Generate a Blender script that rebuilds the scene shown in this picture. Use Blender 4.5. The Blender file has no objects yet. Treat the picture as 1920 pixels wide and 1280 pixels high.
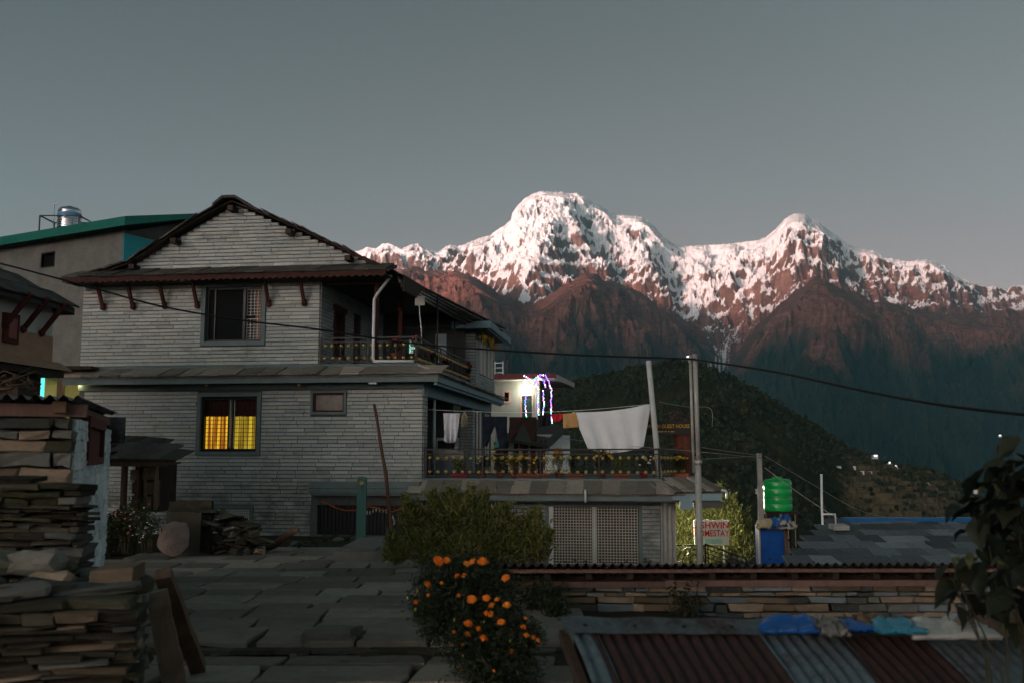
import bpy, bmesh, math, random
import numpy as np
from mathutils import Vector, Matrix
random.seed(7)
RAD = math.radians
SC = bpy.context.scene
COL = SC.collection
# ------------------------------------------------------------------ camera
EYE = 1.75
FPX = 35.0/36.0*1920.0
PITCH = math.atan(210.0/FPX)
cam_d = bpy.data.cameras.new('camera')
cam_d.lens = 35.0; cam_d.sensor_width = 36.0
cam_d.clip_start = 0.05; cam_d.clip_end = 90000.0
cam_d.dof.use_dof = True; cam_d.dof.focus_distance = 30.0; cam_d.dof.aperture_fstop = 2.2
cam = bpy.data.objects.new('camera', cam_d); COL.objects.link(cam)
cam.location = (0, 0, EYE); cam.rotation_euler = (math.pi/2+PITCH, 0, 0)
SC.camera = cam
# ------------------------------------------------------------------ world, sun, exposure
SUN_AZ = RAD(138.0)          # angle to the left of the view direction
SUN_EL = RAD(2.2)
TO_SUN = Vector((-math.sin(SUN_AZ)*math.cos(SUN_EL), math.cos(SUN_AZ)*math.cos(SUN_EL), math.sin(SUN_EL)))
world = bpy.data.worlds.new('World'); SC.world = world; world.use_nodes = True
wn = world.node_tree.nodes; wl = world.node_tree.links
bg = wn['Background']
sky = wn.new('ShaderNodeTexSky'); sky.sky_type = 'NISHITA'; sky.sun_disc = False
sky.sun_elevation = SUN_EL; sky.sun_rotation = math.atan2(TO_SUN.x, TO_SUN.y)
sky.altitude = 2000; sky.air_density = 0.09; sky.dust_density = 10.0; sky.ozone_density = 1.0
hs = wn.new('ShaderNodeHueSaturation'); hs.inputs['Saturation'].default_value = 0.17
tint = wn.new('ShaderNodeMix'); tint.data_type = 'RGBA'; tint.blend_type = 'MULTIPLY'; tint.inputs[0].default_value = 1.0; 
geo = wn.new('ShaderNodeTexCoord'); sep = wn.new('ShaderNodeSeparateXYZ'); wl.new(geo.outputs['Generated'], sep.inputs[0])
ramp = wn.new('ShaderNodeValToRGB'); el = ramp.color_ramp.elements; el[0].position = 0.0; el[0].color = (1.38, 1.07, 0.95, 1); el[1].position = 0.62; el[1].color = (0.72, 0.84, 0.79, 1)   # dusk colours, the same all round the horizon
e2 = el.new(0.20); e2.color = (1.28, 1.06, 0.945, 1)
wl.new(sep.outputs['Z'], ramp.inputs[0]); wl.new(ramp.outputs[0], tint.inputs[7])
wl.new(sky.outputs[0], hs.inputs['Color']); wl.new(hs.outputs[0], tint.inputs[6]); wl.new(tint.outputs[2], bg.inputs[0])
bg.inputs[1].default_value = 0.14
sun_d = bpy.data.lights.new('sun', 'SUN'); sun_d.energy = 3.2; sun_d.angle = RAD(3.5)
sun_d.color = (1.0, 0.57, 0.475)
sun = bpy.data.objects.new('sun', sun_d); COL.objects.link(sun)
sun.rotation_euler = TO_SUN.to_track_quat('Z', 'Y').to_euler()
sun.location = (-30, -30, 60)
SC.view_settings.view_transform = 'Standard'; SC.view_settings.look = 'None'
SC.view_settings.gamma = 1.0; SC.view_settings.use_curve_mapping = False
SC.view_settings.exposure = 1.4
SC.cycles.max_bounces = 6; SC.cycles.diffuse_bounces = 3; SC.cycles.glossy_bounces = 2
SC.cycles.transmission_bounces = 4; SC.cycles.transparent_max_bounces = 6; SC.cycles.volume_bounces = 0
SC.cycles.use_denoising = True
# ------------------------------------------------------------------ projection helpers (pixel of the 1920x1280 photograph -> world)
_cp, _sp = math.cos(PITCH), math.sin(PITCH)
def ray(px, py):
    xc = (px-960.0)/FPX; yc = -(py-640.0)/FPX
    return Vector((xc, _cp-yc*_sp, _sp+yc*_cp))
def PD(px, py, d):                       # point at forward distance d
    r = ray(px, py); return Vector((0, 0, EYE))+r*(d/r.y)
def PZ(px, py, z):                       # point at height z
    r = ray(px, py); return Vector((0, 0, EYE))+r*((z-EYE)/r.z)
def slope_of(px, py):                    # dz/dy of the sight line
    r = ray(px, py); return r.z/r.y
def col_x(px, py, d):
    return PD(px, py, d).x
class Frame:
    """A local frame: s along the front (to the right), t into the thing, z up."""
    def __init__(self, origin, yaw):
        self.o = Vector((origin[0], origin[1], origin[2] if len(origin) > 2 else 0.0)); self.yaw = yaw
        self.u = Vector((math.cos(yaw), math.sin(yaw), 0)); self.v = Vector((-math.sin(yaw), math.cos(yaw), 0))
    def w(self, s, t, z):
        return self.o+self.u*s+self.v*t+Vector((0, 0, z))
    def px(self, px, py, t=0.0):         # sight line met with the plane t = const -> (s, z)
        r = ray(px, py); c = Vector((0, 0, EYE))-self.o
        k = (t-c.dot(self.v))/r.dot(self.v); p = c+r*k
        return p.dot(self.u), p.z
    def pxs(self, px, py, s=0.0):        # met with the plane s = const -> (t, z)
        r = ray(px, py); c = Vector((0, 0, EYE))-self.o
        k = (s-c.dot(self.u))/r.dot(self.u); p = c+r*k
        return p.dot(self.v), p.z
    def loc(self, p):
        c = Vector(p)-self.o
        return Vector((c.dot(self.u), c.dot(self.v), c.z))
# ------------------------------------------------------------------ object helpers
def tag(o, label=None, cat=None, group=None, kind=None):
    if label: o['label'] = label
    if cat: o['category'] = cat
    if group: o['group'] = group
    if kind: o['kind'] = kind
    return o
def link(o, parent=None):
    COL.objects.link(o)
    if parent is not None: o.parent = parent
    return o
def empty(name, loc=(0, 0, 0), rz=0.0, parent=None):
    o = bpy.data.objects.new(name, None); o.empty_display_size = 0.1
    o.location = loc; o.rotation_euler = (0, 0, rz)
    return link(o, parent)
def copy_tree(o, parent=None):
    c = o.copy(); COL.objects.link(c); c.parent = parent
    for ch in list(o.children): copy_tree(ch, c)
    return c
def inst(name, mesh, parent=None, loc=(0, 0, 0), rot=(0, 0, 0), scale=(1, 1, 1)):
    o = bpy.data.objects.new(name, mesh); o.location = loc; o.rotation_euler = rot; o.scale = scale
    return link(o, parent)
class MB:
    """Collects faces for one mesh."""
    def __init__(self): self.v = []; self.f = []; self.sm = []
    def add(self, vs, fs, smooth=False, M=None):
        n = len(self.v)
        for p in vs:
            q = M @ Vector(p) if M is not None else p
            self.v.append((q[0], q[1], q[2]))
        for f in fs: self.f.append(tuple(i+n for i in f)); self.sm.append(smooth)
        return self
    def box(self, x0, x1, y0, y1, z0, z1, M=None):
        vs = [(x0,y0,z0),(x1,y0,z0),(x1,y1,z0),(x0,y1,z0),(x0,y0,z1),(x1,y0,z1),(x1,y1,z1),(x0,y1,z1)]
        return self.add(vs, [(0,3,2,1),(4,5,6,7),(0,1,5,4),(1,2,6,5),(2,3,7,6),(3,0,4,7)], False, M)
    def hexa(self, b, t):                # bottom loop of 4, top loop of 4
        return self.add(list(b)+list(t), [(0,3,2,1),(4,5,6,7),(0,1,5,4),(1,2,6,5),(2,3,7,6),(3,0,4,7)])
    def bar(self, a, b, w, h=None, up=(0, 0, 1)):   # box-section bar from a to b
        h = h or w; a = Vector(a); b = Vector(b); d = (b-a).normalized(); u = Vector(up)
        if abs(d.dot(u)) > 0.98: u = Vector((0, 1, 0))
        s = d.cross(u).normalized(); u = s.cross(d).normalized()
        c = [(-w/2,-h/2),(w/2,-h/2),(w/2,h/2),(-w/2,h/2)]
        lo = [a+s*i+u*j for i, j in c]; hi = [b+s*i+u*j for i, j in c]
        return self.add(lo+hi, [(0,3,2,1),(4,5,6,7),(0,1,5,4),(1,2,6,5),(2,3,7,6),(3,0,4,7)])
    def tube(self, pts, r, n=8, caps=True, smooth=True):
        pts = [Vector(p) for p in pts]; m = len(pts)
        rs = r if isinstance(r, (list, tuple)) else [r]*m
        vs = []; pu = None
        for i, p in enumerate(pts):
            d = (pts[min(i+1, m-1)]-pts[max(i-1, 0)])
            d = d.normalized() if d.length > 1e-9 else Vector((0, 0, 1))
            u = pu if pu is not None else (Vector((0, 0, 1)) if abs(d.z) < 0.9 else Vector((1, 0, 0)))
            s = d.cross(u)
            if s.length < 1e-6: s = d.cross(Vector((0.3, 1, 0.1)))
            s.normalize(); u = s.cross(d).normalized(); pu = u
            for k in range(n):
                a = 2*math.pi*k/n; vs.append(p+(s*math.cos(a)+u*math.sin(a))*rs[i])
        fs = [(i*n+k, i*n+(k+1) % n, (i+1)*n+(k+1) % n, (i+1)*n+k) for i in range(m-1) for k in range(n)]
        self.add(vs, fs, smooth)
        if caps:
            b = len(self.v)-m*n
            self.f.append(tuple(b+k for k in range(n-1, -1, -1))); self.sm.append(False)
            self.f.append(tuple(b+(m-1)*n+k for k in range(n))); self.sm.append(False)
        return self
    def lathe(self, prof, n=16, c=(0, 0, 0), smooth=True, M=None, cap=True):   # prof: list of (r, z)
        vs = []; m = len(prof)
        for r, z in prof:
            for k in range(n):
                a = 2*math.pi*k/n; vs.append((c[0]+r*math.cos(a), c[1]+r*math.sin(a), c[2]+z))
        fs = [(i*n+k, i*n+(k+1) % n, (i+1)*n+(k+1) % n, (i+1)*n+k) for i in range(m-1) for k in range(n)]
        self.add(vs, fs, smooth, M)
        if cap:
            b = len(self.v)-m*n
            self.f.append(tuple(b+k for k in range(n-1, -1, -1))); self.sm.append(False)
            self.f.append(tuple(b+(m-1)*n+k for k in range(n))); self.sm.append(False)
        return self
    def prism(self, poly, d0, d1, axis='y', M=None):     # poly in (a,b); axis y: (x,z); axis x: (y,z); axis z: (x,y)
        n = len(poly)
        def pt(a, b, d): return (a, d, b) if axis == 'y' else ((d, a, b) if axis == 'x' else (a, b, d))
        vs = [pt(a, b, d0) for a, b in poly]+[pt(a, b, d1) for a, b in poly]
        fs = [tuple(range(n)), tuple(range(2*n-1, n-1, -1))]+[(i, i+n, (i+1) % n+n, (i+1) % n) for i in range(n)]
        return self.add(vs, fs, False, M)
    def mesh(self, name, mat=None):
        me = bpy.data.meshes.new(name); me.from_pydata([tuple(p) for p in self.v], [], self.f)
        if mat is not None: me.materials.append(mat)
        me.polygons.foreach_set('use_smooth', self.sm)
        bm = bmesh.new(); bm.from_mesh(me); bmesh.ops.recalc_face_normals(bm, faces=bm.faces); bm.to_mesh(me); bm.free()
        me.update(); return me
    def build(self, name, mat, parent=None, loc=(0, 0, 0), rot=(0, 0, 0)):
        return inst(name, self.mesh(name, mat), parent, loc, rot)
def np_mesh(name, V, F, mat=None, smooth=False):
    """V (n,3), F (m,3|4) arrays"""
    me = bpy.data.meshes.new(name); k = F.shape[1]
    me.vertices.add(len(V)); me.vertices.foreach_set('co', np.ascontiguousarray(V, dtype=np.float32).ravel())
    me.loops.add(F.size); me.loops.foreach_set('vertex_index', np.ascontiguousarray(F, dtype=np.int32).ravel())
    me.polygons.add(len(F)); me.polygons.foreach_set('loop_start', np.arange(0, F.size, k, dtype=np.int32))
    me.polygons.foreach_set('use_smooth', np.full(len(F), smooth, dtype=bool))
    me.update(calc_edges=True); me.validate()
    if mat is not None: me.materials.append(mat)
    return me
# ------------------------------------------------------------------ numpy noise
_rs = np.random.RandomState(11)
_perm = _rs.permutation(256); _perm = np.concatenate([_perm, _perm])
_ga = _rs.rand(256)*2*np.pi; _gx, _gy = np.cos(_ga), np.sin(_ga)
def perlin(x, y):
    xi = np.floor(x).astype(int); yi = np.floor(y).astype(int); xf = x-xi; yf = y-yi; xi &= 255; yi &= 255
    u = xf*xf*xf*(xf*(xf*6-15)+10); v = yf*yf*yf*(yf*(yf*6-15)+10)
    def g(a, b, dx, dy):
        h = _perm[_perm[(xi+a) & 255]+((yi+b) & 255)]; return _gx[h]*dx+_gy[h]*dy
    n00 = g(0, 0, xf, yf); n10 = g(1, 0, xf-1, yf); n01 = g(0, 1, xf, yf-1); n11 = g(1, 1, xf-1, yf-1)
    return ((n00*(1-u)+n10*u)*(1-v)+(n01*(1-u)+n11*u)*v)*1.5
def fbm(x, y, o=5, g=0.5):
    s = np.zeros_like(x); a = 1.0; f = 1.0
    for i in range(o): s += a*perlin(x*f+i*17.3, y*f-i*9.1); a *= g; f *= 2.03
    return s
def ridged(x, y, o=5, g=0.5):
    s = np.zeros_like(x); a = 1.0; f = 1.0; w = 1.0
    for i in range(o):
        n = 1-np.abs(perlin(x*f+i*31.7, y*f+i*11.9)); n = n*n*w; w = np.clip(n*1.6, 0, 1); s += a*n; a *= g; f *= 2.07
    return s
# ------------------------------------------------------------------ material helpers
MATS = {}
class Mat:
    def __init__(self, name):
        self.m = bpy.data.materials.new(name); self.m.use_nodes = True
        self.n = self.m.node_tree.nodes; self.l = self.m.node_tree.links
        self.b = self.n['Principled BSDF']; self.out = self.n['Material Output']
        MATS[name] = self.m
    def node(self, t, **k):
        n = self.n.new(t)
        for a, v in k.items(): setattr(n, a, v)
        return n
    def coord(self, kind='Object', scale=(1, 1, 1), rot=(0, 0, 0)):
        tc = self.node('ShaderNodeTexCoord'); mp = self.node('ShaderNodeMapping')
        mp.inputs['Scale'].default_value = scale; mp.inputs['Rotation'].default_value = rot
        self.l.new(tc.outputs[kind], mp.inputs[0]); return mp.outputs[0]
    def noise(self, vec, scale, detail=5.0, rough=0.6, dist=0.0):
        n = self.node('ShaderNodeTexNoise'); n.inputs['Scale'].default_value = scale
        n.inputs['Detail'].default_value = detail; n.inputs['Roughness'].default_value = rough; n.inputs['Distortion'].default_value = dist
        self.l.new(vec, n.inputs['Vector']); return n.outputs['Fac']
    def voro(self, vec, scale, feature='F1', rnd=1.0):
        n = self.node('ShaderNodeTexVoronoi', feature=feature); n.inputs['Scale'].default_value = scale
        n.inputs['Randomness'].default_value = rnd; self.l.new(vec, n.inputs['Vector']); return n
    def ramp(self, fac, stops, interp='LINEAR'):
        r = self.node('ShaderNodeValToRGB'); r.color_ramp.interpolation = interp
        e = r.color_ramp.elements
        while len(e) > 1: e.remove(e[-1])
        e[0].position = stops[0][0]; e[0].color = (*stops[0][1], 1) if len(stops[0][1]) == 3 else stops[0][1]
        for p, c in stops[1:]:
            k = e.new(p); k.color = (*c, 1)
        self.l.new(fac, r.inputs[0]); return r.outputs[0]
    def mix(self, fac, a, b, mode='MIX'):
        m = self.node('ShaderNodeMix', data_type='RGBA', blend_type=mode)
        for i, x in ((0, fac), (6, a), (7, b)):
            if isinstance(x, (int, float)): m.inputs[i].default_value = x
            elif isinstance(x, tuple): m.inputs[i].default_value = (*x, 1)
            else: self.l.new(x, m.inputs[i])
        return m.outputs[2]
    def math(self, op, a, b=None, clamp=False):
        m = self.node('ShaderNodeMath', operation=op, use_clamp=clamp)
        for i, x in ((0, a), (1, b)):
            if x is None: continue
            if isinstance(x, (int, float)): m.inputs[i].default_value = x
            else: self.l.new(x, m.inputs[i])
        return m.outputs[0]
    def rnd(self):                        # random per object and per loose piece
        oi = self.node('ShaderNodeObjectInfo'); ge = self.node('ShaderNodeNewGeometry')
        return self.math('FRACT', self.math('ADD', oi.outputs['Random'], ge.outputs['Random Per Island']))
    def map01(self, x, a, b, c=0.0, d=1.0):
        m = self.node('ShaderNodeMapRange'); self.l.new(x, m.inputs[0])
        for i, k in ((1, a), (2, b), (3, c), (4, d)): m.inputs[i].default_value = k
        return m.outputs[0]
    def color(self, c):
        if isinstance(c, tuple): self.b.inputs['Base Color'].default_value = (*c, 1)
        else: self.l.new(c, self.b.inputs['Base Color'])
        return self
    def set(self, rough=None, metal=None, spec=None, **k):
        for nm, x in (('Roughness', rough), ('Metallic', metal), ('Specular IOR Level', spec)):
            if x is None: continue
            if isinstance(x, (int, float)): self.b.inputs[nm].default_value = x
            else: self.l.new(x, self.b.inputs[nm])
        return self
    def bump(self, h, strength=0.4, dist=0.02):
        b = self.node('ShaderNodeBump'); b.inputs['Strength'].default_value = strength; b.inputs['Distance'].default_value = dist
        self.l.new(h, b.inputs['Height']); self.l.new(b.outputs[0], self.b.inputs['Normal']); return self
    def emit(self, c, s):
        if isinstance(c, tuple): self.b.inputs['Emission Color'].default_value = (*c, 1)
        else: self.l.new(c, self.b.inputs['Emission Color'])
        self.b.inputs['Emission Strength'].default_value = s; return self
def simple(name, c, rough=0.7, metal=0.0, var=0.25, scale=6.0, bump=0.15, dark=None, spec=0.3, bd=0.01):
    """plain painted / worn surface with mottling"""
    m = Mat(name); v = m.coord(); n1 = m.noise(v, scale, 6, 0.65); n2 = m.noise(v, scale*7, 4, 0.6)
    f = m.math('ADD', m.math('MULTIPLY', n1, 0.7), m.math('MULTIPLY', n2, 0.3))
    lo = tuple(x*(1-var) for x in c) if dark is None else dark
    hi = tuple(min(1, x*(1+var)) for x in c)
    m.color(m.ramp(f, [(0.3, lo), (0.5, c), (0.72, hi)])).set(rough, metal, spec)
    if bump: m.bump(f, bump, bd)
    return m.m
# ================================================================== TERRAIN
def interp(pts, u):
    p = np.array(pts, dtype=float); return np.interp(u, p[:, 0], p[:, 1])
def smooth_interp(pts, u, w=6.0, n=7):
    return sum(interp(pts, u+k) for k in np.linspace(-w, w, n))/n
def py_slope(u, py):
    xc = (u-960.0)/FPX; yc = -(py-640.0)/FPX
    return (_sp+yc*_cp)/(_cp-yc*_sp)
SKYLINE = [(300,520),(500,500),(600,485),(672,468),(684,462),(700,466),(712,458),(724,454),(735,460),(750,466),(762,460),(780,456),(790,463),(812,470),(818,473),(830,464),(842,458),(856,462),(868,458),(884,452),(900,446),(920,440),(936,428),(950,420),(958,412),(960,400),(968,388),(982,374),(1000,364),(1015,358),(1035,360),(1055,360),(1072,363),(1085,362),(1100,370),(1115,380),(1130,386),(1145,396),(1160,404),(1172,404),(1186,404),(1205,406),(1220,414),(1234,426),(1245,440),(1256,450),(1270,458),(1280,462),(1310,461),(1340,459),(1370,457),(1400,454),(1430,450),(1445,444),(1456,436),(1470,424),(1480,412),(1492,404),(1502,400),(1514,400),(1524,404),(1534,412),(1546,416),(1560,428),(1576,438),(1590,450),(1604,460),(1620,466),(1650,470),(1660,476),(1668,483),(1690,486),(1710,490),(1730,487),(1748,487),(1768,492),(1786,500),(1797,514),(1815,522),(1840,531),(1860,537),(1880,536),(1900,544),(1908,536),(1920,534),(1990,545),(2150,560)]
FRONT_OLD = [(300,520),(560,505),(640,500),(690,500),(740,499),(760,496),(800,500),(830,503),(860,502),(885,508),(905,524),(930,540),(955,552),(985,566),(1003,560),(1022,548),(1045,532),(1062,516),(1080,510),(1098,506),(1115,508),(1135,512),(1150,524),(1172,526),(1195,530),(1215,548),(1240,568),(1262,576),(1285,592),(1310,610),(1335,636),(1356,664),(1372,668),(1392,640),(1410,612),(1430,588),(1450,566),(1470,548),(1492,534),(1512,522),(1540,518),(1565,521),(1590,530),(1622,540),(1660,552),(1720,566),(1800,582),(1880,575),(1960,570),(2150,580)]
def cen(a): return a-a.mean()
def sharp(x, y, o=4, g=0.5):
    s = np.zeros_like(x); a = 1.0; f = 1.0
    for i in range(o): s += a*(1-np.abs(perlin(x*f+i*31.7, y*f+i*11.9))*1.6); a *= g; f *= 2.1
    return s
RIBS = [([(1035,362),(1052,400),(1035,450),(1003,500),(985,550)],1.0),([(1052,400),(1078,440),(1108,490),(1125,520)],0.9),([(1130,388),(1148,430),(1190,480),(1232,545)],1.0),
 ([(1205,408),(1226,450),(1270,505),(1330,560)],1.0),([(978,382),(962,430),(925,470),(897,505)],1.0),([(905,446),(893,478),(868,508)],0.7),([(1512,401),(1497,450),(1478,500),(1440,545)],1.1),
 ([(1536,413),(1552,450),(1547,505)],0.9),([(1505,402),(1462,450),(1405,500),(1372,560)],0.9),([(1590,450),(1640,488),(1710,512)],0.8),([(1310,462),(1322,500),(1300,550)],0.6),
 ([(1380,457),(1368,500),(1392,555)],0.6),([(842,460),(830,490),(800,510)],0.7),([(770,460),(760,485),(735,500)],0.7),([(1072,364),(1100,400),(1140,450),(1160,505)],0.6),([(1010,362),(1000,410),(965,455),(945,520)],0.7),
 ([(1172,406),(1190,440),(1230,480),(1285,545)],0.6),([(1256,452),(1275,490),(1290,540)],0.7),([(1750,488),(1770,515),(1800,540)],0.7),([(1440,447),(1420,480),(1350,535)],0.6)]
FRIBS = [([(760,497),(830,560),(900,640)],1.0),([(860,503),(935,580),(1000,650),(1050,710)],1.0),([(1098,507),(1060,570),(1010,640)],1.0),([(1098,507),(1130,570),(1190,650)],1.0),([(1172,526),(1230,600),(1290,660)],0.9),([(1540,518),(1500,580),(1440,660),(1380,720)],1.1),
 ([(1540,518),(1590,580),(1640,660),(1700,740)],1.1),([(1622,540),(1700,610),(1790,700)],0.9),([(1720,566),(1800,640),(1890,720)],0.9),([(1062,516),(1030,560),(990,590)],0.7),([(800,500),(790,560),(800,620)],0.6),([(1450,566),(1420,620),(1370,690)],0.8),([(1565,521),(1550,590),(1560,680)],0.7),([(900,524),(960,600),(990,640)],0.6),([(1135,512),(1170,580),(1180,650)],0.6),([(1800,582),(1850,640),(1930,700)],0.8)]
def rib_field(X, Y, Yb_fn, Hb_fn, W, A, ribs=RIBS, sl0=0.66):
    best = np.zeros_like(X)
    for pts, k in ribs:
        P = []
        for (a, b) in pts:
            ua = np.array([float(a)]); yb = Yb_fn(ua)[0]; hb = Hb_fn(ua)[0]; sl = py_slope(float(a), b)
            y = (sl0*yb-hb)/(sl0-sl); P.append(((a-960.0)/FPX*y, y))
        for (x0, y0), (x1, y1) in zip(P[:-1], P[1:]):
            dx, dy = x1-x0, y1-y0; L = dx*dx+dy*dy
            t = np.clip(((X-x0)*dx+(Y-y0)*dy)/L, 0, 1)
            d = np.sqrt((X-x0-t*dx)**2+(Y-y0-t*dy)**2)
            best = np.maximum(best, k*A*np.clip(1-d/(W*k), 0, 1))
    return best
FRONT = [(300,520),(560,505),(640,500),(690,502),(740,501),(760,497),(800,503),(830,508),(860,507),(885,516),(905,528),(930,544),(955,556),(985,570),(1005,566),(1025,556),(1050,540),(1066,530),(1085,520),(1102,508),(1116,510),(1135,524),(1160,530),(1180,540),(1205,548),(1225,562),(1245,576),(1265,582),(1290,600),(1312,616),(1335,640),(1356,668),(1372,672),(1392,648),(1412,622),(1432,600),(1452,582),(1472,562),(1494,548),(1516,530),(1538,517),(1556,524),(1580,538),(1606,548),(1640,560),(1680,566),(1720,576),(1800,588),(1880,580),(1960,575),(2150,585)]
def blur(a, k):
    for ax in (0, 1):
        a = sum(np.roll(a, i, ax) for i in range(-k, k+1))/(2*k+1)
    return a
def mountain_height(X, Y):
    u = 960.0+FPX*X/Y
    w1 = 150*fbm(X/1100.0, Y/1100.0, 3); w2 = 150*fbm(X/1100.0+40, Y/1100.0+7, 3)
    # -------- snowy back range
    Yb = 11600+300*np.sin(u/150.0)+350*perlin(u/210.0, u*0+3.3)
    sk = interp(SKYLINE, u)
    jag = 1.5*perlin(u/5.0, u*0+1.7)+0.8*perlin(u/2.3, u*0+8.7)
    Hb = Yb*py_slope(u, sk+jag); Hs = Yb*py_slope(u, smooth_interp(SKYLINE, u, 7.0, 7)+1.0)
    q = Yb-Y; qq = np.maximum(q, 0)
    # ribs fan out below the two summits
    fan = 0.32*qq*(np.tanh((X-500)/900.0)*np.exp(-((X-500)/1500.0)**2)+np.tanh((X-3450)/500.0)*np.exp(-((X-3450)/900.0)**2))
    xr = X-fan+w1
    Ybf = lambda v: 11600+300*np.sin(v/150.0)+350*perlin(v/210.0, v*0+3.3)
    Hbf = lambda v: Ybf(v)*py_slope(v, interp(SKYLINE, v))
    w3 = 45*fbm(X/220.0, Y/220.0, 4); w4 = 45*fbm(X/220.0+9, Y/220.0+3, 4)
    rib = rib_field(X+w3+0.3*w1, Y+w4+0.3*w2, Ybf, Hbf, 430.0, 270.0)
    mid = cen(sharp(xr/330.0+3.0, (Y+w2)/430.0+4.0, 4, 0.52))
    mid2 = cen(sharp((X*0.8+qq*0.62+w2)/230.0, (Y-0.5*X)/300.0+2.0, 4, 0.5))
    iso = cen(ridged((X+w2)/210.0+9.0, (Y+w1)/210.0, 6, 0.58))
    grow = 1-np.exp(-qq/420.0); g1 = 1-np.exp(-qq/80.0)
    rel = g1*(rib-90+105*mid+58*mid2+54*iso+40*cen(sharp((X+w2)/105.0+7.0, (Y+w1)/105.0, 3, 0.55)))
    rel = np.minimum(rel, 0.30*qq)
    kb = np.exp(-qq/150.0); zb = Hb*kb+Hs*(1-kb)-0.66*qq+rel
    zb = zb+9*np.sin((zb+140*perlin(X/700.0, Y/700.0))/30.0)*g1
    zb = np.where(q < 0, Hb-0.9*(-q), zb)
    # -------- bare front range
    Yf = 9000+450*np.sin(u/95.0+0.6)+300*perlin(u/120.0, u*0+7.7)
    fr = smooth_interp(FRONT, u, 4.0)-7.0*(sharp(u/34.0, u*0+4.1, 4, 0.55)-1.4)
    Hf = Yf*py_slope(u, fr); Hfs = Yf*py_slope(u, smooth_interp(FRONT, u, 16.0, 9)+1.0)
    p = Yf-Y; pp = np.maximum(p, 0)
    xf = X-0.35*pp+w1
    fb = cen(ridged(xf/1300.0+2.0, (Y+w2)/2600.0, 2, 0.5))
    Yff = lambda v: 9000+450*np.sin(v/95.0+0.6)+300*perlin(v/120.0, v*0+7.7)
    Hff = lambda v: Yff(v)*py_slope(v, interp(FRONT, v))
    ribf = rib_field(X+w3+0.3*w1, Y+w4+0.3*w2, Yff, Hff, 520.0, 260.0, FRIBS, 0.50)
    fm = cen(sharp((xf+0.5*pp)/420.0+5.0, (Y+w2)/480.0, 4, 0.52))
    fs = cen(ridged((X+w2)/150.0+1.0, (Y+w1)/150.0, 5, 0.55))
    g2 = 1-np.exp(-pp/420.0); g3 = 1-np.exp(-pp/70.0)
    relf = g2*150*fb+g3*(ribf-95+165*fm+74*fs+24*cen(sharp((X+w1)/95.0, (Y+w2)/95.0, 3, 0.55)))
    relf = np.minimum(relf, 0.20*pp)
    kf = np.exp(-pp/110.0); zf = Hf*kf+Hfs*(1-kf)-0.50*pp+0.000012*pp*pp+relf
    zf = np.where(p < 0, Hf-0.6*(-p), zf)
    z = np.maximum(zb, zf)
    return np.maximum(z, -900+60*fbm(X/500.0, Y/500.0, 3)), zf >= zb, u
def snow_mask(X, Y, Z, front, u, nz, asp):
    line = interp([(300,540),(650,520),(760,500),(830,500),(905,520),(985,562),(1040,522),(1108,496),(1180,520),(1250,560),(1330,598),(1400,575),(1470,535),(1540,502),(1620,522),(1760,545),(1900,560),(2150,570)], u)
    zl = Y*py_slope(u, line)
    back = ~front; nf = nz; nz = blur(nz, 1)*0.6+nz*0.4
    thr = np.percentile(nz[back], 25)
    a = np.clip((Z-zl)/300.0, -2.5, 1.2)
    s = 0.66+0.40*a+4.2*np.clip(nz-thr, -0.25, 0.14)+0.20*asp+0.26*fbm(X/420.0+5, Z/150.0, 4)+0.13*fbm(X/90.0, Z/16.0, 3)
    s = s+0.30*np.clip((Z-zl-350.0)/500.0, 0, 1)
    rgt = np.clip((u-1250)/250.0, 0, 1); s = s-0.20*rgt*np.clip(1.2-(Z-zl)/600.0, 0, 1)+0.34*rgt*fbm(X/700.0, (Z+0.05*X)/26.0, 3)
    s = np.where(front, s-0.66-0.40*(u < 1420)-0.5*np.clip((zl-Z)/200.0, 0, 1.5), s)
    # snow gully and scree fan under the col
    py = 640.0-FPX*(np.tan(np.arctan(Z/Y)-PITCH))
    cu = interp([(560, 1408), (600, 1398), (625, 1382), (650, 1362), (690, 1345), (720, 1335)], py)
    wd = interp([(560, 3), (610, 4), (635, 8), (660, 24), (690, 40), (705, 30)], py)
    k = np.clip(1.15-np.abs(u-cu)/wd, 0, 1)*((py > 575) & (py < 706))*(0.55+0.5*perlin(u/4.0, py/30.0))
    cu2 = interp([(600, 1285), (640, 1318), (665, 1345)], py); k2 = np.clip(1-np.abs(u-cu2)/4.0, 0, 1)*((py > 604) & (py < 668))*0.5
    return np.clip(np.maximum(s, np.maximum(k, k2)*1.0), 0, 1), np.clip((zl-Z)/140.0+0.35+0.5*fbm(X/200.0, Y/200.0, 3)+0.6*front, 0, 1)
def grid_faces(nu, nv):
    i = np.arange(nu-1)[:, None]*nv+np.arange(nv-1)[None, :]
    return np.stack([i, i+nv, i+nv+1, i+1], -1).reshape(-1, 4)
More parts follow.
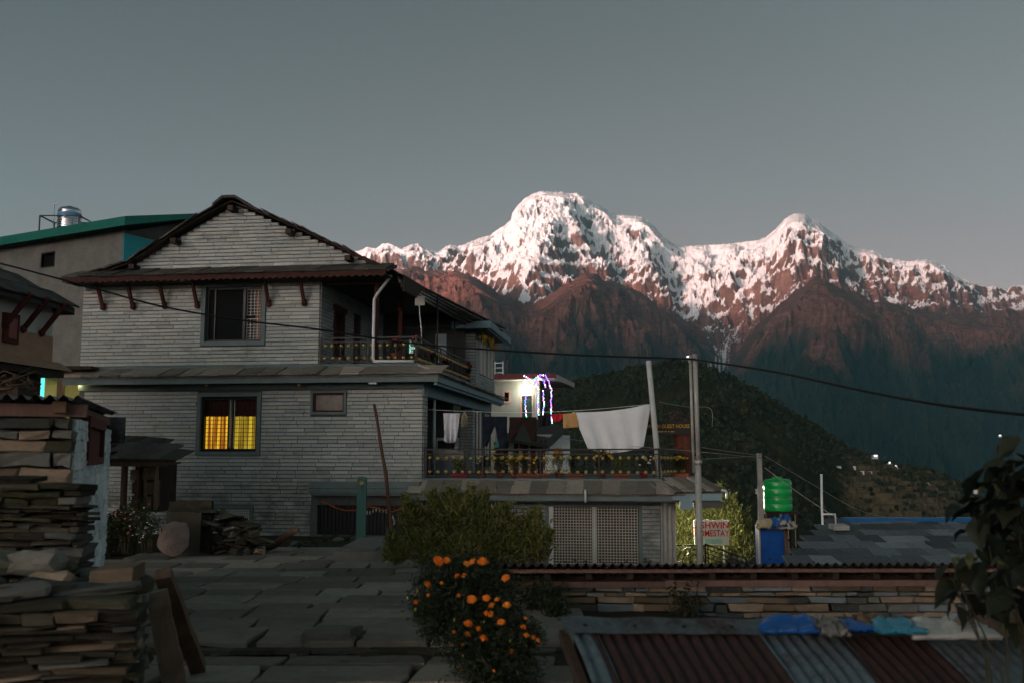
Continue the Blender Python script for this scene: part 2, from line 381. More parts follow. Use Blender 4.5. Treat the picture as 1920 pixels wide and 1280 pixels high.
def mat_mountain():
    m = Mat('mountain'); v = m.coord('Object')
    at = m.node('ShaderNodeAttribute', attribute_name='snow'); veg = m.node('ShaderNodeAttribute', attribute_name='veg')
    n1 = m.noise(v, 0.004, 8, 0.65); n2 = m.noise(v, 0.02, 8, 0.7)
    vs = m.coord('Object', (0.004, 0.004, 0.03)); st = m.noise(vs, 1.0, 8, 0.7)
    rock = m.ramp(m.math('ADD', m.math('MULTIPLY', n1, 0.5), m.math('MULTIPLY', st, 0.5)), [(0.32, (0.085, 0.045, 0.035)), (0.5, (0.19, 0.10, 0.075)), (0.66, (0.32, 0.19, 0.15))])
    grass = m.ramp(m.math('ADD', m.math('MULTIPLY', n2, 0.5), m.math('MULTIPLY', n1, 0.5)), [(0.38, (0.012, 0.016, 0.010)), (0.55, (0.030, 0.030, 0.017)), (0.68, (0.075, 0.055, 0.032))])
    red = m.node('ShaderNodeAttribute', attribute_name='glow_red')
    glow_red = m.ramp(m.math('ADD', m.math('MULTIPLY', n2, 0.6), m.math('MULTIPLY', st, 0.4)), [(0.34, (0.060, 0.030, 0.025)), (0.5, (0.19, 0.082, 0.062)), (0.66, (0.36, 0.165, 0.125))])  # red of the alpenglow painted into the colour of the bare slopes
    ground = m.mix(veg.outputs['Fac'], m.mix(red.outputs['Fac'], rock, glow_red), grass)
    f = m.math('ADD', at.outputs['Fac'], m.math('MULTIPLY', m.math('SUBTRACT', m.noise(m.coord('Object', (0.013, 0.013, 0.045)), 1.0, 9, 0.8), 0.5), 1.35))
    f = m.map01(f, 0.45, 0.55)
    m.color(m.mix(f, ground, (0.84, 0.85, 0.88))).set(0.85, 0, 0.1)
    m.bump(m.math('ADD', m.math('MULTIPLY', st, 0.5), n2), 0.65, 30.0)
    return m.m
def build_mountains():
    nu, nv = 880, 620
    us = np.linspace(540, 2080, nu)
    # finer steps where the faces are seen
    ys = 3600+(12700-3600)*np.linspace(0, 1, nv)**0.8
    U, Y = np.meshgrid(us, ys, indexing='ij'); X = (U-960.0)/FPX*Y
    Z, front, u = mountain_height(X, Y)
    dzy = np.gradient(Z, axis=1)/np.gradient(Y, axis=1)
    dX = np.gradient(X, axis=0); dzx = np.gradient(Z, axis=0)/dX
    nz = 1/np.sqrt(1+dzx**2+dzy**2)
    asp = blur(np.clip(dzx, -1.2, 1.2), 1); S, GLOW = snow_mask(X, Y, Z, front, u, nz, asp)
    # snow gully and scree fan below the col
    V = np.clip((1020-Z)/420.0+0.7*fbm(X/400, Y/400, 3), 0, 1)*front
    me = np_mesh('mountains', np.stack([X, Y, Z+EYE], -1).reshape(-1, 3), grid_faces(nu, nv), mat_mountain(), False)
    for nm, A in (('snow', S), ('veg', V), ('glow_red', GLOW)):
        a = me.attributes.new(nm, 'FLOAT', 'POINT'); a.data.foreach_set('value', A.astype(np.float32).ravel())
    o = inst('mountains', me); tag(o, 'snow-capped twin-peaked mountain range with slopes painted alpenglow red below', 'mountain', kind='structure')
    return o
build_mountains()
def mat_far_ground():
    m = Mat('far_ground'); v = m.coord('Object'); n = m.noise(v, 0.01, 8, 0.7)
    m.color(m.ramp(n, [(0.35, (0.025, 0.032, 0.016)), (0.65, (0.075, 0.065, 0.038))])).set(0.95, 0, 0.05); m.bump(n, 0.6, 8.0)
    return m.m
def build_sun_block_ridge():
    """unseen ridge added left of the frame: it takes the low sun off the village"""
    nx, ny = 60, 160
    xs = np.linspace(-11500, -2200, nx); ys = np.linspace(-11500, 8800, ny)
    X, Y = np.meshgrid(xs, ys, indexing='ij')
    crest = interp([(-11500, 900), (-6500, 1000), (-3500, 2900), (-1600, 2900), (300, 2380), (1600, 2060), (3200, 1480), (4000, 1360), (6500, 1600), (8800, 1900)], Y)  # added sun blocker: crest shaped to set the shadow line on the mountains
    prof = np.clip(1-np.abs(X+6000)/3800.0, 0, 1)
    Z = (crest+110*fbm(X/1500, Y/1500, 4))*prof**1.15-450+80*fbm(X/700, Y/700, 4)*prof
    me = np_mesh('sun_block_ridge', np.stack([X, Y, Z], -1).reshape(-1, 3), grid_faces(nx, ny), MATS.get('far_ground') or mat_far_ground(), True)
    o = inst('sun_block_hills', me); tag(o, 'unseen hills added on the west to block the low sun', 'hills', kind='structure')
build_sun_block_ridge()

def build_haze():
    m = bpy.data.materials.new('haze'); m.use_nodes = True; n = m.node_tree.nodes; n.clear()
    out = n.new('ShaderNodeOutputMaterial'); pv = n.new('ShaderNodeVolumePrincipled')
    pv.inputs['Color'].default_value = (0.20, 0.68, 0.88, 1); pv.inputs['Density'].default_value = 3.2e-5
    pv.inputs['Anisotropy'].default_value = 0.0
    m.node_tree.links.new(pv.outputs[0], out.inputs['Volume'])
    b = MB(); b.box(-12000, 14500, -12000, 13500, -1100, 3600)
    o = b.build('haze', m); tag(o, 'thin blue evening haze filling the valley', 'haze', kind='stuff')
build_haze()
# ================================================================== GROUND, HILL, PATH
def sst(a, b, x):
    t = np.clip((x-a)/(b-a), 0, 1); return t*t*(3-2*t)
def ground_z(x, y):
    x = np.asarray(x, float); y = np.asarray(y, float)
    z = np.where(y < 9.0, 0.0, 0.10-0.0357*(np.minimum(y, 34)-9.0))-0.04
    fall = sst(1.2, 5.5, x-0.12*(y-12))*sst(10.0, 15.0, y)
    z = z-1.15*fall-1.0*sst(-2.5, 0.6, x)*sst(15.5, 21.0, y)*(1-0.3*fall)
    r = np.hypot(x, y)
    z = z-0.22*np.maximum(r-55, 0)*sst(-20, 10, x+0.2*y)-0.05*np.maximum(r-60, 0)
    return np.maximum(z, -880)
def mat_earth():
    m = Mat('earth'); v = m.coord('Object'); n = m.noise(v, 1.1, 8, 0.7); n2 = m.noise(v, 9.0, 7, 0.7); n3 = m.noise(v, 0.02, 8, 0.7)
    c = m.ramp(m.math('ADD', m.math('MULTIPLY', n, 0.5), m.math('MULTIPLY', n2, 0.5)), [(0.33, (0.022, 0.018, 0.013)), (0.52, (0.055, 0.045, 0.033)), (0.7, (0.095, 0.082, 0.062))])
    c = m.mix(m.map01(n, 0.5, 0.62), c, (0.028, 0.036, 0.014))
    m.color(c).set(0.97, 0, 0.1).bump(n2, 0.8, 0.04); return m.m
def build_ground():
    rs = np.concatenate([np.linspace(0.5, 45, 120), np.geomspace(46, 5600, 70)]); na = 300
    th = np.linspace(-math.pi, math.pi, na)
    T, R = np.meshgrid(th, rs, indexing='ij'); X = R*np.sin(T); Y = R*np.cos(T)
    Z = ground_z(X, Y)+0.02*fbm(X*1.3, Y*1.3, 3)*(R < 60)+np.clip((R-100)/300, 0, 1)*8*fbm(X/60, Y/60, 3)
    me = np_mesh('ground', np.stack([X, Y, Z], -1).reshape(-1, 3), grid_faces(na, len(rs)), mat_earth(), True)
    tag(inst('ground', me), 'earth hillside under the village', 'ground', kind='structure')
build_ground()
HILL = [(820,760),(930,745),(990,735),(1040,722),(1060,716),(1100,702),(1130,696),(1160,690),(1200,682),(1240,676),(1285,672),(1312,676),(1340,688),(1370,700),(1400,714),(1430,732),(1460,750),(1500,774),(1540,802),(1570,822),(1600,840),(1640,856),(1680,866),(1710,870),(1740,878),(1765,886),(1790,900),(1812,916),(1840,934),(1870,952),(1920,985),(2000,1030),(2300,1180)]
def hill_height(X, Y):
    u = 960.0+FPX*X/Y
    Yh = 1350-0.25*(u-1300)
    H = Yh*py_slope(u, smooth_interp(HILL, u, 8)+4+1.2*perlin(u/9.0, u*0))+EYE
    p = Yh-Y
    z = H-0.36*np.maximum(p, 0)+0.00009*np.maximum(p, 0)**2+np.clip(p/200, 0, 1)*34*fbm(X/160, Y/160, 4)
    z = np.where(p < 0, H-0.7*(-p), z)
    z = np.minimum(z, np.where(p > 0, (H-EYE)/Yh*Y+EYE, 1e9))
    return z, u
def mat_hill():
    m = Mat('hillside'); v = m.coord('Object'); n = m.noise(v, 0.012, 8, 0.7); n2 = m.noise(v, 0.08, 6, 0.7)
    at = m.node('ShaderNodeAttribute', attribute_name='field')
    scrub = m.ramp(m.math('ADD', m.math('MULTIPLY', n, 0.6), m.math('MULTIPLY', n2, 0.4)), [(0.35, (0.014, 0.018, 0.008)), (0.55, (0.035, 0.036, 0.016)), (0.7, (0.07, 0.058, 0.03))])
    field = m.ramp(n2, [(0.35, (0.075, 0.058, 0.034)), (0.6, (0.14, 0.105, 0.06))])
    f = m.map01(m.math('ADD', at.outputs['Fac'], m.math('MULTIPLY', m.math('SUBTRACT', n2, 0.5), 0.8)), 0.4, 0.6)
    m.color(m.mix(f, scrub, field)).set(0.97, 0, 0.05).bump(n2, 0.8, 3.0); return m.m
def build_hill():
    nu, nv = 420, 260
    U, Y = np.meshgrid(np.linspace(780, 2150, nu), np.linspace(330, 1750, nv), indexing='ij'); X = (U-960)/FPX*Y
    Z, u = hill_height(X, Y)
    # terraced fields on the right shoulder
    terr = sst(1500, 1620, u)*sst(1840, 1740, u)*sst(1500, 1100, Y)*0.8+0.25*perlin(X/70, Y/70)
    F = np.clip(terr, 0, 1)
    step = np.round(Z/6.0)*6.0; Z = Z+(step-Z)*0.75*(F > 0.35)
    me = np_mesh('hill', np.stack([X, Y, Z], -1).reshape(-1, 3), grid_faces(nu, nv), mat_hill(), False)
    a = me.attributes.new('field', 'FLOAT', 'POINT'); a.data.foreach_set('value', F.astype(np.float32).ravel())
    tag(inst('hill', me), 'dark wooded hill with terraced fields in front of the mountains', 'hill', kind='structure')
    # the forest on it: small crowns of a few leafy lumps
    rs = np.random.RandomState(4); N = 22000
    uu = rs.uniform(800, 2000, N); yy = rs.uniform(650, 1420, N); xx = (uu-960)/FPX*yy
    zz, uq = hill_height(xx, yy)
    keep = (fbm(xx/90, yy/90, 3) > -0.25) & ~((uq > 1540) & (uq < 1800) & (rs.rand(N) < 0.86) & (yy < 1180))
    keep &= yy < 1350-0.25*(uq-1300)+12
    xx, yy, zz = xx[keep], yy[keep], zz[keep]; N = len(xx)
    ico = [(0,0,1),(0.9,0,0.35),(0.28,0.85,0.35),(-0.73,0.53,0.35),(-0.73,-0.53,0.35),(0.28,-0.85,0.35),(0.73,0.53,-0.4),(-0.28,0.85,-0.4),(-0.9,0,-0.4),(-0.28,-0.85,-0.4),(0.73,-0.53,-0.4),(0,0,-0.9)]
    fi = [(0,1,2),(0,2,3),(0,3,4),(0,4,5),(0,5,1),(1,6,2),(2,7,3),(3,8,4),(4,9,5),(5,10,1),(1,10,6),(2,6,7),(3,7,8),(4,8,9),(5,9,10)]
    ico = np.array(ico); fi = np.array(fi)
    sz = rs.uniform(1.3, 3.2, N); hh = sz*rs.uniform(0.9, 1.5, N)
    V = ico[None]*np.stack([sz, sz, hh], -1)[:, None]*(1+0.5*(rs.rand(N, 12, 1)-0.5)); a = rs.rand(N)*6.3
    c, s = np.cos(a)[:, None], np.sin(a)[:, None]; V = np.stack([V[..., 0]*c-V[..., 1]*s, V[..., 0]*s+V[..., 1]*c, V[..., 2]], -1)
    V = V+np.stack([xx, yy, zz+hh*0.55], -1)[:, None]
    F = (fi[None]+(np.arange(N)*12)[:, None, None]).reshape(-1, 3)
    me = np_mesh('forest', V.reshape(-1, 3), F, m_leaf('forest_leaf', (0.008, 0.013, 0.006), (0.020, 0.027, 0.011), (0.040, 0.044, 0.018), 0.9, 0), False)
    tag(inst('forest', me), 'dark forest covering the nearer hill', 'forest', kind='stuff')

# ================================================================== MATERIALS
def m_brick():
    m = Mat('slate_brick'); v = m.coord('Object', (1, 1, 1)); r = m.rnd()
    base = m.ramp(r, [(0.0, (0.36, 0.385, 0.37)), (0.2, (0.475, 0.50, 0.48)), (0.45, (0.425, 0.455, 0.445)), (0.65, (0.515, 0.54, 0.515)), (0.85, (0.46, 0.46, 0.405)), (1.0, (0.58, 0.605, 0.58))])
    g = m.node('ShaderNodeNewGeometry'); mp = m.node('ShaderNodeMapping'); mp.inputs['Scale'].default_value = (1.2, 1.2, 2.5); m.l.new(g.outputs['Position'], mp.inputs[0])
    n1 = m.noise(mp.outputs[0], 1.1, 6, 0.65); mp2 = m.node('ShaderNodeMapping'); mp2.inputs['Scale'].default_value = (8, 8, 40); m.l.new(g.outputs['Position'], mp2.inputs[0]); n2 = m.noise(mp2.outputs[0], 1.0, 6, 0.7)
    c = m.mix(m.map01(n2, 0.3, 0.75), m.mix(1.0, base, (0.72, 0.72, 0.70), 'MULTIPLY'), base)
    c = m.mix(m.map01(n1, 0.56, 0.74, 0.0, 0.55), c, (0.11, 0.115, 0.095))
    sx = m.node('ShaderNodeSeparateXYZ'); m.l.new(g.outputs['Position'], sx.inputs[0])
    low_dark = m.math('MULTIPLY', m.map01(sx.outputs['Z'], 0.2, 1.5, 1.0, 0.0), m.map01(n1, 0.35, 0.6))    # darker low on the wall, broken up by noise
    c = m.mix(m.math('MULTIPLY', low_dark, 0.75), c, (0.075, 0.085, 0.072))
    m.color(c).set(0.78, 0, 0.25).bump(n2, 0.5, 0.008)
    return m.m
def m_slate(name='slate_tile', lo=(0.03, 0.029, 0.026), mid=(0.065, 0.061, 0.054), hi=(0.125, 0.115, 0.10), moss=0.35):
    m = Mat(name); r = m.rnd(); g = m.node('ShaderNodeNewGeometry'); n1 = m.noise(g.outputs['Position'], 2.2, 7, 0.68); n2 = m.noise(g.outputs['Position'], 17.0, 6, 0.7)
    f = m.math('ADD', m.math('MULTIPLY', r, 0.5), m.math('MULTIPLY', n2, 0.5))
    c = m.ramp(f, [(0.2, lo), (0.5, mid), (0.8, hi)])
    c = m.mix(m.map01(n1, 0.52, 0.72, 0, moss), c, (0.045, 0.05, 0.026))
    c = m.mix(m.map01(m.noise(g.outputs['Position'], 5.0, 5, 0.6), 0.60, 0.72, 0, 0.35), c, (0.24, 0.15, 0.09))
    m.color(c).set(0.8, 0, 0.25).bump(n2, 0.7, 0.012)
    return m.m
def m_stone(name, stops, moss=(0.05, 0.055, 0.022), mossamt=0.5, bump=0.8, sc=1.0):
    m = Mat(name); r = m.rnd(); g = m.node('ShaderNodeNewGeometry'); mp = m.node('ShaderNodeMapping'); mp.inputs['Scale'].default_value = (1, 1, 3.0); m.l.new(g.outputs['Position'], mp.inputs[0])
    n1 = m.noise(mp.outputs[0], 1.3*sc, 6, 0.65); n2 = m.noise(mp.outputs[0], 11.0*sc, 8, 0.72); n3 = m.noise(g.outputs['Position'], 5.0*sc, 6, 0.7)
    f = m.math('ADD', m.math('MULTIPLY', r, 0.62), m.math('MULTIPLY', n2, 0.38))
    c = m.ramp(f, stops)
    c = m.mix(m.map01(n3, 0.35, 0.75, 0, 0.5), c, m.mix(1.0, c, (0.45, 0.42, 0.38), 'MULTIPLY'))
    c = m.mix(m.map01(n1, 0.48, 0.68, 0, mossamt), c, moss)
    li = m.noise(g.outputs['Position'], 26.0*sc, 5, 0.65)
    c = m.mix(m.math('MULTIPLY', m.map01(li, 0.60, 0.68, 0, 0.55), m.map01(n3, 0.45, 0.6)), c, m.ramp(r, [(0.3, (0.26, 0.25, 0.20)), (0.7, (0.24, 0.13, 0.06))]))
    m.color(c).set(0.88, 0, 0.2).bump(m.math('ADD', n2, m.math('MULTIPLY', n3, 0.7)), bump, 0.02)
    return m.m
def m_wood(name, c0, c1, sc=1.0, rough=0.75):
    m = Mat(name); v = m.coord('Object', (3, 3, 3)); g = m.node('ShaderNodeNewGeometry'); mp = m.node('ShaderNodeMapping'); mp.inputs['Scale'].default_value = (14*sc, 14*sc, 2.2*sc); m.l.new(g.outputs['Position'], mp.inputs[0])
    n = m.noise(mp.outputs[0], 1.0, 7, 0.7, 0.6); r = m.rnd()
    m.color(m.ramp(m.math('ADD', m.math('MULTIPLY', n, 0.75), m.math('MULTIPLY', r, 0.25)), [(0.3, c0), (0.7, c1)])).set(rough, 0, 0.25).bump(n, 0.5, 0.006)
    return m.m
def m_rust(name, rust=0.5, paint=(0.24, 0.30, 0.31)):
    m = Mat(name); g = m.node('ShaderNodeNewGeometry'); n = m.noise(g.outputs['Position'], 1.6, 7, 0.7); n2 = m.noise(g.outputs['Position'], 14.0, 6, 0.7); r = m.rnd()
    k = m.map01(n, 0.72-0.45*rust-0.07, 0.72-0.45*rust+0.07)
    zinc = m.ramp(n2, [(0.3, tuple(x*0.55 for x in paint)), (0.65, paint)])
    ru = m.ramp(n2, [(0.3, (0.014, 0.008, 0.007)), (0.6, (0.038, 0.017, 0.013)), (0.8, (0.085, 0.04, 0.03))])
    m.color(m.mix(k, zinc, ru)).set(m.map01(k, 0, 1, 0.42, 0.85), m.map01(k, 0, 1, 0.55, 0.0), 0.4).bump(n2, 0.35, 0.004)
    return m.m
def m_leaf(name, lo, mid, hi, rough=0.55, trans=0.25):
    m = Mat(name); g = m.node('ShaderNodeNewGeometry'); r = m.rnd(); n = m.noise(g.outputs['Position'], 1.4, 4, 0.6)
    f = m.math('ADD', m.math('MULTIPLY', r, 0.6), m.math('MULTIPLY', n, 0.4))
    c = m.ramp(f, [(0.2, lo), (0.5, mid), (0.82, hi)])
    m.color(c).set(rough, 0, 0.3)
    if trans:
        t = m.node('ShaderNodeBsdfTranslucent'); m.l.new(c, t.inputs[0]); mx = m.node('ShaderNodeMixShader'); mx.inputs[0].default_value = trans
        m.l.new(m.b.outputs[0], mx.inputs[1]); m.l.new(t.outputs[0], mx.inputs[2]); m.l.new(mx.outputs[0], m.out.inputs[0])
    return m.m
def m_cloth(name, c, rough=0.9, var=0.12, trans=0.0):
    m = Mat(name); v = m.coord(); n = m.noise(v, 5.0, 5, 0.6); w = m.noise(v, 160.0, 2, 0.5)
    col = m.ramp(n, [(0.3, tuple(x*(1-var) for x in c)), (0.7, tuple(min(1, x*(1+var)) for x in c))])
    m.color(col).set(rough, 0, 0.15).bump(m.math('ADD', m.math('MULTIPLY', n, 0.8), m.math('MULTIPLY', w, 0.2)), 0.3, 0.015)
    if trans:
        t = m.node('ShaderNodeBsdfTranslucent'); m.l.new(col, t.inputs[0]); mx = m.node('ShaderNodeMixShader'); mx.inputs[0].default_value = trans
        m.l.new(m.b.outputs[0], mx.inputs[1]); m.l.new(t.outputs[0], mx.inputs[2]); m.l.new(mx.outputs[0], m.out.inputs[0])
    return m.m
def m_emit(name, c, s):
    m = Mat(name); m.color((0.02, 0.02, 0.02)); m.emit(c, s); return m.m
BRICK = m_brick()
MORTAR = simple('mortar', (0.10, 0.105, 0.10), 0.95, var=0.3, scale=9)
SLATE = m_slate()
SLATE_LIGHT = m_slate('slate_ledge', (0.11, 0.10, 0.088), (0.23, 0.205, 0.17), (0.40, 0.35, 0.28), 0.55)
GREY_PAINT = simple('grey_green_paint', (0.125, 0.165, 0.160), 0.7, var=0.22, scale=3.0)
BLUE_PAINT = simple('blue_grey_paint', (0.20, 0.29, 0.32), 0.65, var=0.2, scale=3.0)
RED_WOOD = m_wood('red_painted_wood', (0.04, 0.011, 0.008), (0.11, 0.029, 0.021))
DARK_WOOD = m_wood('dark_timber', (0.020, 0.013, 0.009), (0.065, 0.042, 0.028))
BROWN_WOOD = m_wood('weathered_wood', (0.05, 0.032, 0.020), (0.17, 0.105, 0.062))
PALE_WOOD = m_wood('pale_board', (0.12, 0.082, 0.055), (0.28, 0.20, 0.14))
PINK_WOOD = m_wood('faded_pink_timber', (0.085, 0.050, 0.039), (0.20, 0.118, 0.092))
BLACK_METAL = simple('black_iron', (0.016, 0.017, 0.018), 0.45, 0.3, 0.3, 8, 0.1)
GOLD = simple('gold_paint', (0.62, 0.43, 0.14), 0.35, 0.55, 0.2, 12, 0.1)
STEEL = simple('galvanised_steel', (0.36, 0.35, 0.32), 0.5, 0.15, 0.25, 4, 0.1)
WHITE_PVC = simple('white_pvc', (0.60, 0.62, 0.62), 0.45, 0, 0.12, 3, 0.05)
CONCRETE = simple('bare_concrete', (0.155, 0.155, 0.140), 0.92, 0, 0.35, 1.3, 0.3)
CEMENT = simple('worn_cement', (0.13, 0.127, 0.115), 0.95, 0, 0.4, 3.5, 0.5, bd=0.03)
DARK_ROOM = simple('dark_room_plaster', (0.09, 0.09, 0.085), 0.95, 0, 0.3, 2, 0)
ALU_BLACK = simple('black_window_frame', (0.012, 0.013, 0.013), 0.4, 0.2, 0.2, 6, 0)
GRILLE_WHITE = simple('white_grille', (0.55, 0.55, 0.52), 0.6, 0.0, 0.15, 9, 0)
def m_glass():
    m = Mat('window_glass'); m.color((0.012, 0.014, 0.014)).set(0.35, 0, 0.0); return m.m
GLASS = m_glass()
TERRA = simple('terracotta', (0.26, 0.075, 0.045), 0.8, 0, 0.25, 9, 0.2)
SOIL = simple('soil', (0.045, 0.033, 0.022), 0.98, 0, 0.5, 14, 0.8, bd=0.03)
build_hill()
# ================================================================== SLATE HOUSE
HF = Frame(PD(792, 850, 30.0), -RAD(7.6))
HF.o.z = 0.0
house = empty('slate_house', HF.o, HF.yaw)
tag(house, 'grey slate-brick guest house with gabled slate roof, upper balcony and terrace', 'house')
# ---------------------------------------------------------------- helpers
def holed(b, a0, a1, z0, z1, holes, d0, d1, axis='y'):
    """a wall of boxes around rectangular openings"""
    xs = sorted({a0, a1, *[h[0] for h in holes if a0 < h[0] < a1], *[h[1] for h in holes if a0 < h[1] < a1]})
    for i in range(len(xs)-1):
        x0, x1 = xs[i], xs[i+1]; c = (x0+x1)/2
        hs_ = sorted([(max(h[2], z0), min(h[3], z1)) for h in holes if h[0] < c < h[1]])
        z = z0
        for h0, h1 in hs_+[(z1, z1)]:
            if h0 > z+1e-4:
                if axis == 'y': b.box(x0, x1, d0, d1, z, h0)
                else: b.box(d0, d1, x0, x1, z, h0)
            z = max(z, h1)
def rows(a0, a1, z0, z1, holes, pitch=0.116, lens=(0.5, 0.66), edge=None, rnd=None):
    """courses of bricks as (a_mid, z_mid, length)"""
    rnd = rnd or random.Random(3); out = []; z = z0; k = 0
    while z+pitch*0.6 <= z1+1e-6:
        lo, hi = (a0, a1) if edge is None else edge(z+pitch/2)
        a = lo-(0.0 if k % 2 else 0.31)-rnd.random()*0.08
        while a < hi-0.02:
            L = rnd.uniform(*lens); x0, x1 = max(a, lo), min(a+L, hi); a += L
            if hi-a < 0.12 and a < hi: x1 = hi; a = hi
            segs = [(x0, x1)]
            for h in holes:
                if h[2]-0.02 < z+pitch/2 < h[3]+0.02:
                    ns = []
                    for (p, q) in segs:
                        if q <= h[0] or p >= h[1]: ns.append((p, q)); continue
                        if p < h[0]: ns.append((p, h[0]))
                        if q > h[1]: ns.append((h[1], q))
                    segs = ns
            for (p, q) in segs:
                if q-p > 0.06: out.append(((p+q)/2, z+pitch/2, q-p-0.012))
        z += pitch; k += 1
    return out
BH = 0.103
def brick_mesh():
    b = MB(); c = 0.006
    # unit length block, chamfered front (front is -y)
    b.hexa([(-0.5,-0.034+0.0,-BH/2+c),(0.5,-0.034,-BH/2+c),(0.5,0.05,-BH/2),(-0.5,0.05,-BH/2)], [(-0.5,-0.034,BH/2-c),(0.5,-0.034,BH/2-c),(0.5,0.05,BH/2),(-0.5,0.05,BH/2)])
    return b.mesh('brick', BRICK)
BRICK_ME = brick_mesh()
brick_jobs = []                       # (priority, location, rotz, length)
rb = random.Random(5)
def lay(lst, plane, const, prio):
    for a, z, L in lst:
        j = rb.uniform(-0.008, 0.004)
        if plane == 'front': brick_jobs.append((prio, (a, const+j, z), 0.0, L))
        else: brick_jobs.append((prio, (const-j, a, z), math.pi/2, L))      # faces +s
W1 = (-7.10, -5.0, 5.08, 7.06); W2 = (-7.13, -5.06, 1.70, 3.63); W3 = (-3.49, -2.36, 2.94, 3.67)
GAR = (-3.30, 0.02, -0.9, 0.68); VENT = (-6.55, -5.22, -0.56, 0.20)
SL, SR = -11.1, 0.0
APEX = (-6.10, 9.53)
def gable_edge(z):
    k = (APEX[1]-z)
    return (max(-10.0, APEX[0]-k/0.560), min(-1.75, APEX[0]+k/0.450))
lay(rows(SL, -3.28, 4.48, 7.0, [W1]), 'front', 0.0, 0)
lay(rows(SL, SR, 7.55, 9.46, [], edge=gable_edge), 'front', 0.0, 1)
lay(rows(-10.9, SR, -0.72, 3.72, [W2, W3, GAR, VENT]), 'front', 0.0, 2)
DOORU = (3.55, 4.45, 4.4, 6.5); WINU = (1.3, 2.45, 4.95, 6.35)
lay(rows(0.03, 7.4, 4.48, 7.2, [DOORU, WINU]), 'side', -3.28, 3)
lay(rows(0.03, 0.50, 1.02, 3.72, []), 'side', 0.0, 3)
lay(rows(8.62, 13.4, 3.95, 6.15, [(9.3, 10.05, 4.9, 6.2), (10.15, 10.9, 4.9, 6.2), (11.3, 12.0, 4.9, 6.2), (12.1, 12.8, 4.9, 6.2)]), 'side', 0.12, 3)
lay(rows(-0.30, 0.12, 4.4, 6.4, []), 'front', 8.6, 3)
lay(rows(8.6, 9.1, 1.02, 3.5, []), 'side', 0.0, 3)
lay(rows(-0.45, 0.0, 1.02, 3.5, []), 'front', 8.6, 3)
lay(rows(0.03, 3.72, -1.6, 0.28, []), 'front', 0.30, 3)
lay(rows(6.48, 7.02, -1.6, 0.28, []), 'front', 0.30, 3)
def wall_piece(fn, mat=MORTAR):
    b_ = MB(); fn(b_); b_.build('wall', mat, house)
wall_piece(lambda b: holed(b, SL, -3.28, 4.42, 7.15, [W1], 0.0, 0.25))
wall_piece(lambda b: holed(b, SL, SR, -0.9, 3.98, [W2, W3, GAR, VENT], 0.0, 0.25))
wall_piece(lambda b: b.prism([(-10.05, 7.45), (-1.75, 7.45), (APEX[0]+0.05, APEX[1]), (APEX[0]-0.05, APEX[1])], 0.0, 0.25))
wall_piece(lambda b: holed(b, 0.25, 8.0, 4.42, 7.4, [DOORU, WINU], -3.53, -3.28, 'x'))
wall_piece(lambda b: b.box(-0.25, 0.0, 0.25, 0.52, 1.0, 3.98))
wall_piece(lambda b: b.box(-11.1, -10.85, 0.25, 12, -0.9, 7.15))
wall_piece(lambda b: holed(b, 8.6, 13.4, 3.9, 6.2, [(9.3, 10.05, 4.9, 6.2), (10.15, 10.9, 4.9, 6.2), (11.3, 12.0, 4.9, 6.2), (12.1, 12.8, 4.9, 6.2)], -0.1, 0.12, 'x'))
wall_piece(lambda b: b.box(-0.30, -0.1, 8.6, 8.8, 4.4, 6.4)); wall_piece(lambda b: b.box(-0.45, -0.0, 8.6, 9.1, 1.0, 3.7))
wall_piece(lambda b: b.box(0.0, 3.72, 0.30, 0.5, -1.7, 0.35)); wall_piece(lambda b: b.box(6.48, 7.02, 0.30, 0.5, -1.7, 0.35))
brick_jobs.sort(key=lambda j: (j[0], -j[3]))
rest = MB()
for i, (pr, lc, rz, L) in enumerate(brick_jobs):
    if i < 300:
        inst('brick', BRICK_ME, house, lc, (0, 0, rz), (L, 1, 1))
    else:
        M = Matrix.Translation(lc) @ Matrix.Rotation(rz, 4, 'Z') @ Matrix.Diagonal((L, 1, 1, 1))
        c = 0.006
        vs = [(-0.5,-0.034,-BH/2+c),(0.5,-0.034,-BH/2+c),(0.5,0.05,-BH/2),(-0.5,0.05,-BH/2),(-0.5,-0.034,BH/2-c),(0.5,-0.034,BH/2-c),(0.5,0.05,BH/2),(-0.5,0.05,BH/2)]
        rest.add(vs, [(0,3,2,1),(4,5,6,7),(0,1,5,4),(1,2,6,5),(2,3,7,6),(3,0,4,7)], False, M)
o = rest.build('brickwork', BRICK, house); tag(o, kind='stuff')
# ---------------------------------------------------------------- floors, inner walls, dark rooms
slab = MB()
slab.box(-11.0, -0.02, 0.26, 12.5, 4.1, 4.40)                       # upper floor
slab.box(-10.8, -0.3, 0.3, 12.5, 0.72, 0.98)                        # ground-floor slab
slab.build('floor_slab', CEMENT, house)
room = MB()
room.box(-10.8, -0.35, 6.5, 6.7, 1.0, 4.1); room.box(-10.8, -3.6, 4.2, 4.35, 4.4, 7.3)
room.box(-3.5, -3.4, 0.3, 6.5, -0.9, 0.7); room.box(-3.4, 0.0, 2.2, 2.3, -0.9, 0.7)
room.box(-3.28, -0.2, 8.0, 8.2, 4.4, 7.3); room.box(-3.9, -3.7, 0.5, 6.5, 1.0, 4.1)
room.box(0.0, 6.9, 3.0, 3.1, -1.7, 0.6); room.box(-0.1, 0.0, 9.1, 13.4, 1.0, 3.7)
room.build('inner_wall', DARK_ROOM, house)
ceil_ = MB(); ceil_.box(-3.25, -0.95, 0.1, 8.0, 7.02, 7.08); ceil_.build('balcony_ceiling', DARK_WOOD, house)
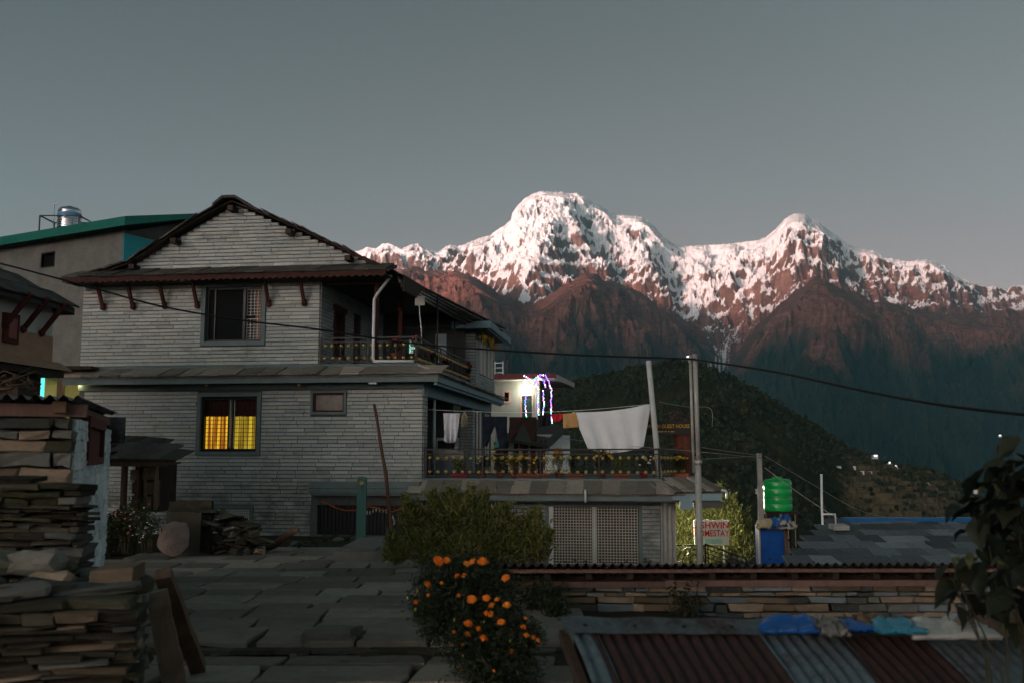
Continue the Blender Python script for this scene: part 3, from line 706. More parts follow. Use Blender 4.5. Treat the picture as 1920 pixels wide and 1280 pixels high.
# ---------------------------------------------------------------- roof
def rake_left(t): return [(-6.10, 9.62), (-7.17, 9.12), (-8.19, 8.50), (-9.47, 7.72), (-10.4, 7.44), (-11.55, 7.22)]
RIGHT = [(-6.10, 9.62), (-4.9, 9.13), (-3.73, 8.60), (-2.21, 7.86), (-1.55, 7.52), (-0.75, 7.16)]
RIGHT_B = [(-6.10, 9.62), (-4.6, 9.0), (-3.1, 8.35), (-1.4, 7.65), (-0.2, 7.2), (1.08, 6.80)]
roof = empty('roof', (0, 0, 0), 0, house)
rb_ = MB()
def sheet(b, A, B, tA, tB, th):
    n = len(A)
    for i in range(n-1):
        (a0, z0), (a1, z1) = A[i], A[i+1]; (b0, y0), (b1, y1) = B[i], B[i+1]
        b.hexa([(a0, tA, z0-th), (a1, tA, z1-th), (b1, tB, y1-th), (b0, tB, y0-th)], [(a0, tA, z0), (a1, tA, z1), (b1, tB, y1), (b0, tB, y0)])
LEFT = rake_left(0)
sheet(rb_, RIGHT, RIGHT_B, -0.36, 10.4, 0.05); sheet(rb_, LEFT, LEFT, -0.36, 10.4, 0.05)
rb_.build('roof_deck', DARK_WOOD, roof)
rr = random.Random(9)
def tile_mesh(w, l, th, seed, mat, name='tile'):
    r = random.Random(seed); b = MB(); j = lambda a: r.uniform(-a, a)
    bot = [(-w/2+j(.03), j(.02), j(.006)), (w/2+j(.03), j(.02), j(.006)), (w/2+j(.03), l+j(.02), j(.004)), (-w/2+j(.03), l+j(.02), j(.004))]
    top = [(x, y, z+th*(1+j(.35))) for x, y, z in bot]
    b.hexa(bot, top); return b.mesh(name, mat)
RAKE_TILES = [tile_mesh(0.62, 0.95, 0.036, k, SLATE) for k in range(5)]
def along(P, step):
    out = []; carry = 0.0
    for (a0, z0), (a1, z1) in zip(P[:-1], P[1:]):
        L = math.hypot(a1-a0, z1-z0); d = carry
        while d < L:
            k = d/L; out.append((a0+(a1-a0)*k, z0+(z1-z0)*k, math.atan2(z1-z0, a1-a0))); d += step
        carry = d-L
    return out
for P in (LEFT, RIGHT):
    for (a, z, an) in along(P, 0.36):
        if abs(a+6.1) < 0.45: continue
        sgn = 1 if P is RIGHT else -1
        rot = an if P is RIGHT else an+math.pi
        inst('tile', rr.choice(RAKE_TILES), roof, (a, -0.52+rr.uniform(-.05, .05), z+0.02+rr.uniform(-.008, .02)), (0, -rot+sgn*0.07, 0))
rid = MB(); rid.prism([(-6.62, 9.40), (-6.30, 9.64), (-5.92, 9.64), (-5.5, 9.42), (-5.5, 9.49), (-5.9, 9.72), (-6.32, 9.72), (-6.62, 9.48)], -0.6, 10.3); rid.build('ridge_cap', SLATE, roof)
pur = MB()
for (a, z) in ((-6.1, 9.42), (-8.3, 8.26), (-4.0, 8.36), (-2.15, 7.66), (-9.7, 7.48)):
    pass
for k, (a, z) in enumerate(((-6.1, 9.40), (-7.95, 8.42), (-4.2, 8.60), (-2.3, 7.72), (-9.3, 7.62))):
    b = MB(); b.box(a-0.09, a+0.09, -0.45, 0.2, z-0.12, z+0.03); b.build('purlin_end', DARK_WOOD, roof)
for k in range(7):
    t0 = 0.3+k*1.55; f = (t0+0.72)/11.12
    p0 = [(x0+(x1-x0)*f, z0+(z1-z0)*f) for (x0, z0), (x1, z1) in zip(RIGHT, RIGHT_B)]
    b = MB(); b.bar((p0[2][0], t0, p0[2][1]-0.14), (p0[5][0]-0.02, t0+0.15, p0[5][1]-0.13), 0.07, 0.11); b.build('rafter', BROWN_WOOD, roof)
def on_right(f, g):                                      # f: 0 front .. 1 back; g: 0 ridge .. 1 eave
    A = np.array(RIGHT); B = np.array(RIGHT_B); P = A+(B-A)*f; x = g*5; i = min(4, int(x)); q = P[i]+(P[i+1]-P[i])*(x-i)
    return (q[0], -0.72+11.12*f, q[1])
def soffit_pt(f, g):                                     # g: 0 at the inner beam .. 1 at the eave
    O = Vector(on_right(f, 0.985))-Vector((0, 0, 0.10)); I = Vector((-0.55+0.60*f, O.y, 6.66)); return I.lerp(O, g)
for g in (0.06, 0.36, 0.66, 0.97):
    b = MB(); pts = [soffit_pt(f, g)-Vector((0, 0, 0.05)) for f in np.linspace(0.03, 0.99, 8)]
    for p, q in zip(pts[:-1], pts[1:]): b.bar(p, q, 0.06, 0.05)
    b.build('batten', DARK_WOOD, roof)
b = MB(); pts = [soffit_pt(f, 0.0) for f in np.linspace(0.03, 0.99, 8)]
for p, q in zip(pts[:-1], pts[1:]): b.bar(p+Vector((-0.02, 0, 0.20)), q+Vector((-0.02, 0, 0.20)), 0.04, 0.50)
b.build('eave_board', DARK_WOOD, roof)
TINLIGHT = simple('pale_tin_lining', (0.40, 0.43, 0.38), 0.6, 0.0, 0.22, 2.2, 0.15)
for i in range(15):                                      # lining sheets under the right eave
    f0, f1 = 0.03+0.96*i/15+0.0015, 0.03+0.96*(i+1)/15-0.0015; h_ = 0.012*(i % 2)
    q = [soffit_pt(f, g)-Vector((0, 0, h_)) for f, g in ((f0, 0.0), (f1, 0.0), (f1, 1.0), (f0, 1.0))]
    b = MB(); b.hexa([p-Vector((0, 0, 0.012)) for p in q], q); b.build('lining_sheet', TINLIGHT, roof)
# front skirt under the gable, its fascia and struts
skirt = empty('gable_skirt', (0, 0, 0), 0, house)
b = MB(); b.prism([(-0.02, 7.50), (-1.0, 7.18), (-1.0, 7.12), (-0.02, 7.38)], -11.3, -0.85, 'x'); b.build('deck', DARK_WOOD, skirt)
SK = [tile_mesh(0.62, 1.06, 0.05, 40+k, SLATE) for k in range(5)]
a = -11.2
while a < -1.0:
    inst('tile', rr.choice(SK), skirt, (a+0.27, -1.08+rr.uniform(-.04, .04), 7.165+rr.uniform(0, .02)), (0.316, rr.uniform(-.02, .02), rr.uniform(-.03, .03))); a += 0.54
b = MB(); b.box(-11.25, -0.95, -1.0, -0.92, 7.02, 7.13); b.build('fascia', RED_WOOD, skirt)
b = MB()
for k in range(46): b.prism([(-11.2+k*0.223, 7.02), (-11.02+k*0.223, 7.02), (-11.11+k*0.223, 6.975)], -0.995, -0.93)
b.build('scalloped_trim', DARK_WOOD, skirt)
b = MB(); b.box(-11.25, -0.95, -0.92, -0.05, 7.03, 7.07); b.build('soffit', DARK_WOOD, skirt)
def strut(px):
    s, z = HF.px(px, 578, 0.0); e = empty('strut', (s, 0, 0), 0, house)
    b = MB(); b.bar((0, -0.10, 6.33), (0, -0.50, 7.04), 0.085, 0.10); b.build('brace', RED_WOOD, e)
    b = MB(); b.lathe([(0.02, 0.0), (0.075, 0.03), (0.095, 0.09), (0.07, 0.15), (0.085, 0.19), (0.05, 0.24)], 10, (0, -0.09, 6.25)); b.build('carved_foot', RED_WOOD, e)
for px in (196, 252, 311, 372, 506, 572): strut(px)
# ---------------------------------------------------------------- tiled ledge between the storeys, front and right side
ledge = empty('ledge', (0, 0, 0), 0, house)
b = MB()
b.prism([(0.0, 4.34), (-0.68, 4.10), (-0.68, 4.03), (0.0, 4.2)], -11.45, 0.62, 'x'); b.prism([(0.0, 4.30), (0.62, 4.09), (0.62, 4.03), (0.0, 4.2)], -0.6, 13.3, 'y')
b.build('deck', CEMENT, ledge)
LT = [tile_mesh(0.70, 0.78, 0.045, 60+k, SLATE_LIGHT) for k in range(6)]
a = -11.3
while a < 0.5:
    inst('tile', rr.choice(LT), ledge, (a+0.33, -0.76+rr.uniform(-.03, .03), 4.095+rr.uniform(0, .015)), (0.345, rr.uniform(-.03, .03), rr.uniform(-.12, .02))); a += 0.63
a = -0.4
while a < 13.2:
    inst('tile', rr.choice(LT), ledge, (0.70+rr.uniform(-.03, .03), a+0.33, 4.08+rr.uniform(0, .015)), (0.33, rr.uniform(-.03, .03), math.pi/2+rr.uniform(-.04, .04))); a += 0.60
b = MB(); b.box(-11.3, 0.60, -0.64, -0.56, 3.87, 4.03); b.build('front_fascia', GREY_PAINT, ledge)
b = MB(); b.box(0.52, 0.60, -0.56, 13.2, 3.86, 4.03); b.box(0.44, 0.52, -0.5, 13.1, 3.78, 3.90); b.build('side_fascia', BLUE_PAINT, ledge)
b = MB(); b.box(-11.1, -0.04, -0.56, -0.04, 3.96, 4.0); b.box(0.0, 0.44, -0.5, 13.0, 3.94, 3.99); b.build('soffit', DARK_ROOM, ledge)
b = MB(); b.box(-11.12, 0.03, -0.05, 0.0, 3.72, 3.955); b.build('band', GREY_PAINT, ledge)
b = MB(); b.box(-0.22, 0.04, 0.0, 13.3, 3.50, 3.93); b.build('side_beam', BLUE_PAINT, ledge)
b = MB(); b.box(-11.12, -0.1, -0.06, 0.0, 4.34, 4.475); b.box(-0.1, 0.10, -0.06, 8.6, 4.28, 4.43); b.build('upper_band', GREY_PAINT, ledge)
for px in (386, 560): # small lamps under the ledge, unlit
    s, z = HF.px(px, 722, -0.45); b = MB(); b.lathe([(0.05, 0.05), (0.06, 0.02), (0.045, -0.03), (0.02, -0.045)], 10, (s, -0.42, z)); b.build('ceiling_lamp', simple('brass_lamp_%d' % px, (0.45, 0.25, 0.10), 0.3, 0.6), ledge)
s, z = HF.px(700, 717, -0.5); b = MB(); b.box(s-0.12, s+0.12, -0.60, -0.50, z-0.04, z+0.04); b.build('batten_lamp', WHITE_PVC, ledge)
# ---------------------------------------------------------------- windows
def frame_ring(b, x0, x1, z0, z1, w, y0, y1):
    b.box(x0, x1, y0, y1, z1-w, z1); b.box(x0, x1, y0, y1, z0, z0+w); b.box(x0, x0+w, y0, y1, z0+w, z1-w); b.box(x1-w, x1, y0, y1, z0+w, z1-w)
def grid(b, x0, x1, z0, z1, nx, nz, r, y):
    for i in range(nx+1):
        x = x0+(x1-x0)*i/nx; b.box(x-r, x+r, y-r, y+r, z0, z1)
    for j in range(nz+1):
        z = z0+(z1-z0)*j/nz; b.box(x0, x1, y-r*0.8+0.004, y+r*0.8+0.004, z-r, z+r)
def curtain(x0, x1, z0, z1, y, amp, n, name, mat, parent, seed=0):
    r = random.Random(seed); N = n*8; b = MB(); ph = r.random()*6
    vs = []
    for i in range(N+1):
        k = i/N; x = x0+(x1-x0)*k; yy = y+amp*math.sin(k*n*2*math.pi+ph+0.6*math.sin(k*9+seed))
        vs += [(x, yy, z0), (x, yy*0.7+y*0.3, z1)]
    b.add(vs, [(2*i, 2*i+2, 2*i+3, 2*i+1) for i in range(N)], True); return b.build(name, mat, parent)
w = empty('window', (0, 0, 0), 0, house); w['label'] = 'open upper window with white grille and peach curtain'
b = MB(); frame_ring(b, W1[0], W1[1], W1[2], W1[3], 0.13, -0.09, 0.20); b.build('frame', GREY_PAINT, w)
b = MB(); frame_ring(b, -6.96, -5.14, 5.22, 6.92, 0.06, 0.05, 0.14); b.box(-6.72, -6.68, 0.05, 0.12, 5.24, 6.9); b.box(-5.78, -5.70, 0.04, 0.14, 5.24, 6.9); b.build('sash', ALU_BLACK, w)
b = MB(); b.box(-6.9, -5.76, 0.10, 0.11, 5.28, 6.86); b.build('pane', GLASS, w)
b = MB(); grid(b, -5.69, -5.22, 5.29, 5.93, 4, 7, 0.009, 0.16); grid(b, -5.69, -5.22, 6.05, 6.85, 4, 8, 0.009, 0.16); b.build('grille', GRILLE_WHITE, w)
curtain(-5.44, -5.19, 5.26, 6.88, 0.24, 0.03, 3, 'curtain', m_cloth('peach_curtain', (0.42, 0.22, 0.13)), w, 2)
b = MB(); b.box(-7.0, -5.1, 1.2, 1.25, 5.0, 7.0); b.build('room_back', DARK_ROOM, w)
w = empty('window', (0, 0, 0), 0, house); w['label'] = 'lit lower window with yellow curtains behind a dark grid'
b = MB(); frame_ring(b, W2[0], W2[1], W2[2], W2[3], 0.12, -0.09, 0.20); b.build('frame', GREY_PAINT, w)
b = MB(); frame_ring(b, -7.01, -5.18, 1.82, 3.51, 0.085, 0.04, 0.13); b.box(-6.16, -6.11, 0.04, 0.13, 1.9, 3.43); b.box(-6.03, -5.99, 0.04, 0.13, 1.9, 3.43); b.build('sash', ALU_BLACK, w)
b = MB(); grid(b, -6.93, -6.18, 1.90, 3.43, 6, 12, 0.008, 0.15); grid(b, -5.98, -5.26, 1.90, 3.43, 5, 12, 0.008, 0.15); b.build('grille', ALU_BLACK, w)
def m_lit(name, lo, hi, s):
    m = Mat(name); v = m.coord('Object', (11, 1, 0.35)); n = m.noise(v, 1.0, 2, 0.5); c = m.ramp(n, [(0.36, lo), (0.62, hi)]); m.color(c).set(0.9); m.emit(c, s); return m.m  # light and dark of the folds painted into the glow by stretched noise
LIT = m_lit('lit_curtain', (0.26, 0.075, 0.008), (0.88, 0.52, 0.03), 0.38)
LIT2 = m_lit('lit_curtain_green', (0.14, 0.075, 0.008), (0.56, 0.40, 0.03), 0.34)
curtain(-6.94, -6.16, 1.86, 2.92, 0.20, 0.02, 5, 'curtain', LIT, w, 4); curtain(-5.99, -5.24, 1.86, 2.92, 0.20, 0.02, 5, 'curtain', LIT2, w, 5)
DRED = m_cloth('dark_red_valance', (0.055, 0.016, 0.012))
curtain(-6.95, -6.15, 2.90, 3.46, 0.185, 0.012, 4, 'valance', DRED, w, 6); curtain(-6.0, -5.23, 2.90, 3.46, 0.185, 0.012, 4, 'valance', DRED, w, 7)
b = MB(); b.box(-6.10, -6.04, 0.24, 0.25, 1.95, 3.40); b.build('gap_of_light', m_emit('gap_light', (0.85, 0.95, 0.75), 0.4), w)
b = MB(); b.box(-7.05, -5.1, 0.32, 0.35, 1.75, 3.58); b.build('room_back', DARK_ROOM, w)
w = empty('window', (0, 0, 0), 0, house); w['label'] = 'small high window with dark red frame'
b = MB(); frame_ring(b, W3[0], W3[1], W3[2], W3[3], 0.075, -0.09, 0.15); b.build('frame', GREY_PAINT, w)
b = MB(); frame_ring(b, W3[0]+.075, W3[1]-.075, W3[2]+.075, W3[3]-.075, 0.055, -0.03, 0.10); b.build('sash', RED_WOOD, w)
b = MB(); b.box(W3[0]+.1, W3[1]-.1, 0.03, 0.05, W3[2]+.1, W3[3]-.1); b.build('pane', simple('dusty_glass', (0.085, 0.075, 0.06), 0.25, 0, 0.4, 4, 0), w)
v_ = empty('vent', (0, 0, 0), 0, house); v_['label'] = 'low cellar vent with white square grille'
b = MB(); frame_ring(b, VENT[0], VENT[1], VENT[2], VENT[3], 0.10, -0.06, 0.2); b.build('frame', GREY_PAINT, v_)
b = MB(); grid(b, VENT[0]+.1, VENT[1]-.1, VENT[2]+.1, VENT[3]-.1, 20, 10, 0.009, -0.01); b.build('grille', GRILLE_WHITE, v_)
b = MB(); b.box(VENT[0], VENT[1], 0.2, 0.24, VENT[2], VENT[3]); b.build('room_back', simple('black_void', (0.01, 0.01, 0.01), 0.95, bump=0), v_)
# ---------------------------------------------------------------- cellar doorway with canopy and gate
gd = empty('cellar_gate', (0, 0, 0), 0, house)
b = MB(); b.box(-3.34, 0.02, -0.42, -0.04, 0.74, 0.92); b.prism([(-0.46, 0.60), (-0.46, 0.72), (-0.40, 0.74), (-0.36, 0.60)], -3.36, 0.02, 'x'); b.box(-3.32, 0.0, -0.40, -0.04, 0.52, 0.60); b.build('canopy', GREY_PAINT, gd)
b = MB(); b.box(-3.40, 0.0, -0.06, 0.05, 0.22, 0.52); b.box(-3.42, -3.20, -0.07, 0.05, -0.72, 0.22); b.build('lintel', MORTAR, gd)
b = MB(); b.box(-3.2, -0.05, 0.10, 0.13, -0.66, 0.2)
for k in range(27): b.box(-3.18+k*0.117, -3.15+k*0.117, 0.06, 0.10, -0.64, 0.2)
b.build('leaf', BLACK_METAL, gd)
b = MB()
for k in range(16):
    a = math.pi*k/15; x, z = -1.35-0.50*math.cos(a), -0.30+0.36*math.sin(a); b.lathe([(0.008, -0.06), (0.028, 0.0), (0.008, 0.07)], 6, (x, 0.045, z+rr.uniform(-.03, .03)))
b.build('white_scrollwork', GRILLE_WHITE, gd)
b = MB(); b.box(-3.3, 0.0, -0.35, 0.05, -0.80, -0.66); b.build('threshold', CEMENT, gd)
# ---------------------------------------------------------------- railings with gold medallions
def railing(name, pts, z0, z1, n_per_m, parent, label=None, discs=True, r=0.054, lab=None):
    """iron railing along a polyline of (s,t)"""
    e = empty(name, (0, 0, 0), 0, parent)
    if lab: e['label'] = lab
    rails = MB(); posts = MB(); scr = MB(); med = MB(); h = z1-z0
    for (a0, b0), (a1, b1) in zip(pts[:-1], pts[1:]):
        L = math.hypot(a1-a0, b1-b0); d = Vector((a1-a0, b1-b0, 0))/L; n = Vector((d.y, -d.x, 0))
        P = lambda k, z: Vector((a0, b0, z))+d*k
        for z, w_ in ((z1, 0.045), (z1-0.13*h/0.8, 0.03), (z0+0.07, 0.03)): rails.bar(P(0, z), P(L, z), w_, w_)
        m = max(1, round(L/1.75))
        for i in range(m+1): pb = MB(); pb.bar(P(L*i/m, z0-0.02), P(L*i/m, z1+0.02), 0.045); pb.build('post', BLACK_METAL, e)
        c = max(2, round(L*n_per_m))
        for i in range(c):
            k = (i+0.5)*L/c; zt, zb = z1-0.13*h/0.8-0.13*h, z0+0.07+0.14*h
            hw = L/c*0.5
            scr.bar(P(k, z0+0.07), P(k, z1-0.13*h/0.8), 0.013)
            scr.bar(P(k-hw*0.9, zb), P(k+hw*0.9, zt), 0.011); scr.bar(P(k-hw*0.9, zt), P(k+hw*0.9, zb), 0.011)
            if discs:
                for zz in (zt, zb):
                    c0 = P(k+rr.uniform(-.02, .02), zz+rr.uniform(-.01, .01))
                    for sg in (1, -1):
                        M = Matrix.Translation(c0+n*0.012*sg) @ (n*sg).to_track_quat('Z', 'Y').to_matrix().to_4x4()
                        med.lathe([(r, 0.0), (r*0.95, 0.012), (r*0.55, 0.018), (r*0.5, 0.034), (0.006, 0.042)], 10, M=M)
    rails.build('rail', BLACK_METAL, e); tag(scr.build('scrollwork', BLACK_METAL, e), kind='stuff')
    if discs: tag(med.build('gold_medallions', GOLD, e), kind='stuff')
    return e
railing('balcony_railing', [(-3.22, 0.02), (-0.24, 0.02)], 4.47, 5.27, 3.9, house, lab='front balcony railing with gold medallions')
railing('balcony_railing', [(-0.24, 0.06), (-0.10, 8.55)], 4.44, 5.27, 3.9, house, lab='side balcony railing with gold medallions')
# posts, pipe, box on the balcony
for (s, t, ht, wd) in ((-1.50, 0.12, 7.05, 0.13), (-1.50, 3.1, 7.05, 0.12)):
    b = MB(); b.box(s-wd/2, s+wd/2, t-wd/2, t+wd/2, 4.4, ht); b.lathe([(0.10, 0), (0.10, 0.1), (0.06, 0.3)], 8, (s, t, ht-0.55)); b.build('balcony_post', RED_WOOD, house)
for (t) in (2.95, 6.0):
    b = MB(); b.tube([(-0.2, t, 4.4), (-0.2, t, 7.0)], 0.03, 8); b.build('thin_post', BLACK_METAL, house)
b = MB(); b.bar((-3.25, 0.10, 7.0), (-0.85, 0.10, 7.0), 0.14, 0.16); b.bar((-0.85, 0.1, 7.0), (-0.2, 8.6, 6.75), 0.12, 0.14); b.build('eave_beam', DARK_WOOD, house)
b = MB(); b.tube([(-0.95, -0.30, 7.12), (-1.44, -0.12, 6.58), (-1.53, -0.10, 6.42), (-1.54, -0.10, 5.5), (-1.535, -0.10, 4.60), (-1.50, -0.10, 4.54), (-1.42, -0.10, 4.535), (-0.27, -0.10, 4.52)], 0.047, 10); b.build('drain_pipe', WHITE_PVC, house)
b = MB(); b.box(-0.50, -0.20, 0.94, 1.02, 6.37, 6.67); b.build('junction_box', simple('beige_box', (0.50, 0.44, 0.38), 0.6, 0, 0.1, 3, 0), house)
b = MB(); b.tube([(-0.37, 0.98, 6.37), (-0.34, 0.97, 6.0), (-0.29, 0.96, 5.6), (-0.28, 0.95, 5.1)], 0.016, 6); b.build('junction_cord', WHITE_PVC, house)
# upper inner wall: carved window and door
wi = empty('window', (0, 0, 0), 0, house); wi['label'] = 'carved dark red window inside the balcony'
b = MB(); b.box(-3.30, -3.18, 1.2, 2.55, 6.35, 6.5); b.box(-3.30, -3.22, 1.3, 1.42, 4.95, 6.35); b.box(-3.30, -3.22, 2.33, 2.45, 4.95, 6.35); b.box(-3.30, -3.20, 1.2, 2.55, 4.86, 4.96); b.build('frame', RED_WOOD, wi)
b = MB(); b.box(-3.42, -3.36, 1.4, 2.35, 4.95, 6.35); b.box(-3.36, -3.33, 1.85, 1.9, 4.95, 6.35); b.build('shutter', RED_WOOD, wi)
b = MB(); b.box(-3.44, -3.38, 3.55, 4.45, 4.4, 6.5); d_ = b.build('door', RED_WOOD, house)
b = MB(); b.box(-2.35, -2.02, 7.95, 8.0, 5.6, 6.1); b.build('lit_pane', m_emit('teal_pane', (0.35, 0.75, 0.65), 0.35), house)
b = MB(); b.box(-2.5, -1.9, 7.93, 7.99, 5.45, 5.58); b.build('pane_sill', RED_WOOD, house)
b = MB(); b.box(-0.95, -0.55, 6.2, 6.23, 5.0, 6.1); b.build('hung_towel', m_cloth('pale_towel', (0.40, 0.46, 0.48)), house)
# wing: curtained windows, cornice
CURT = m_cloth('cream_curtain', (0.68, 0.60, 0.54), var=0.06); MAROON = simple('maroon_frame', (0.13, 0.05, 0.04), 0.6)
for k, (t0, t1) in enumerate(((9.3, 10.05), (10.15, 10.9), (11.3, 12.0), (12.1, 12.8))):
    w = empty('window', (0, 0, 0), 0, house)
    b = MB(); b.box(-0.04, 0.10, t0, t0+0.3, 4.9, 6.2); b.build('frame', MAROON, w)
    b = MB(); b.box(0.10, 0.165, t0+0.25, t1, 4.92, 6.18); b.build('curtain', CURT, w)
b = MB(); b.box(-0.3, 0.14, 8.58, 13.4, 6.2, 6.55); b.build('wing_beam', GREY_PAINT, house)
b = MB(); b.box(-2.5, 0.85, 7.6, 13.2, 6.52, 6.62); b.build('cornice_slab', CEMENT, house)
b = MB(); b.box(0.80, 0.90, 7.55, 13.2, 6.45, 6.72); b.box(-0.6, 0.90, 7.45, 7.55, 6.45, 6.72); b.box(0.74, 0.80, 7.6, 13.1, 6.40, 6.50); b.build('cornice_fascia', BLUE_PAINT, house)
# lower side windows with curtains
for k, (t0, t1) in enumerate(((9.3, 9.95), (10.05, 10.7), (11.5, 12.0), (12.1, 12.7))):
    w = empty('window', (0, 0, 0), 0, house)
    b = MB(); b.box(-0.04, 0.03, t0, t1, 1.3, 3.45); b.build('frame', MAROON, w)
    b = MB(); b.box(0.03, 0.05, t0+0.08, t1-0.18, 1.36, 3.4); b.build('curtain', CURT, w)
b = MB(); b.box(-0.14, -0.06, 0.62, 0.74, 1.0, 3.5); b.build('door_jamb', PALE_WOOD, house)
b = MB(); b.tube([(-0.12, 2.2, 1.0), (-0.12, 2.2, 3.5)], 0.05, 8); b.build('porch_post', WHITE_PVC, house)
# ---------------------------------------------------------------- terrace on the right
ter = empty('terrace', (0, 0, 0), 0, house)
TP = [(0.0, 0.0), (7.05, 0.0), (8.3, 2.6), (8.3, 9.5), (0.0, 9.5)]
b = MB(); b.prism(TP, 0.78, 1.0, 'z'); b.build('deck', CEMENT, ter)
b = MB(); b.box(0.0, 7.08, -0.05, 0.05, 0.90, 1.03); b.bar((7.05, 0.0, 0.965), (8.3, 2.6, 0.965), 0.10, 0.13); b.build('kerb', GREY_PAINT, ter)
b = MB(); b.prism([(0.0, 0.92), (-0.70, 0.62), (-0.70, 0.55), (0.0, 0.78)], -0.35, 7.1, 'x')
b.hexa([(7.05, -0.70, 0.55), (8.75, -0.6, 0.62), (8.9, 2.2, 0.62), (7.05, 0.0, 0.78)], [(7.05, -0.70, 0.62), (8.75, -0.6, 0.68), (8.9, 2.2, 0.74), (7.05, 0.0, 0.94)])
b.build('skirt_deck', CEMENT, ter)
a = -0.3
while a < 6.9:
    inst('tile', rr.choice(LT), ter, (a+0.27, -0.80+rr.uniform(-.03, .03), 0.61+rr.uniform(0, .014)), (0.405, rr.uniform(-.02, .02), rr.uniform(-.03, .03)), (0.76, 1.05, 1)); a += 0.512
for k in range(8):
    a = 7.02+k*0.215; inst('tile', LT[k % 6], ter, (a+0.12, -0.76+0.012*k, 0.66+0.008*k), (0.30, 0, 0.50), (0.36, 1.5, 1))
b = MB(); b.box(-0.3, 7.35, -0.68, -0.60, 0.42, 0.60); b.build('front_fascia', GREY_PAINT, ter)
b = MB(); b.box(7.35, 8.72, -0.66, -0.58, 0.45, 0.63); b.box(7.55, 7.92, -0.68, -0.55, 0.20, 0.46); b.build('corner_fascia', BLUE_PAINT, ter)
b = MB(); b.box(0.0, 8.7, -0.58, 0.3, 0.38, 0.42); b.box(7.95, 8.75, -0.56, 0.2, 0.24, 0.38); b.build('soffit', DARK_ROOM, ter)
b = MB(); b.box(0.02, 7.05, 0.22, 0.32, 0.25, 0.40); b.build('band', MORTAR, ter)
b = MB(); b.tube([(8.70, -0.62, 0.74), (8.82, -0.66, 0.73), (8.86, -0.66, 0.66), (8.86, -0.66, 0.50)], 0.035, 8); b.build('gutter_spout', WHITE_PVC, ter)
s, z = HF.px(1097, 930, -0.72); b = MB(); b.tube([(s, -0.60, 0.72), (s+0.01, -0.80, 0.70), (s+0.02, -0.84, 0.60), (s+0.02, -0.84, 0.38)], 0.03, 8); b.build('drain_spout', WHITE_PVC, ter)
railing('terrace_railing', [(0.10, 0.02), (7.0, 0.02)], 1.03, 1.88, 4.1, house, lab='front terrace railing with gold medallions')
railing('terrace_railing', [(7.02, 0.05), (8.22, 2.6)], 1.03, 1.88, 4.3, house, lab='corner terrace railing with gold medallions')
railing('terrace_railing', [(8.25, 2.7), (8.25, 9.4)], 1.03, 1.88, 2.0, house, discs=False)
railing('terrace_railing', [(0.9, 9.4), (8.2, 9.4)], 1.03, 1.88, 2.0, house, discs=False)
b = MB(); b.box(0.06, 0.14, -0.02, 0.12, 1.0, 1.92); b.build('corner_post', BLACK_METAL, house)
# cellar window under the terrace
w = empty('window', (0, 0, 0), 0, house); w['label'] = 'wide cellar window behind a white square grille'
b = MB(); frame_ring(b, 3.66, 6.50, -1.7, 0.30, 0.10, 0.24, 0.40); b.build('frame', GREY_PAINT, w)
b = MB(); grid(b, 3.90, 5.08, -1.6, 0.22, 14, 22, 0.011, 0.27); grid(b, 5.14, 6.36, -1.6, 0.22, 14, 22, 0.011, 0.27); b.build('grille', simple('cream_grille', (0.42, 0.40, 0.34), 0.6, bump=0), w)
b = MB(); b.box(5.04, 5.17, 0.30, 0.36, -1.7, 0.24); b.build('mullion', WHITE_PVC, w); b = MB(); b.box(3.76, 3.90, 0.29, 0.36, -1.7, 0.24); b.build('mullion', WHITE_PVC, w)
b = MB(); b.box(3.7, 6.45, 0.9, 0.93, -1.7, 0.3); b.build('room_back', simple('shop_shelves', (0.06, 0.045, 0.032), 0.9, 0, 0.9, 3.0, 0), w)
# corrugated sheet at the cellar end
def corrugated(name, mat, parent, w_, l_, pitch=0.076, amp=0.018, n=8, loc=(0, 0, 0), rot=(0, 0, 0), wob=0.0):
    b = MB(); m = int(w_/pitch*n); vs = []; K = 14; ph = rr.random()*6
    for i in range(m+1):
        x = i*pitch/n; z = amp*math.sin(2*math.pi*i/n)
        for k in range(K+1):
            y = l_*k/K; d = wob*(math.sin(x*5.1+y*3.3+ph)+0.7*math.sin(x*11-y*6+ph*2)+0.5*math.sin(y*13+x*2))
            vs.append((x+d*0.4, y, z*(1+d*6)+d))
    b.add(vs, [(i*(K+1)+k, (i+1)*(K+1)+k, (i+1)*(K+1)+k+1, i*(K+1)+k+1) for i in range(m) for k in range(K)], True); return b.build(name, mat, parent, loc, rot)
corrugated('corrugated_panel', STEEL, house, 0.45, 2.1, 0.13, 0.035, 8, (7.03, 0.30, -1.7), (math.pi/2, 0, 0))
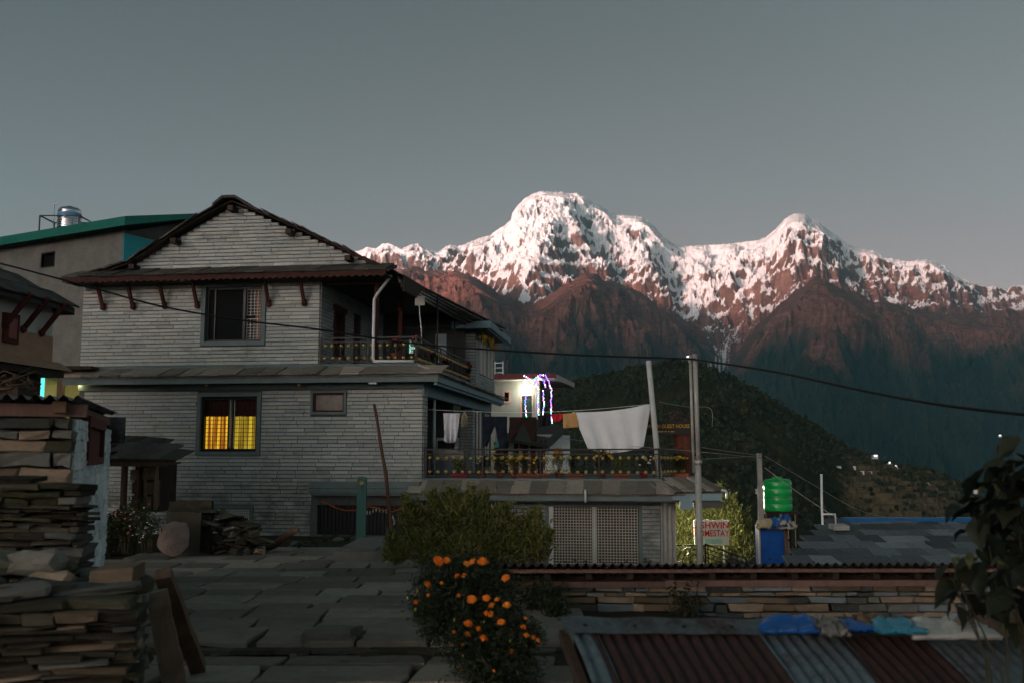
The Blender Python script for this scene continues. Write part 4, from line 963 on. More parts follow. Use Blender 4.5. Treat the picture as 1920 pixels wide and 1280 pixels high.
# ================================================================== STONE HELPERS
_stone_cache = {}
def stones(mat, n=9, jit=0.16, bev=0.09, name='stone', fine=False):
    key = (mat.name, n, jit, bev, name, fine)
    if key in _stone_cache: return _stone_cache[key]
    out = []; r = random.Random(hash(mat.name) % 1000+17)
    for k in range(n):
        bm = bmesh.new(); bmesh.ops.create_cube(bm, size=1.0)
        for v in bm.verts:
            v.co.x += r.uniform(-jit, jit)*0.6; v.co.y += r.uniform(-jit, jit)*0.6; v.co.z += r.uniform(-jit, jit)
        bmesh.ops.bevel(bm, geom=list(bm.edges), offset=bev, segments=1, affect='EDGES')
        for v in bm.verts: v.co += Vector((r.uniform(-1, 1), r.uniform(-1, 1), r.uniform(-1, 1)))*0.025
        if fine:
            bmesh.ops.triangulate(bm, faces=list(bm.faces)); bmesh.ops.subdivide_edges(bm, edges=list(bm.edges), cuts=1)
            for v in bm.verts: v.co += Vector((r.uniform(-1, 1)*0.5, r.uniform(-1, 1)*0.8, r.uniform(-1, 1)))*0.035+Vector((0, 0, 0.05*math.sin(v.co.x*6+k)))
        me = bpy.data.meshes.new(name); bm.to_mesh(me); bm.free(); me.materials.append(mat); out.append(me)
    _stone_cache[key] = out; return out
def dry_wall(parent, place, s0, s1, z0, ztop, mats, rnd, ch=(0.06, 0.13), ln=(0.2, 0.6), depth=0.3, name='stone', holes=(), gap=0.012, jd=0.03, tilt=0.03, fine=False, bev=0.045, jit=0.11):
    """courses of separate stones; place(s, out, z) -> (location, rotz)"""
    z = z0; n = 0; zmax = max(ztop(s0), ztop(s1), ztop((s0+s1)/2))
    while z < zmax:
        h = rnd.uniform(*ch); s = s0-rnd.uniform(0, 0.2)
        while s < s1:
            L = rnd.uniform(*ln)*(0.7 if h < 0.07 else 1.0); a0 = max(s, s0-rnd.uniform(0, .04)); a1 = min(s+L, s1+rnd.uniform(-.03, .05)); s += L
            c = (a0+a1)/2
            if a1-a0 < 0.05 or z+h*0.5 > ztop(c): continue
            if any(h_[0] < c < h_[1] and h_[2] < z+h/2 < h_[3] for h_ in holes): continue
            me = rnd.choice(stones(rnd.choice(mats), fine=fine, bev=bev, jit=jit))
            loc, rz = place(c, rnd.uniform(-jd, jd), z+h/2)
            o = inst(name, me, parent, loc, (rnd.uniform(-tilt, tilt), rnd.uniform(-tilt, tilt), rz+rnd.uniform(-.04, .04)), ((a1-a0-gap)*1.04, depth, (h-gap)*1.05)); n += 1
        z += h
    return n
ST_GREY = m_stone('grey_stone', [(0.2, (0.05, 0.052, 0.048)), (0.5, (0.12, 0.12, 0.108)), (0.85, (0.23, 0.22, 0.19))])
ST_TAN = m_stone('tan_stone', [(0.2, (0.11, 0.08, 0.052)), (0.5, (0.25, 0.185, 0.125)), (0.85, (0.40, 0.31, 0.225))], mossamt=0.35)
ST_DARK = m_stone('mossy_stone', [(0.2, (0.018, 0.016, 0.011)), (0.5, (0.048, 0.042, 0.03)), (0.85, (0.10, 0.088, 0.062))], mossamt=0.75)
ST_BLUE = m_stone('blue_grey_stone', [(0.2, (0.07, 0.085, 0.092)), (0.5, (0.14, 0.165, 0.175)), (0.85, (0.25, 0.28, 0.29))], mossamt=0.15)
ST_WHITE = m_stone('whitewashed_stone', [(0.2, (0.55, 0.60, 0.60)), (0.5, (0.70, 0.75, 0.75)), (0.85, (0.80, 0.84, 0.84))], moss=(0.16, 0.13, 0.10), mossamt=0.28, bump=0.5)
ST_PINK = m_stone('pinkish_stone', [(0.2, (0.11, 0.085, 0.072)), (0.5, (0.20, 0.155, 0.135)), (0.85, (0.30, 0.24, 0.21))], mossamt=0.2)
SLAB = m_stone('paving_slab', [(0.15, (0.135, 0.115, 0.094)), (0.5, (0.23, 0.20, 0.165)), (0.85, (0.35, 0.31, 0.26))], moss=(0.05, 0.05, 0.03), mossamt=0.35, bump=0.5, sc=0.8)
# ================================================================== PAVED PATH
path = empty('paved_path', (0, 0, 0)); tag(path, 'flagstone village path with a low step', 'path', kind='structure')
rp = random.Random(21)
def flag(x0, x1, y0, y1, z, th=0.07, skew=0.0, parent=path, mat=SLAB, j=0.022):
    """one irregular flagstone"""
    n = 4; pts = []
    for k in range(n): pts.append((x0+(x1-x0)*k/n, y0))
    for k in range(3): pts.append((x1, y0+(y1-y0)*k/3))
    for k in range(n): pts.append((x1+(x0-x1)*k/n, y1))
    for k in range(3): pts.append((x0, y1+(y0-y1)*k/3))
    cx, cy = (x0+x1)/2, (y0+y1)/2
    pts = [(px_+rp.uniform(-j, j)+skew*(py_-cy), py_+rp.uniform(-j, j)*0.7) for px_, py_ in pts]
    tx, ty = rp.uniform(-.005, .005), rp.uniform(-.005, .005)
    zt = lambda p: z+tx*(p[0]-cx)+ty*(p[1]-cy)
    b = MB(); m = len(pts)
    low = [(px_, py_, zt((px_, py_))-th) for px_, py_ in pts]
    ed = [(px_, py_, zt((px_, py_))-0.012) for px_, py_ in pts]
    top = [(cx+(px_-cx)*0.975, cy+(py_-cy)*0.965, zt((px_, py_))) for px_, py_ in pts]
    b.add(low+ed+top, [tuple(range(2*m, 3*m))]+[(i, (i+1) % m, m+(i+1) % m, m+i) for i in range(m)]+[(m+i, m+(i+1) % m, 2*m+(i+1) % m, 2*m+i) for i in range(m)])
    return b.build('slab', mat, parent)
# lower paving, before the step
y = 5.6
while y < 8.9:
    dy = rp.uniform(0.42, 0.75); dy = min(dy, 8.92-y) if 8.92-y-dy > 0.25 else 8.92-y
    x = -3.6+rp.uniform(-0.3, 0.3)
    while x < 0.2:
        dx = rp.uniform(0.55, 1.25); flag(x+0.026, x+dx-0.026, y+0.02, y+dy-0.02, 0.008+rp.uniform(-.006, .006), 0.06, rp.uniform(-.2, .2)); x += dx
    y += dy
# upper paving, long flags in rows
y = 9.05; row = 0
while y < 22.5:
    dy = rp.uniform(0.5, 1.0) if y < 13 else rp.uniform(0.7, 1.3)
    zz = 0.112-0.0357*(y+dy/2-9.05)
    edge = 0.35 if y < 11.5 else -0.1
    x = -7.5+rp.uniform(-0.5, 0.5)
    while x < edge:
        wide = x < -1.9
        dx = rp.uniform(0.6, 1.25) if wide else rp.uniform(0.45, 0.9)
        if not wide and rp.random() < 0.55:
            k = rp.uniform(0.35, 0.6); flag(x+.028, x+dx-.028, y+.02, y+dy*k-.015, zz+rp.uniform(-.012, .006)); flag(x+.028, x+dx-.028, y+dy*k+.015, y+dy-.02, zz+rp.uniform(-.012, .008))
        else: flag(x+.022, x+dx-.022, y+.016, y+dy-.016, zz+rp.uniform(-.004, .004), 0.07, rp.uniform(-.08, .08))
        x += dx
    y += dy; row += 1
# loose ledges and the proud block at the step edge
flag(-1.84, -1.42, 9.08, 9.46, 0.175, 0.14, 0.15, mat=ST_GREY, j=0.03)
for (x0, x1, y0, y1, z) in ((-0.9, 0.1, 12.2, 12.6, 0.06), (-0.6, 0.4, 11.4, 11.8, 0.1), (-1.2, -0.3, 13.3, 13.7, 0.02), (-0.7, 0.2, 14.6, 15.0, 0.0), (-0.9, 0.0, 10.6, 10.9, 0.12)):
    flag(x0, x1, y0, y1, z, 0.10, rp.uniform(-.3, .3), mat=ST_GREY, j=0.08)
# stones in the riser
dry_wall(path, lambda s, o, z: ((s, 9.02+o*0.5, z), 0), -3.8, 1.0, 0.0, lambda s: 0.07, [ST_DARK, ST_GREY], rp, (0.05, 0.08), (0.25, 0.6), 0.16, 'riser_stone')

# fallen leaves and grit on the path
def path_litter():
    rs = np.random.RandomState(3); N = 420; x = rs.uniform(-5.5, 0.3, N); y = rs.uniform(6.5, 20, N); z = np.where(y < 8.95, 0.022, 0.128-0.0357*(y-9.05)); a = rs.rand(N)*6.3; s = rs.uniform(0.012, 0.04, N)
    q = np.stack([np.stack([x+s*np.cos(a+k), y+s*np.sin(a+k)*0.8, z+0.006*rs.rand(N)+0.004*(k % 2)], -1) for k in (0, 1.2, 3.14, 4.4)], 1)
    i = np.arange(N)*4; me = np_mesh('fallen_leaves', q.reshape(-1, 3), np.stack([i, i+1, i+2, i+3], -1), LITTER, False)
    o = inst('fallen_leaves', me, path); tag(o, kind='stuff')
def m_litter():
    m = Mat('litter'); m.color(m.ramp(m.rnd(), [(0.1, (0.05, 0.035, 0.02)), (0.5, (0.16, 0.10, 0.05)), (0.9, (0.28, 0.22, 0.12))])).set(0.9); return m.m
LITTER = m_litter(); path_litter()
# ================================================================== LEFT FOREGROUND
rl = random.Random(31)
# ---------------- near dry-stone wall
WA = Frame((-2.26, 6.25, 0.0), RAD(17)); near_wall = empty('dry_stone_wall', WA.o, WA.yaw)
tag(near_wall, 'nearest dry-stone wall of flat brown slates at the lower left corner', 'stone wall')
b = MB(); b.box(-3.6, -0.10, 0.10, 1.3, -0.1, 0.74); b.box(-3.6, -1.4, 0.12, 1.2, 0.74, 0.86); b.build('core', ST_DARK, near_wall)
dry_wall(near_wall, lambda s, o, z: ((s, 0.10+o, z), 0), -3.6, -0.03, -0.05, lambda s: 0.84-0.075*s, [ST_DARK, ST_TAN, ST_GREY, ST_DARK, ST_DARK], rl, (0.026, 0.072), (0.2, 0.7), 0.36, jd=0.07, tilt=0.05, fine=True)
dry_wall(near_wall, lambda s, o, z: ((-0.20+o*0.7, s, z), math.pi/2), 0.05, 1.2, -0.05, lambda s: 0.80, [ST_GREY, ST_TAN, ST_DARK], rl, (0.026, 0.07), (0.2, 0.5), 0.30, jd=0.07, tilt=0.08, fine=True)
for k in range(24):
    inst('cap_stone', rl.choice(stones(rl.choice([ST_GREY, ST_GREY, ST_DARK]), fine=True)), near_wall, (lambda q: (q, rl.uniform(0.15, 1.1), 0.83-0.075*q+rl.uniform(0, 0.05)))(rl.uniform(-3.4, -0.15)), (rl.uniform(-.1, .1), rl.uniform(-.12, .12), rl.uniform(-.5, .5)), (rl.uniform(.3, .6), rl.uniform(.25, .4), rl.uniform(.04, .09)))
# ---------------- things lying on it
def boulder(name, p, size, mat, seed, label, cat='stone', rot=(0, 0, 0), group=None, sub=2, rough=0.16):
    bm = bmesh.new(); bmesh.ops.create_icosphere(bm, subdivisions=sub, radius=0.5); r = random.Random(seed)
    for v in bm.verts:
        d = v.co.normalized(); k = 1+rough*math.sin(d.x*4+seed)+rough*0.8*math.sin(d.y*5+seed*2)+rough*0.7*math.sin(d.z*6+d.x*3)
        c = v.co*k; v.co = Vector([math.copysign(min(abs(q), 0.44+0.05*r.random()), q) for q in c])
    me = bpy.data.meshes.new(name); bm.to_mesh(me); bm.free(); me.materials.append(mat)
    o = inst(name, me, None, p, rot, size); return tag(o, label, cat, group)
q = PD(218, 1084, 6.75); b = MB()
b.hexa([(-.15, -.10, -.095), (.13, -.14, -.095), (.16, .13, -.095), (-.12, .14, -.095)], [(-.145, -.09, .06), (.135, -.12, .085), (.15, .13, .10), (-.11, .14, .08)])
tag(b.build('stone_block', ST_TAN, None, q, (0, 0, 0.12)), 'squared tan stone block set on the near wall end', 'stone')
boulder('boulder', PD(15, 1058, 6.9), (0.52, 0.34, 0.20), ST_GREY, 3, 'leftmost long grey boulder on the near wall top', 'boulder')
boulder('boulder', PD(72, 1052, 6.8), (0.36, 0.30, 0.19), ST_GREY, 5, 'pale grey boulder second from the left on the near wall', 'boulder')
boulder('boulder', PD(118, 1066, 7.0), (0.20, 0.22, 0.15), ST_DARK, 8, 'small dark rounded boulder beside the white hut corner', 'boulder')
boulder('boulder', PD(100, 1086, 6.7), (0.30, 0.22, 0.13), ST_TAN, 11, 'small brown speckled boulder under the pale grey ones', 'boulder')
boulder('boulder', PD(165, 1082, 7.2), (0.20, 0.2, 0.16), ST_GREY, 14, 'small grey boulder left of the squared block', 'boulder')
b = MB(); b.box(-.02, .02, -.02, .02, 0, 1)
def plank(name, p0, p1, w, th, mat, label, cat, side=(1, 0.3, 0)):
    p0, p1 = Vector(p0), Vector(p1); d = (p1-p0).normalized(); s = Vector(side); s = (s-d*s.dot(d)).normalized(); n = d.cross(s); r = random.Random(len(name)+int(w*1000)); b = MB(); N = 7; vs = []
    for i in range(N+1):
        c = p0+(p1-p0)*(i/N)-p0; ww = w*(1+r.uniform(-.09, .09)); o = n*r.uniform(-.008, .008)
        for a, e in ((-1, -1), (1, -1), (1, 1), (-1, 1)): vs.append(c+s*(a*ww/2)+n*(e*th/2)+o)
    fs = [(0, 1, 2, 3), (4*N+3, 4*N+2, 4*N+1, 4*N)]+[(4*i+k, 4*i+4+k, 4*i+4+(k+1) % 4, 4*i+(k+1) % 4) for i in range(N) for k in range(4)]
    b.add(vs, fs); return tag(b.build(name, mat, None, p0), label, cat)
plank('wooden_board', PZ(330, 1290, 0.05), PD(292, 1108, 7.25), 0.16, 0.03, PALE_WOOD, 'pale wooden board leaning on the near stone wall', 'board')
lg = plank('split_log', PZ(372, 1252, 0.05), PD(306, 1074, 7.35), 0.11, 0.09, BROWN_WOOD, 'dark brown split log leaning beside the pale board', 'log')
# ---------------- middle mossy wall
WB = Frame((-3.72, 8.75, 0.0), RAD(4)); mid_wall = empty('dry_stone_wall', WB.o, WB.yaw)
tag(mid_wall, 'dark mossy dry-stone wall standing in front of the stone hut', 'stone wall')
b = MB(); b.box(-3.4, -0.16, 0.14, 0.6, -0.1, 1.35); b.build('core', ST_DARK, mid_wall)
dry_wall(mid_wall, lambda s, o, z: ((s+0.10*max(0, 1-z), 0.12+o, z), 0), -3.3, 0.0, -0.02, lambda s: 1.42-0.10*s-0.10*math.sin(s*3), [ST_DARK, ST_DARK, ST_DARK, ST_DARK, ST_GREY], rl, (0.03, 0.08), (0.16, 0.6), 0.4, jd=0.07, tilt=0.07, fine=True)
# ---------------- stone hut with whitewashed end
ang = RAD(18.0)
r1 = ray(128, 850); r1 = Vector((r1.x, r1.y, 0)).normalized()
C1 = r1*10.5; HU = Frame((C1.x, C1.y, 0.0), ang)                 # v of this frame runs along the white face
hut = empty('stone_hut', HU.o, HU.yaw); tag(hut, 'low stone hut with whitewashed side, red window and tin roof', 'hut')
L_ = 5.05
WIN = (HU.pxs(160, 800)[0], HU.pxs(190, 800)[0], 1.70, 2.30)
b = MB(); holed(b, 0.12, L_-0.1, -0.2, 2.12, [WIN], -0.35, -0.12, 'x'); b.box(-3.2, -0.12, 0.12, 0.4, -0.2, 2.12); b.build('core', ST_DARK, hut)
dry_wall(hut, lambda s, o, z: ((-0.12+o*0.4, s, z), math.pi/2), 0.30, L_, -0.1, lambda s: 2.13, [ST_WHITE], rl, (0.07, 0.15), (0.18, 0.5), 0.30, 'white_stone', [(WIN[0], WIN[1], WIN[2]-0.05, WIN[3]+0.02)], 0.004, 0.012, 0.03, fine=True, jit=0.05)
dry_wall(hut, lambda s, o, z: ((s, 0.12+o, z), 0), -3.2, 0.0, 1.1, lambda s: 2.13, [ST_TAN, ST_GREY, ST_TAN, ST_DARK], rl, (0.08, 0.15), (0.25, 0.75), 0.34, 'stone', (), 0.02, 0.05, 0.06, fine=True)
w = empty('window', (0, 0, 0), 0, hut); c = (WIN[0]+WIN[1])/2
b = MB(); b.box(-0.16, 0.06, WIN[0]-0.05, WIN[1]+0.05, 2.05, 2.17); b.box(-0.16, 0.05, WIN[0]-0.02, WIN[1]+0.02, 1.62, 1.71); b.box(-0.16, 0.05, WIN[0]-0.02, WIN[0]+0.12, 1.7, 2.06); b.box(-0.16, 0.05, WIN[1]-0.12, WIN[1]+0.02, 1.7, 2.06); b.build('frame', RED_WOOD, w)
b = MB(); b.box(-0.14, 0.0, WIN[0]+0.1, WIN[1]-0.1, 1.66, 2.06); b.build('shutter', RED_WOOD, w)
TIN = m_rust('dark_tin', 0.42, (0.10, 0.11, 0.115))
corrugated('roof_sheet', TIN, hut, 3.42, 5.4, 0.12, 0.026, 8, (-3.3, -0.32, 2.27), (RAD(0.6), 0.0, 0))
b = MB(); b.bar((-3.3, 0.0, 2.18), (0.15, 0.0, 2.16), 0.16, 0.12); b.build('beam', PINK_WOOD, hut)
b = MB(); b.bar((-0.08, -0.2, 2.19), (-0.04, 5.3, 2.21), 0.12, 0.11); b.build('beam', BROWN_WOOD, hut)
b = MB(); b.bar((-2.9, -0.35, 2.12), (-1.35, -0.30, 1.98), 0.05, 0.30); b.build('tin_flap', TIN, hut)
b = MB(); b.box(-0.1, 0.22, 5.10, 5.14, 1.9, 2.28); b.build('dark_sheet', TIN, hut)
# ================================================================== FOLIAGE HELPERS
def leaf_mesh(name, C, size, mat, rs, aspect=0.4, up=0.3, axis=None, fold=True):
    """one mesh of many small folded leaves at centres C"""
    N = len(C); d = rs.normal(size=(N, 3)); d[:, 2] = d[:, 2]*0.7+up
    if axis is not None: d = d*0.55+axis
    d /= np.linalg.norm(d, axis=1, keepdims=True)+1e-9
    r = rs.normal(size=(N, 3)); s = np.cross(d, r); s /= np.linalg.norm(s, axis=1, keepdims=True)+1e-9
    n = np.cross(s, d); L = (size*rs.uniform(0.6, 1.3, N))[:, None]; W = L*aspect
    base = C-d*L*0.5; tip = C+d*L*0.5-n*L*0.12; a = C+s*W*0.5+n*L*0.06; b = C-s*W*0.5+n*L*0.06
    V = np.stack([base, a, tip, b], 1).reshape(-1, 3)
    i = np.arange(N)*4; F = np.stack([i, i+1, i+2, i+3], -1)
    return np_mesh(name, V, F, mat, False)
def lumps(N, spec, rs, shell=0.55):
    """points in the outer part of a set of ellipsoids (cx,cy,cz,rx,ry,rz)"""
    w = np.array([s[3]*s[5] for s in spec]); k = rs.choice(len(spec), N, p=w/w.sum()); S = np.array(spec)[k]
    d = rs.normal(size=(N, 3)); d /= np.linalg.norm(d, axis=1, keepdims=True)
    r = shell+(1-shell)*rs.rand(N)**0.6; r = r*(1+0.22*rs.normal(size=N)*(rs.rand(N) < 0.3))
    return S[:, :3]+d*S[:, 3:]*r[:, None], d
def twigs(name, spec, n, rs, mat, parent, base, r=0.012):
    b = MB()
    for i in range(n):
        s = spec[rs.randint(len(spec))]; e = Vector(s[:3])+Vector((rs.uniform(-1, 1)*s[3]*.8, rs.uniform(-1, 1)*s[4]*.8, rs.uniform(-.2, .95)*s[5]))
        p0 = Vector(base)+Vector((rs.uniform(-.1, .1), rs.uniform(-.1, .1), 0)); mdl = p0.lerp(e, 0.5)+Vector((0, 0, 0.12*(e-p0).length))
        b.tube([p0, mdl, e], [r*1.6, r, r*0.4], 5)
    return b.build(name, mat, parent)
LEAF_DARK = m_leaf('leaf_dark', (0.010, 0.016, 0.006), (0.024, 0.036, 0.012), (0.055, 0.068, 0.022))
LEAF_OLIVE = m_leaf('leaf_olive', (0.055, 0.075, 0.020), (0.16, 0.185, 0.045), (0.30, 0.28, 0.08))
LEAF_YELLOW = m_leaf('leaf_pale', (0.06, 0.075, 0.022), (0.14, 0.15, 0.05), (0.26, 0.25, 0.10))
STEM = simple('green_brown_stem', (0.045, 0.04, 0.02), 0.8, bump=0)
# ================================================================== LEFT BACKGROUND
rk = random.Random(41)
# ---------------- concrete house with green roof
a61 = RAD(61)
fdir = Vector((-math.sin(a61), math.cos(a61), 0)); GF = Frame(PD(213, 850, 40.0), math.atan2(-fdir.y, -fdir.x)); GF.o.z = 0
ch = empty('concrete_house', GF.o, GF.yaw); tag(ch, 'bare grey concrete house with green metal roof behind on the left', 'house')
gz = lambda px, py, t=0.0: GF.px(px, py, t)
zt = gz(213, 434)[1]; wa, wb_ = gz(78, 475), gz(102, 500)
b = MB(); holed(b, -14.0, 0.0, -2.0, zt, [(wa[0], wb_[0], wb_[1], wa[1])], 0.0, 0.25); b.box(-0.25, 0.0, 0.25, 7.5, -2, zt); b.build('wall', CONCRETE, ch)
b = MB(); frame_ring(b, wa[0], wb_[0], wb_[1], wa[1], 0.06, -0.02, 0.1); b.box(wa[0]+.22, wa[0]+.26, 0.02, 0.06, wb_[1], wa[1]); wn_ = b.build('window', ALU_BLACK, ch)
b = MB(); b.box(wa[0], wb_[0], 0.2, 0.24, wb_[1], wa[1]); b.build('pane', GLASS, wn_)
b = MB(); b.box(0.0, 0.04, 0.02, 7.5, zt-2.3, zt-0.15); b.build('turquoise_panel', simple('turquoise_paint', (0.03, 0.36, 0.40), 0.6, 0, 0.15, 2, 0.05), ch)
GREEN_TIN = simple('green_metal', (0.012, 0.15, 0.115), 0.45, 0.1, 0.2, 2, 0.05)
b = MB(); b.hexa([(-15, -0.7, zt-0.05), (0.9, -0.7, zt-0.05), (1.6, 3.2, zt+1.05), (-15, 3.2, zt+1.05)], [(-15, -0.7, zt+0.32), (0.9, -0.7, zt+0.32), (1.6, 3.2, zt+1.2), (-15, 3.2, zt+1.2)]); b.hexa([(-15, 3.2, zt+1.05), (1.6, 3.2, zt+1.05), (0.9, 7.9, zt-0.05), (-15, 7.9, zt-0.05)], [(-15, 3.2, zt+1.2), (1.6, 3.2, zt+1.2), (0.9, 7.9, zt+0.1), (-15, 7.9, zt+0.1)]); b.build('roof', GREEN_TIN, ch)
b = MB(); b.prism([(0.0, zt-0.1), (7.5, zt-0.1), (3.3, zt+1.0)], -0.2, 0.0, 'x'); b.build('gable_wall', CONCRETE, ch)
# ---------------- steel tank on the roof
TF = PD(129, 434, 44.0); tank = empty('steel_tank', TF); tag(tank, 'shiny ribbed steel water tank on the green roof', 'water tank')
b = MB(); pr = [(0.48, 0.0)]
for k in range(9): pr += [(0.50, 0.02+k*0.105), (0.515, 0.05+k*0.105), (0.50, 0.08+k*0.105)]
pr += [(0.48, 0.97), (0.40, 1.05), (0.15, 1.09), (0.12, 1.14), (0.02, 1.15)]
b.lathe(pr, 28); b.build('shell', simple('polished_steel', (0.62, 0.64, 0.66), 0.18, 1.0, 0.1, 3, 0.03), tank)
b = MB(); b.lathe([(0.517, 0.62), (0.519, 0.63), (0.519, 0.78), (0.517, 0.79)], 28, cap=False); b.build('blue_label', simple('blue_label', (0.10, 0.28, 0.50), 0.4), tank)
b = MB(); b.box(-0.55, 0.55, -0.55, 0.55, -0.10, 0.0); b.build('base', DARK_WOOD, tank)
for x in (-1.0, 0.75):
    for y in (-0.7, 0.7): b = MB(); b.bar((x, y, -0.6), (x, y, 0.55), 0.05); b.build('guard_post', BLACK_METAL, tank)
for y in (-0.7, 0.7): b = MB(); b.bar((-1.0, y, 0.55), (0.75, y, 0.55), 0.05); b.build('guard_rail', BLACK_METAL, tank)
for x in (-1.0, 0.75): b = MB(); b.bar((x, -0.7, 0.55), (x, 0.7, 0.55), 0.05); b.build('guard_rail', BLACK_METAL, tank)
q = PD(99, 440, 44.5); b = MB(); b.tube([(0, 0, 0), (0, 0, 1.45)], 0.03, 6); b.box(-0.10, 0.10, -0.02, 0.02, 1.43, 1.48); tag(b.build('roof_pipe', WHITE_PVC, None, q), 'thin upright pipe left of the steel tank', 'pipe')
# ---------------- old house with struts
OF = Frame(PD(86, 850, 24.0), HF.yaw); OF.o.z = 0; oh = empty('old_house', OF.o, OF.yaw); tag(oh, 'old cream and tan plastered house with red window at the left edge', 'house')
oz = lambda px, py: OF.pxs(px, py, 0.0)
z1 = oz(80, 590)[1]; z2 = oz(80, 628)[1]; z3 = oz(84, 668)[1]
CREAM = simple('cream_plaster', (0.52, 0.50, 0.46), 0.9, 0, 0.15, 2, 0.2); TANP = simple('tan_mud_plaster', (0.36, 0.225, 0.145), 0.92, 0, 0.2, 3, 0.3)
b = MB(); b.box(-5, 0, -7, 0, z2, z1+0.28); b.build('upper_wall', CREAM, oh)
b = MB(); b.box(-5.02, 0.025, -7, 0.02, z3-0.2, z2); b.build('lower_wall', TANP, oh)
b = MB(); b.hexa([(-5, -7, z3-0.32), (0.40, -7, z3-0.32), (0.40, 0.35, z3-0.32), (-5, 0.35, z3-0.32)], [(-5, -7, z3-0.1), (0.05, -7, z3-0.1), (0.05, 0.3, z3-0.1), (-5, 0.3, z3-0.1)]); b.build('mud_ledge', TANP, oh)
b = MB(); b.box(-5, 0.30, -7, 0.1, z3-0.48, z3-0.34); b.box(-5, -0.1, -7, -0.2, -1, z3-0.5); b.build('ledge_beam', DARK_WOOD, oh)
w = empty('window', (0, 0, 0), 0, oh); ta, tb = oz(2, 620)[0], oz(29, 620)[0]; za, zb_ = oz(14, 643)[1], oz(14, 592)[1]
b = MB(); b.box(0.0, 0.10, ta, tb, za, zb_+0.05); b.build('frame', RED_WOOD, w); b = MB(); b.box(0.10, 0.12, ta+0.12, tb-0.12, za+.1, zb_-.05); b.build('lattice', simple('red_lattice', (0.24, 0.075, 0.065), 0.7), w)
for px in (5, 40, 75):
    t, _ = oz(px, 605); e = empty('strut', (0, t, 0), 0, oh); b = MB(); b.bar((0.05, 0, z2+0.02), (0.62, 0.05, z1+0.28), 0.08, 0.10); b.build('brace', RED_WOOD, e); b = MB(); b.lathe([(0.02, -0.06), (0.08, 0), (0.06, 0.1)], 8, (0.07, 0, z2)); b.build('carved_foot', RED_WOOD, e)
rf = empty('roof', (0, 0, 0), 0, oh)
b = MB(); b.hexa([(-2.5, -7, z1+1.8), (0.5, -7, z1+0.10), (0.5, 0.1, z1+0.10), (-2.5, -2.0, z1+1.8)], [(-2.5, -7, z1+1.95), (0.5, -7, z1+0.22), (0.5, 0.1, z1+0.22), (-2.5, -2.0, z1+1.95)]); b.hexa([(-2.5, -2.0, z1+1.7), (0.5, 0.1, z1+0.05), (-5.5, 0.1, z1+0.05), (-2.6, -2.0, z1+1.7)], [(-2.5, -2.0, z1+1.94), (0.5, 0.1, z1+0.2), (-5.5, 0.1, z1+0.2), (-2.6, -2.0, z1+1.94)]); b.build('roof_deck', SLATE, rf)
for i in range(5):
    for j in range(10):
        k = i/5; s = 0.58-k*3.0; zz = z1+0.22+k*1.73; t = -0.15-j*0.6-2.5*k+rk.uniform(-.08, .08)
        inst('tile', RAKE_TILES[(i+j) % 5], rf, (s, t, zz), (0.50, 0, math.pi/2), (1.05, 0.95, 1.0))
# ---------------- lit porch beyond
LP_ = PD(92, 728, 31.0); po = empty('lit_porch', (LP_.x, LP_.y, -0.7)); tag(po, 'yellow lit porch wall with a turquoise post, beyond the stone hut', 'porch')
b = MB(); b.box(-1.1, 1.3, 1.0, 1.1, 0.0, 5.05); b.build('wall', simple('ochre_wall', (0.50, 0.42, 0.14), 0.85, 0, 0.25, 2, 0.1), po)
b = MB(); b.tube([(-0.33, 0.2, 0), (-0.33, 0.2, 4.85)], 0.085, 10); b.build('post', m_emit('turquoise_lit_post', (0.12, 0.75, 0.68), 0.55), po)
b = MB(); b.bar((-1.0, 0.2, 4.93), (1.3, 0.2, 4.93), 0.10, 0.12); b.bar((0.28, 0.2, 0), (0.28, 0.2, 4.9), 0.18); b.bar((-0.95, 0.2, 3.6), (-0.62, 0.2, 4.9), 0.07); b.build('frame', BROWN_WOOD, po)
b = MB(); b.box(-1.2, 1.4, -0.3, 1.1, 5.05, 5.15); b.build('ceiling', DARK_WOOD, po)
b = MB(); b.lathe([(0.02, 0.06), (0.06, 0.0), (0.02, -0.06)], 10, (0.75, 0.4, 4.85)); b.build('bulb', m_emit('warm_bulb', (1, 0.8, 0.4), 0.8), po)
ld = bpy.data.lights.new('porch_bulb', 'POINT'); ld.energy = 1.5; ld.color = (1, 0.82, 0.42); ld.shadow_soft_size = 0.08; lo = bpy.data.objects.new('porch_bulb', ld); link(lo, po); lo.location = (0.75, 0.35, 4.6)
# ---------------- brushwood stack
BS = PD(14, 735, 19.0); bs = empty('brushwood_stack', (BS.x, BS.y, -0.4)); tag(bs, 'tall stack of brown brushwood beside the old house', 'brushwood')
b = MB()
for k in range(520):
    x, y, z = rk.uniform(-1.2, 0.42), rk.uniform(-0.4, 0.5), rk.uniform(0.2, 3.72)
    d = Vector((rk.uniform(-1, 1), rk.uniform(-1, 1), rk.uniform(-.5, .5))).normalized()*rk.uniform(0.12, 0.38); b.tube([Vector((x, y, z))-d, Vector((x, y, z))+d], rk.uniform(0.008, 0.022), 4)
tag(b.build('sticks', BROWN_WOOD, bs), kind='stuff')
b = MB(); b.box(-1.2, 0.3, -0.2, 0.4, 0, 3.4); b.build('core', DARK_WOOD, bs)
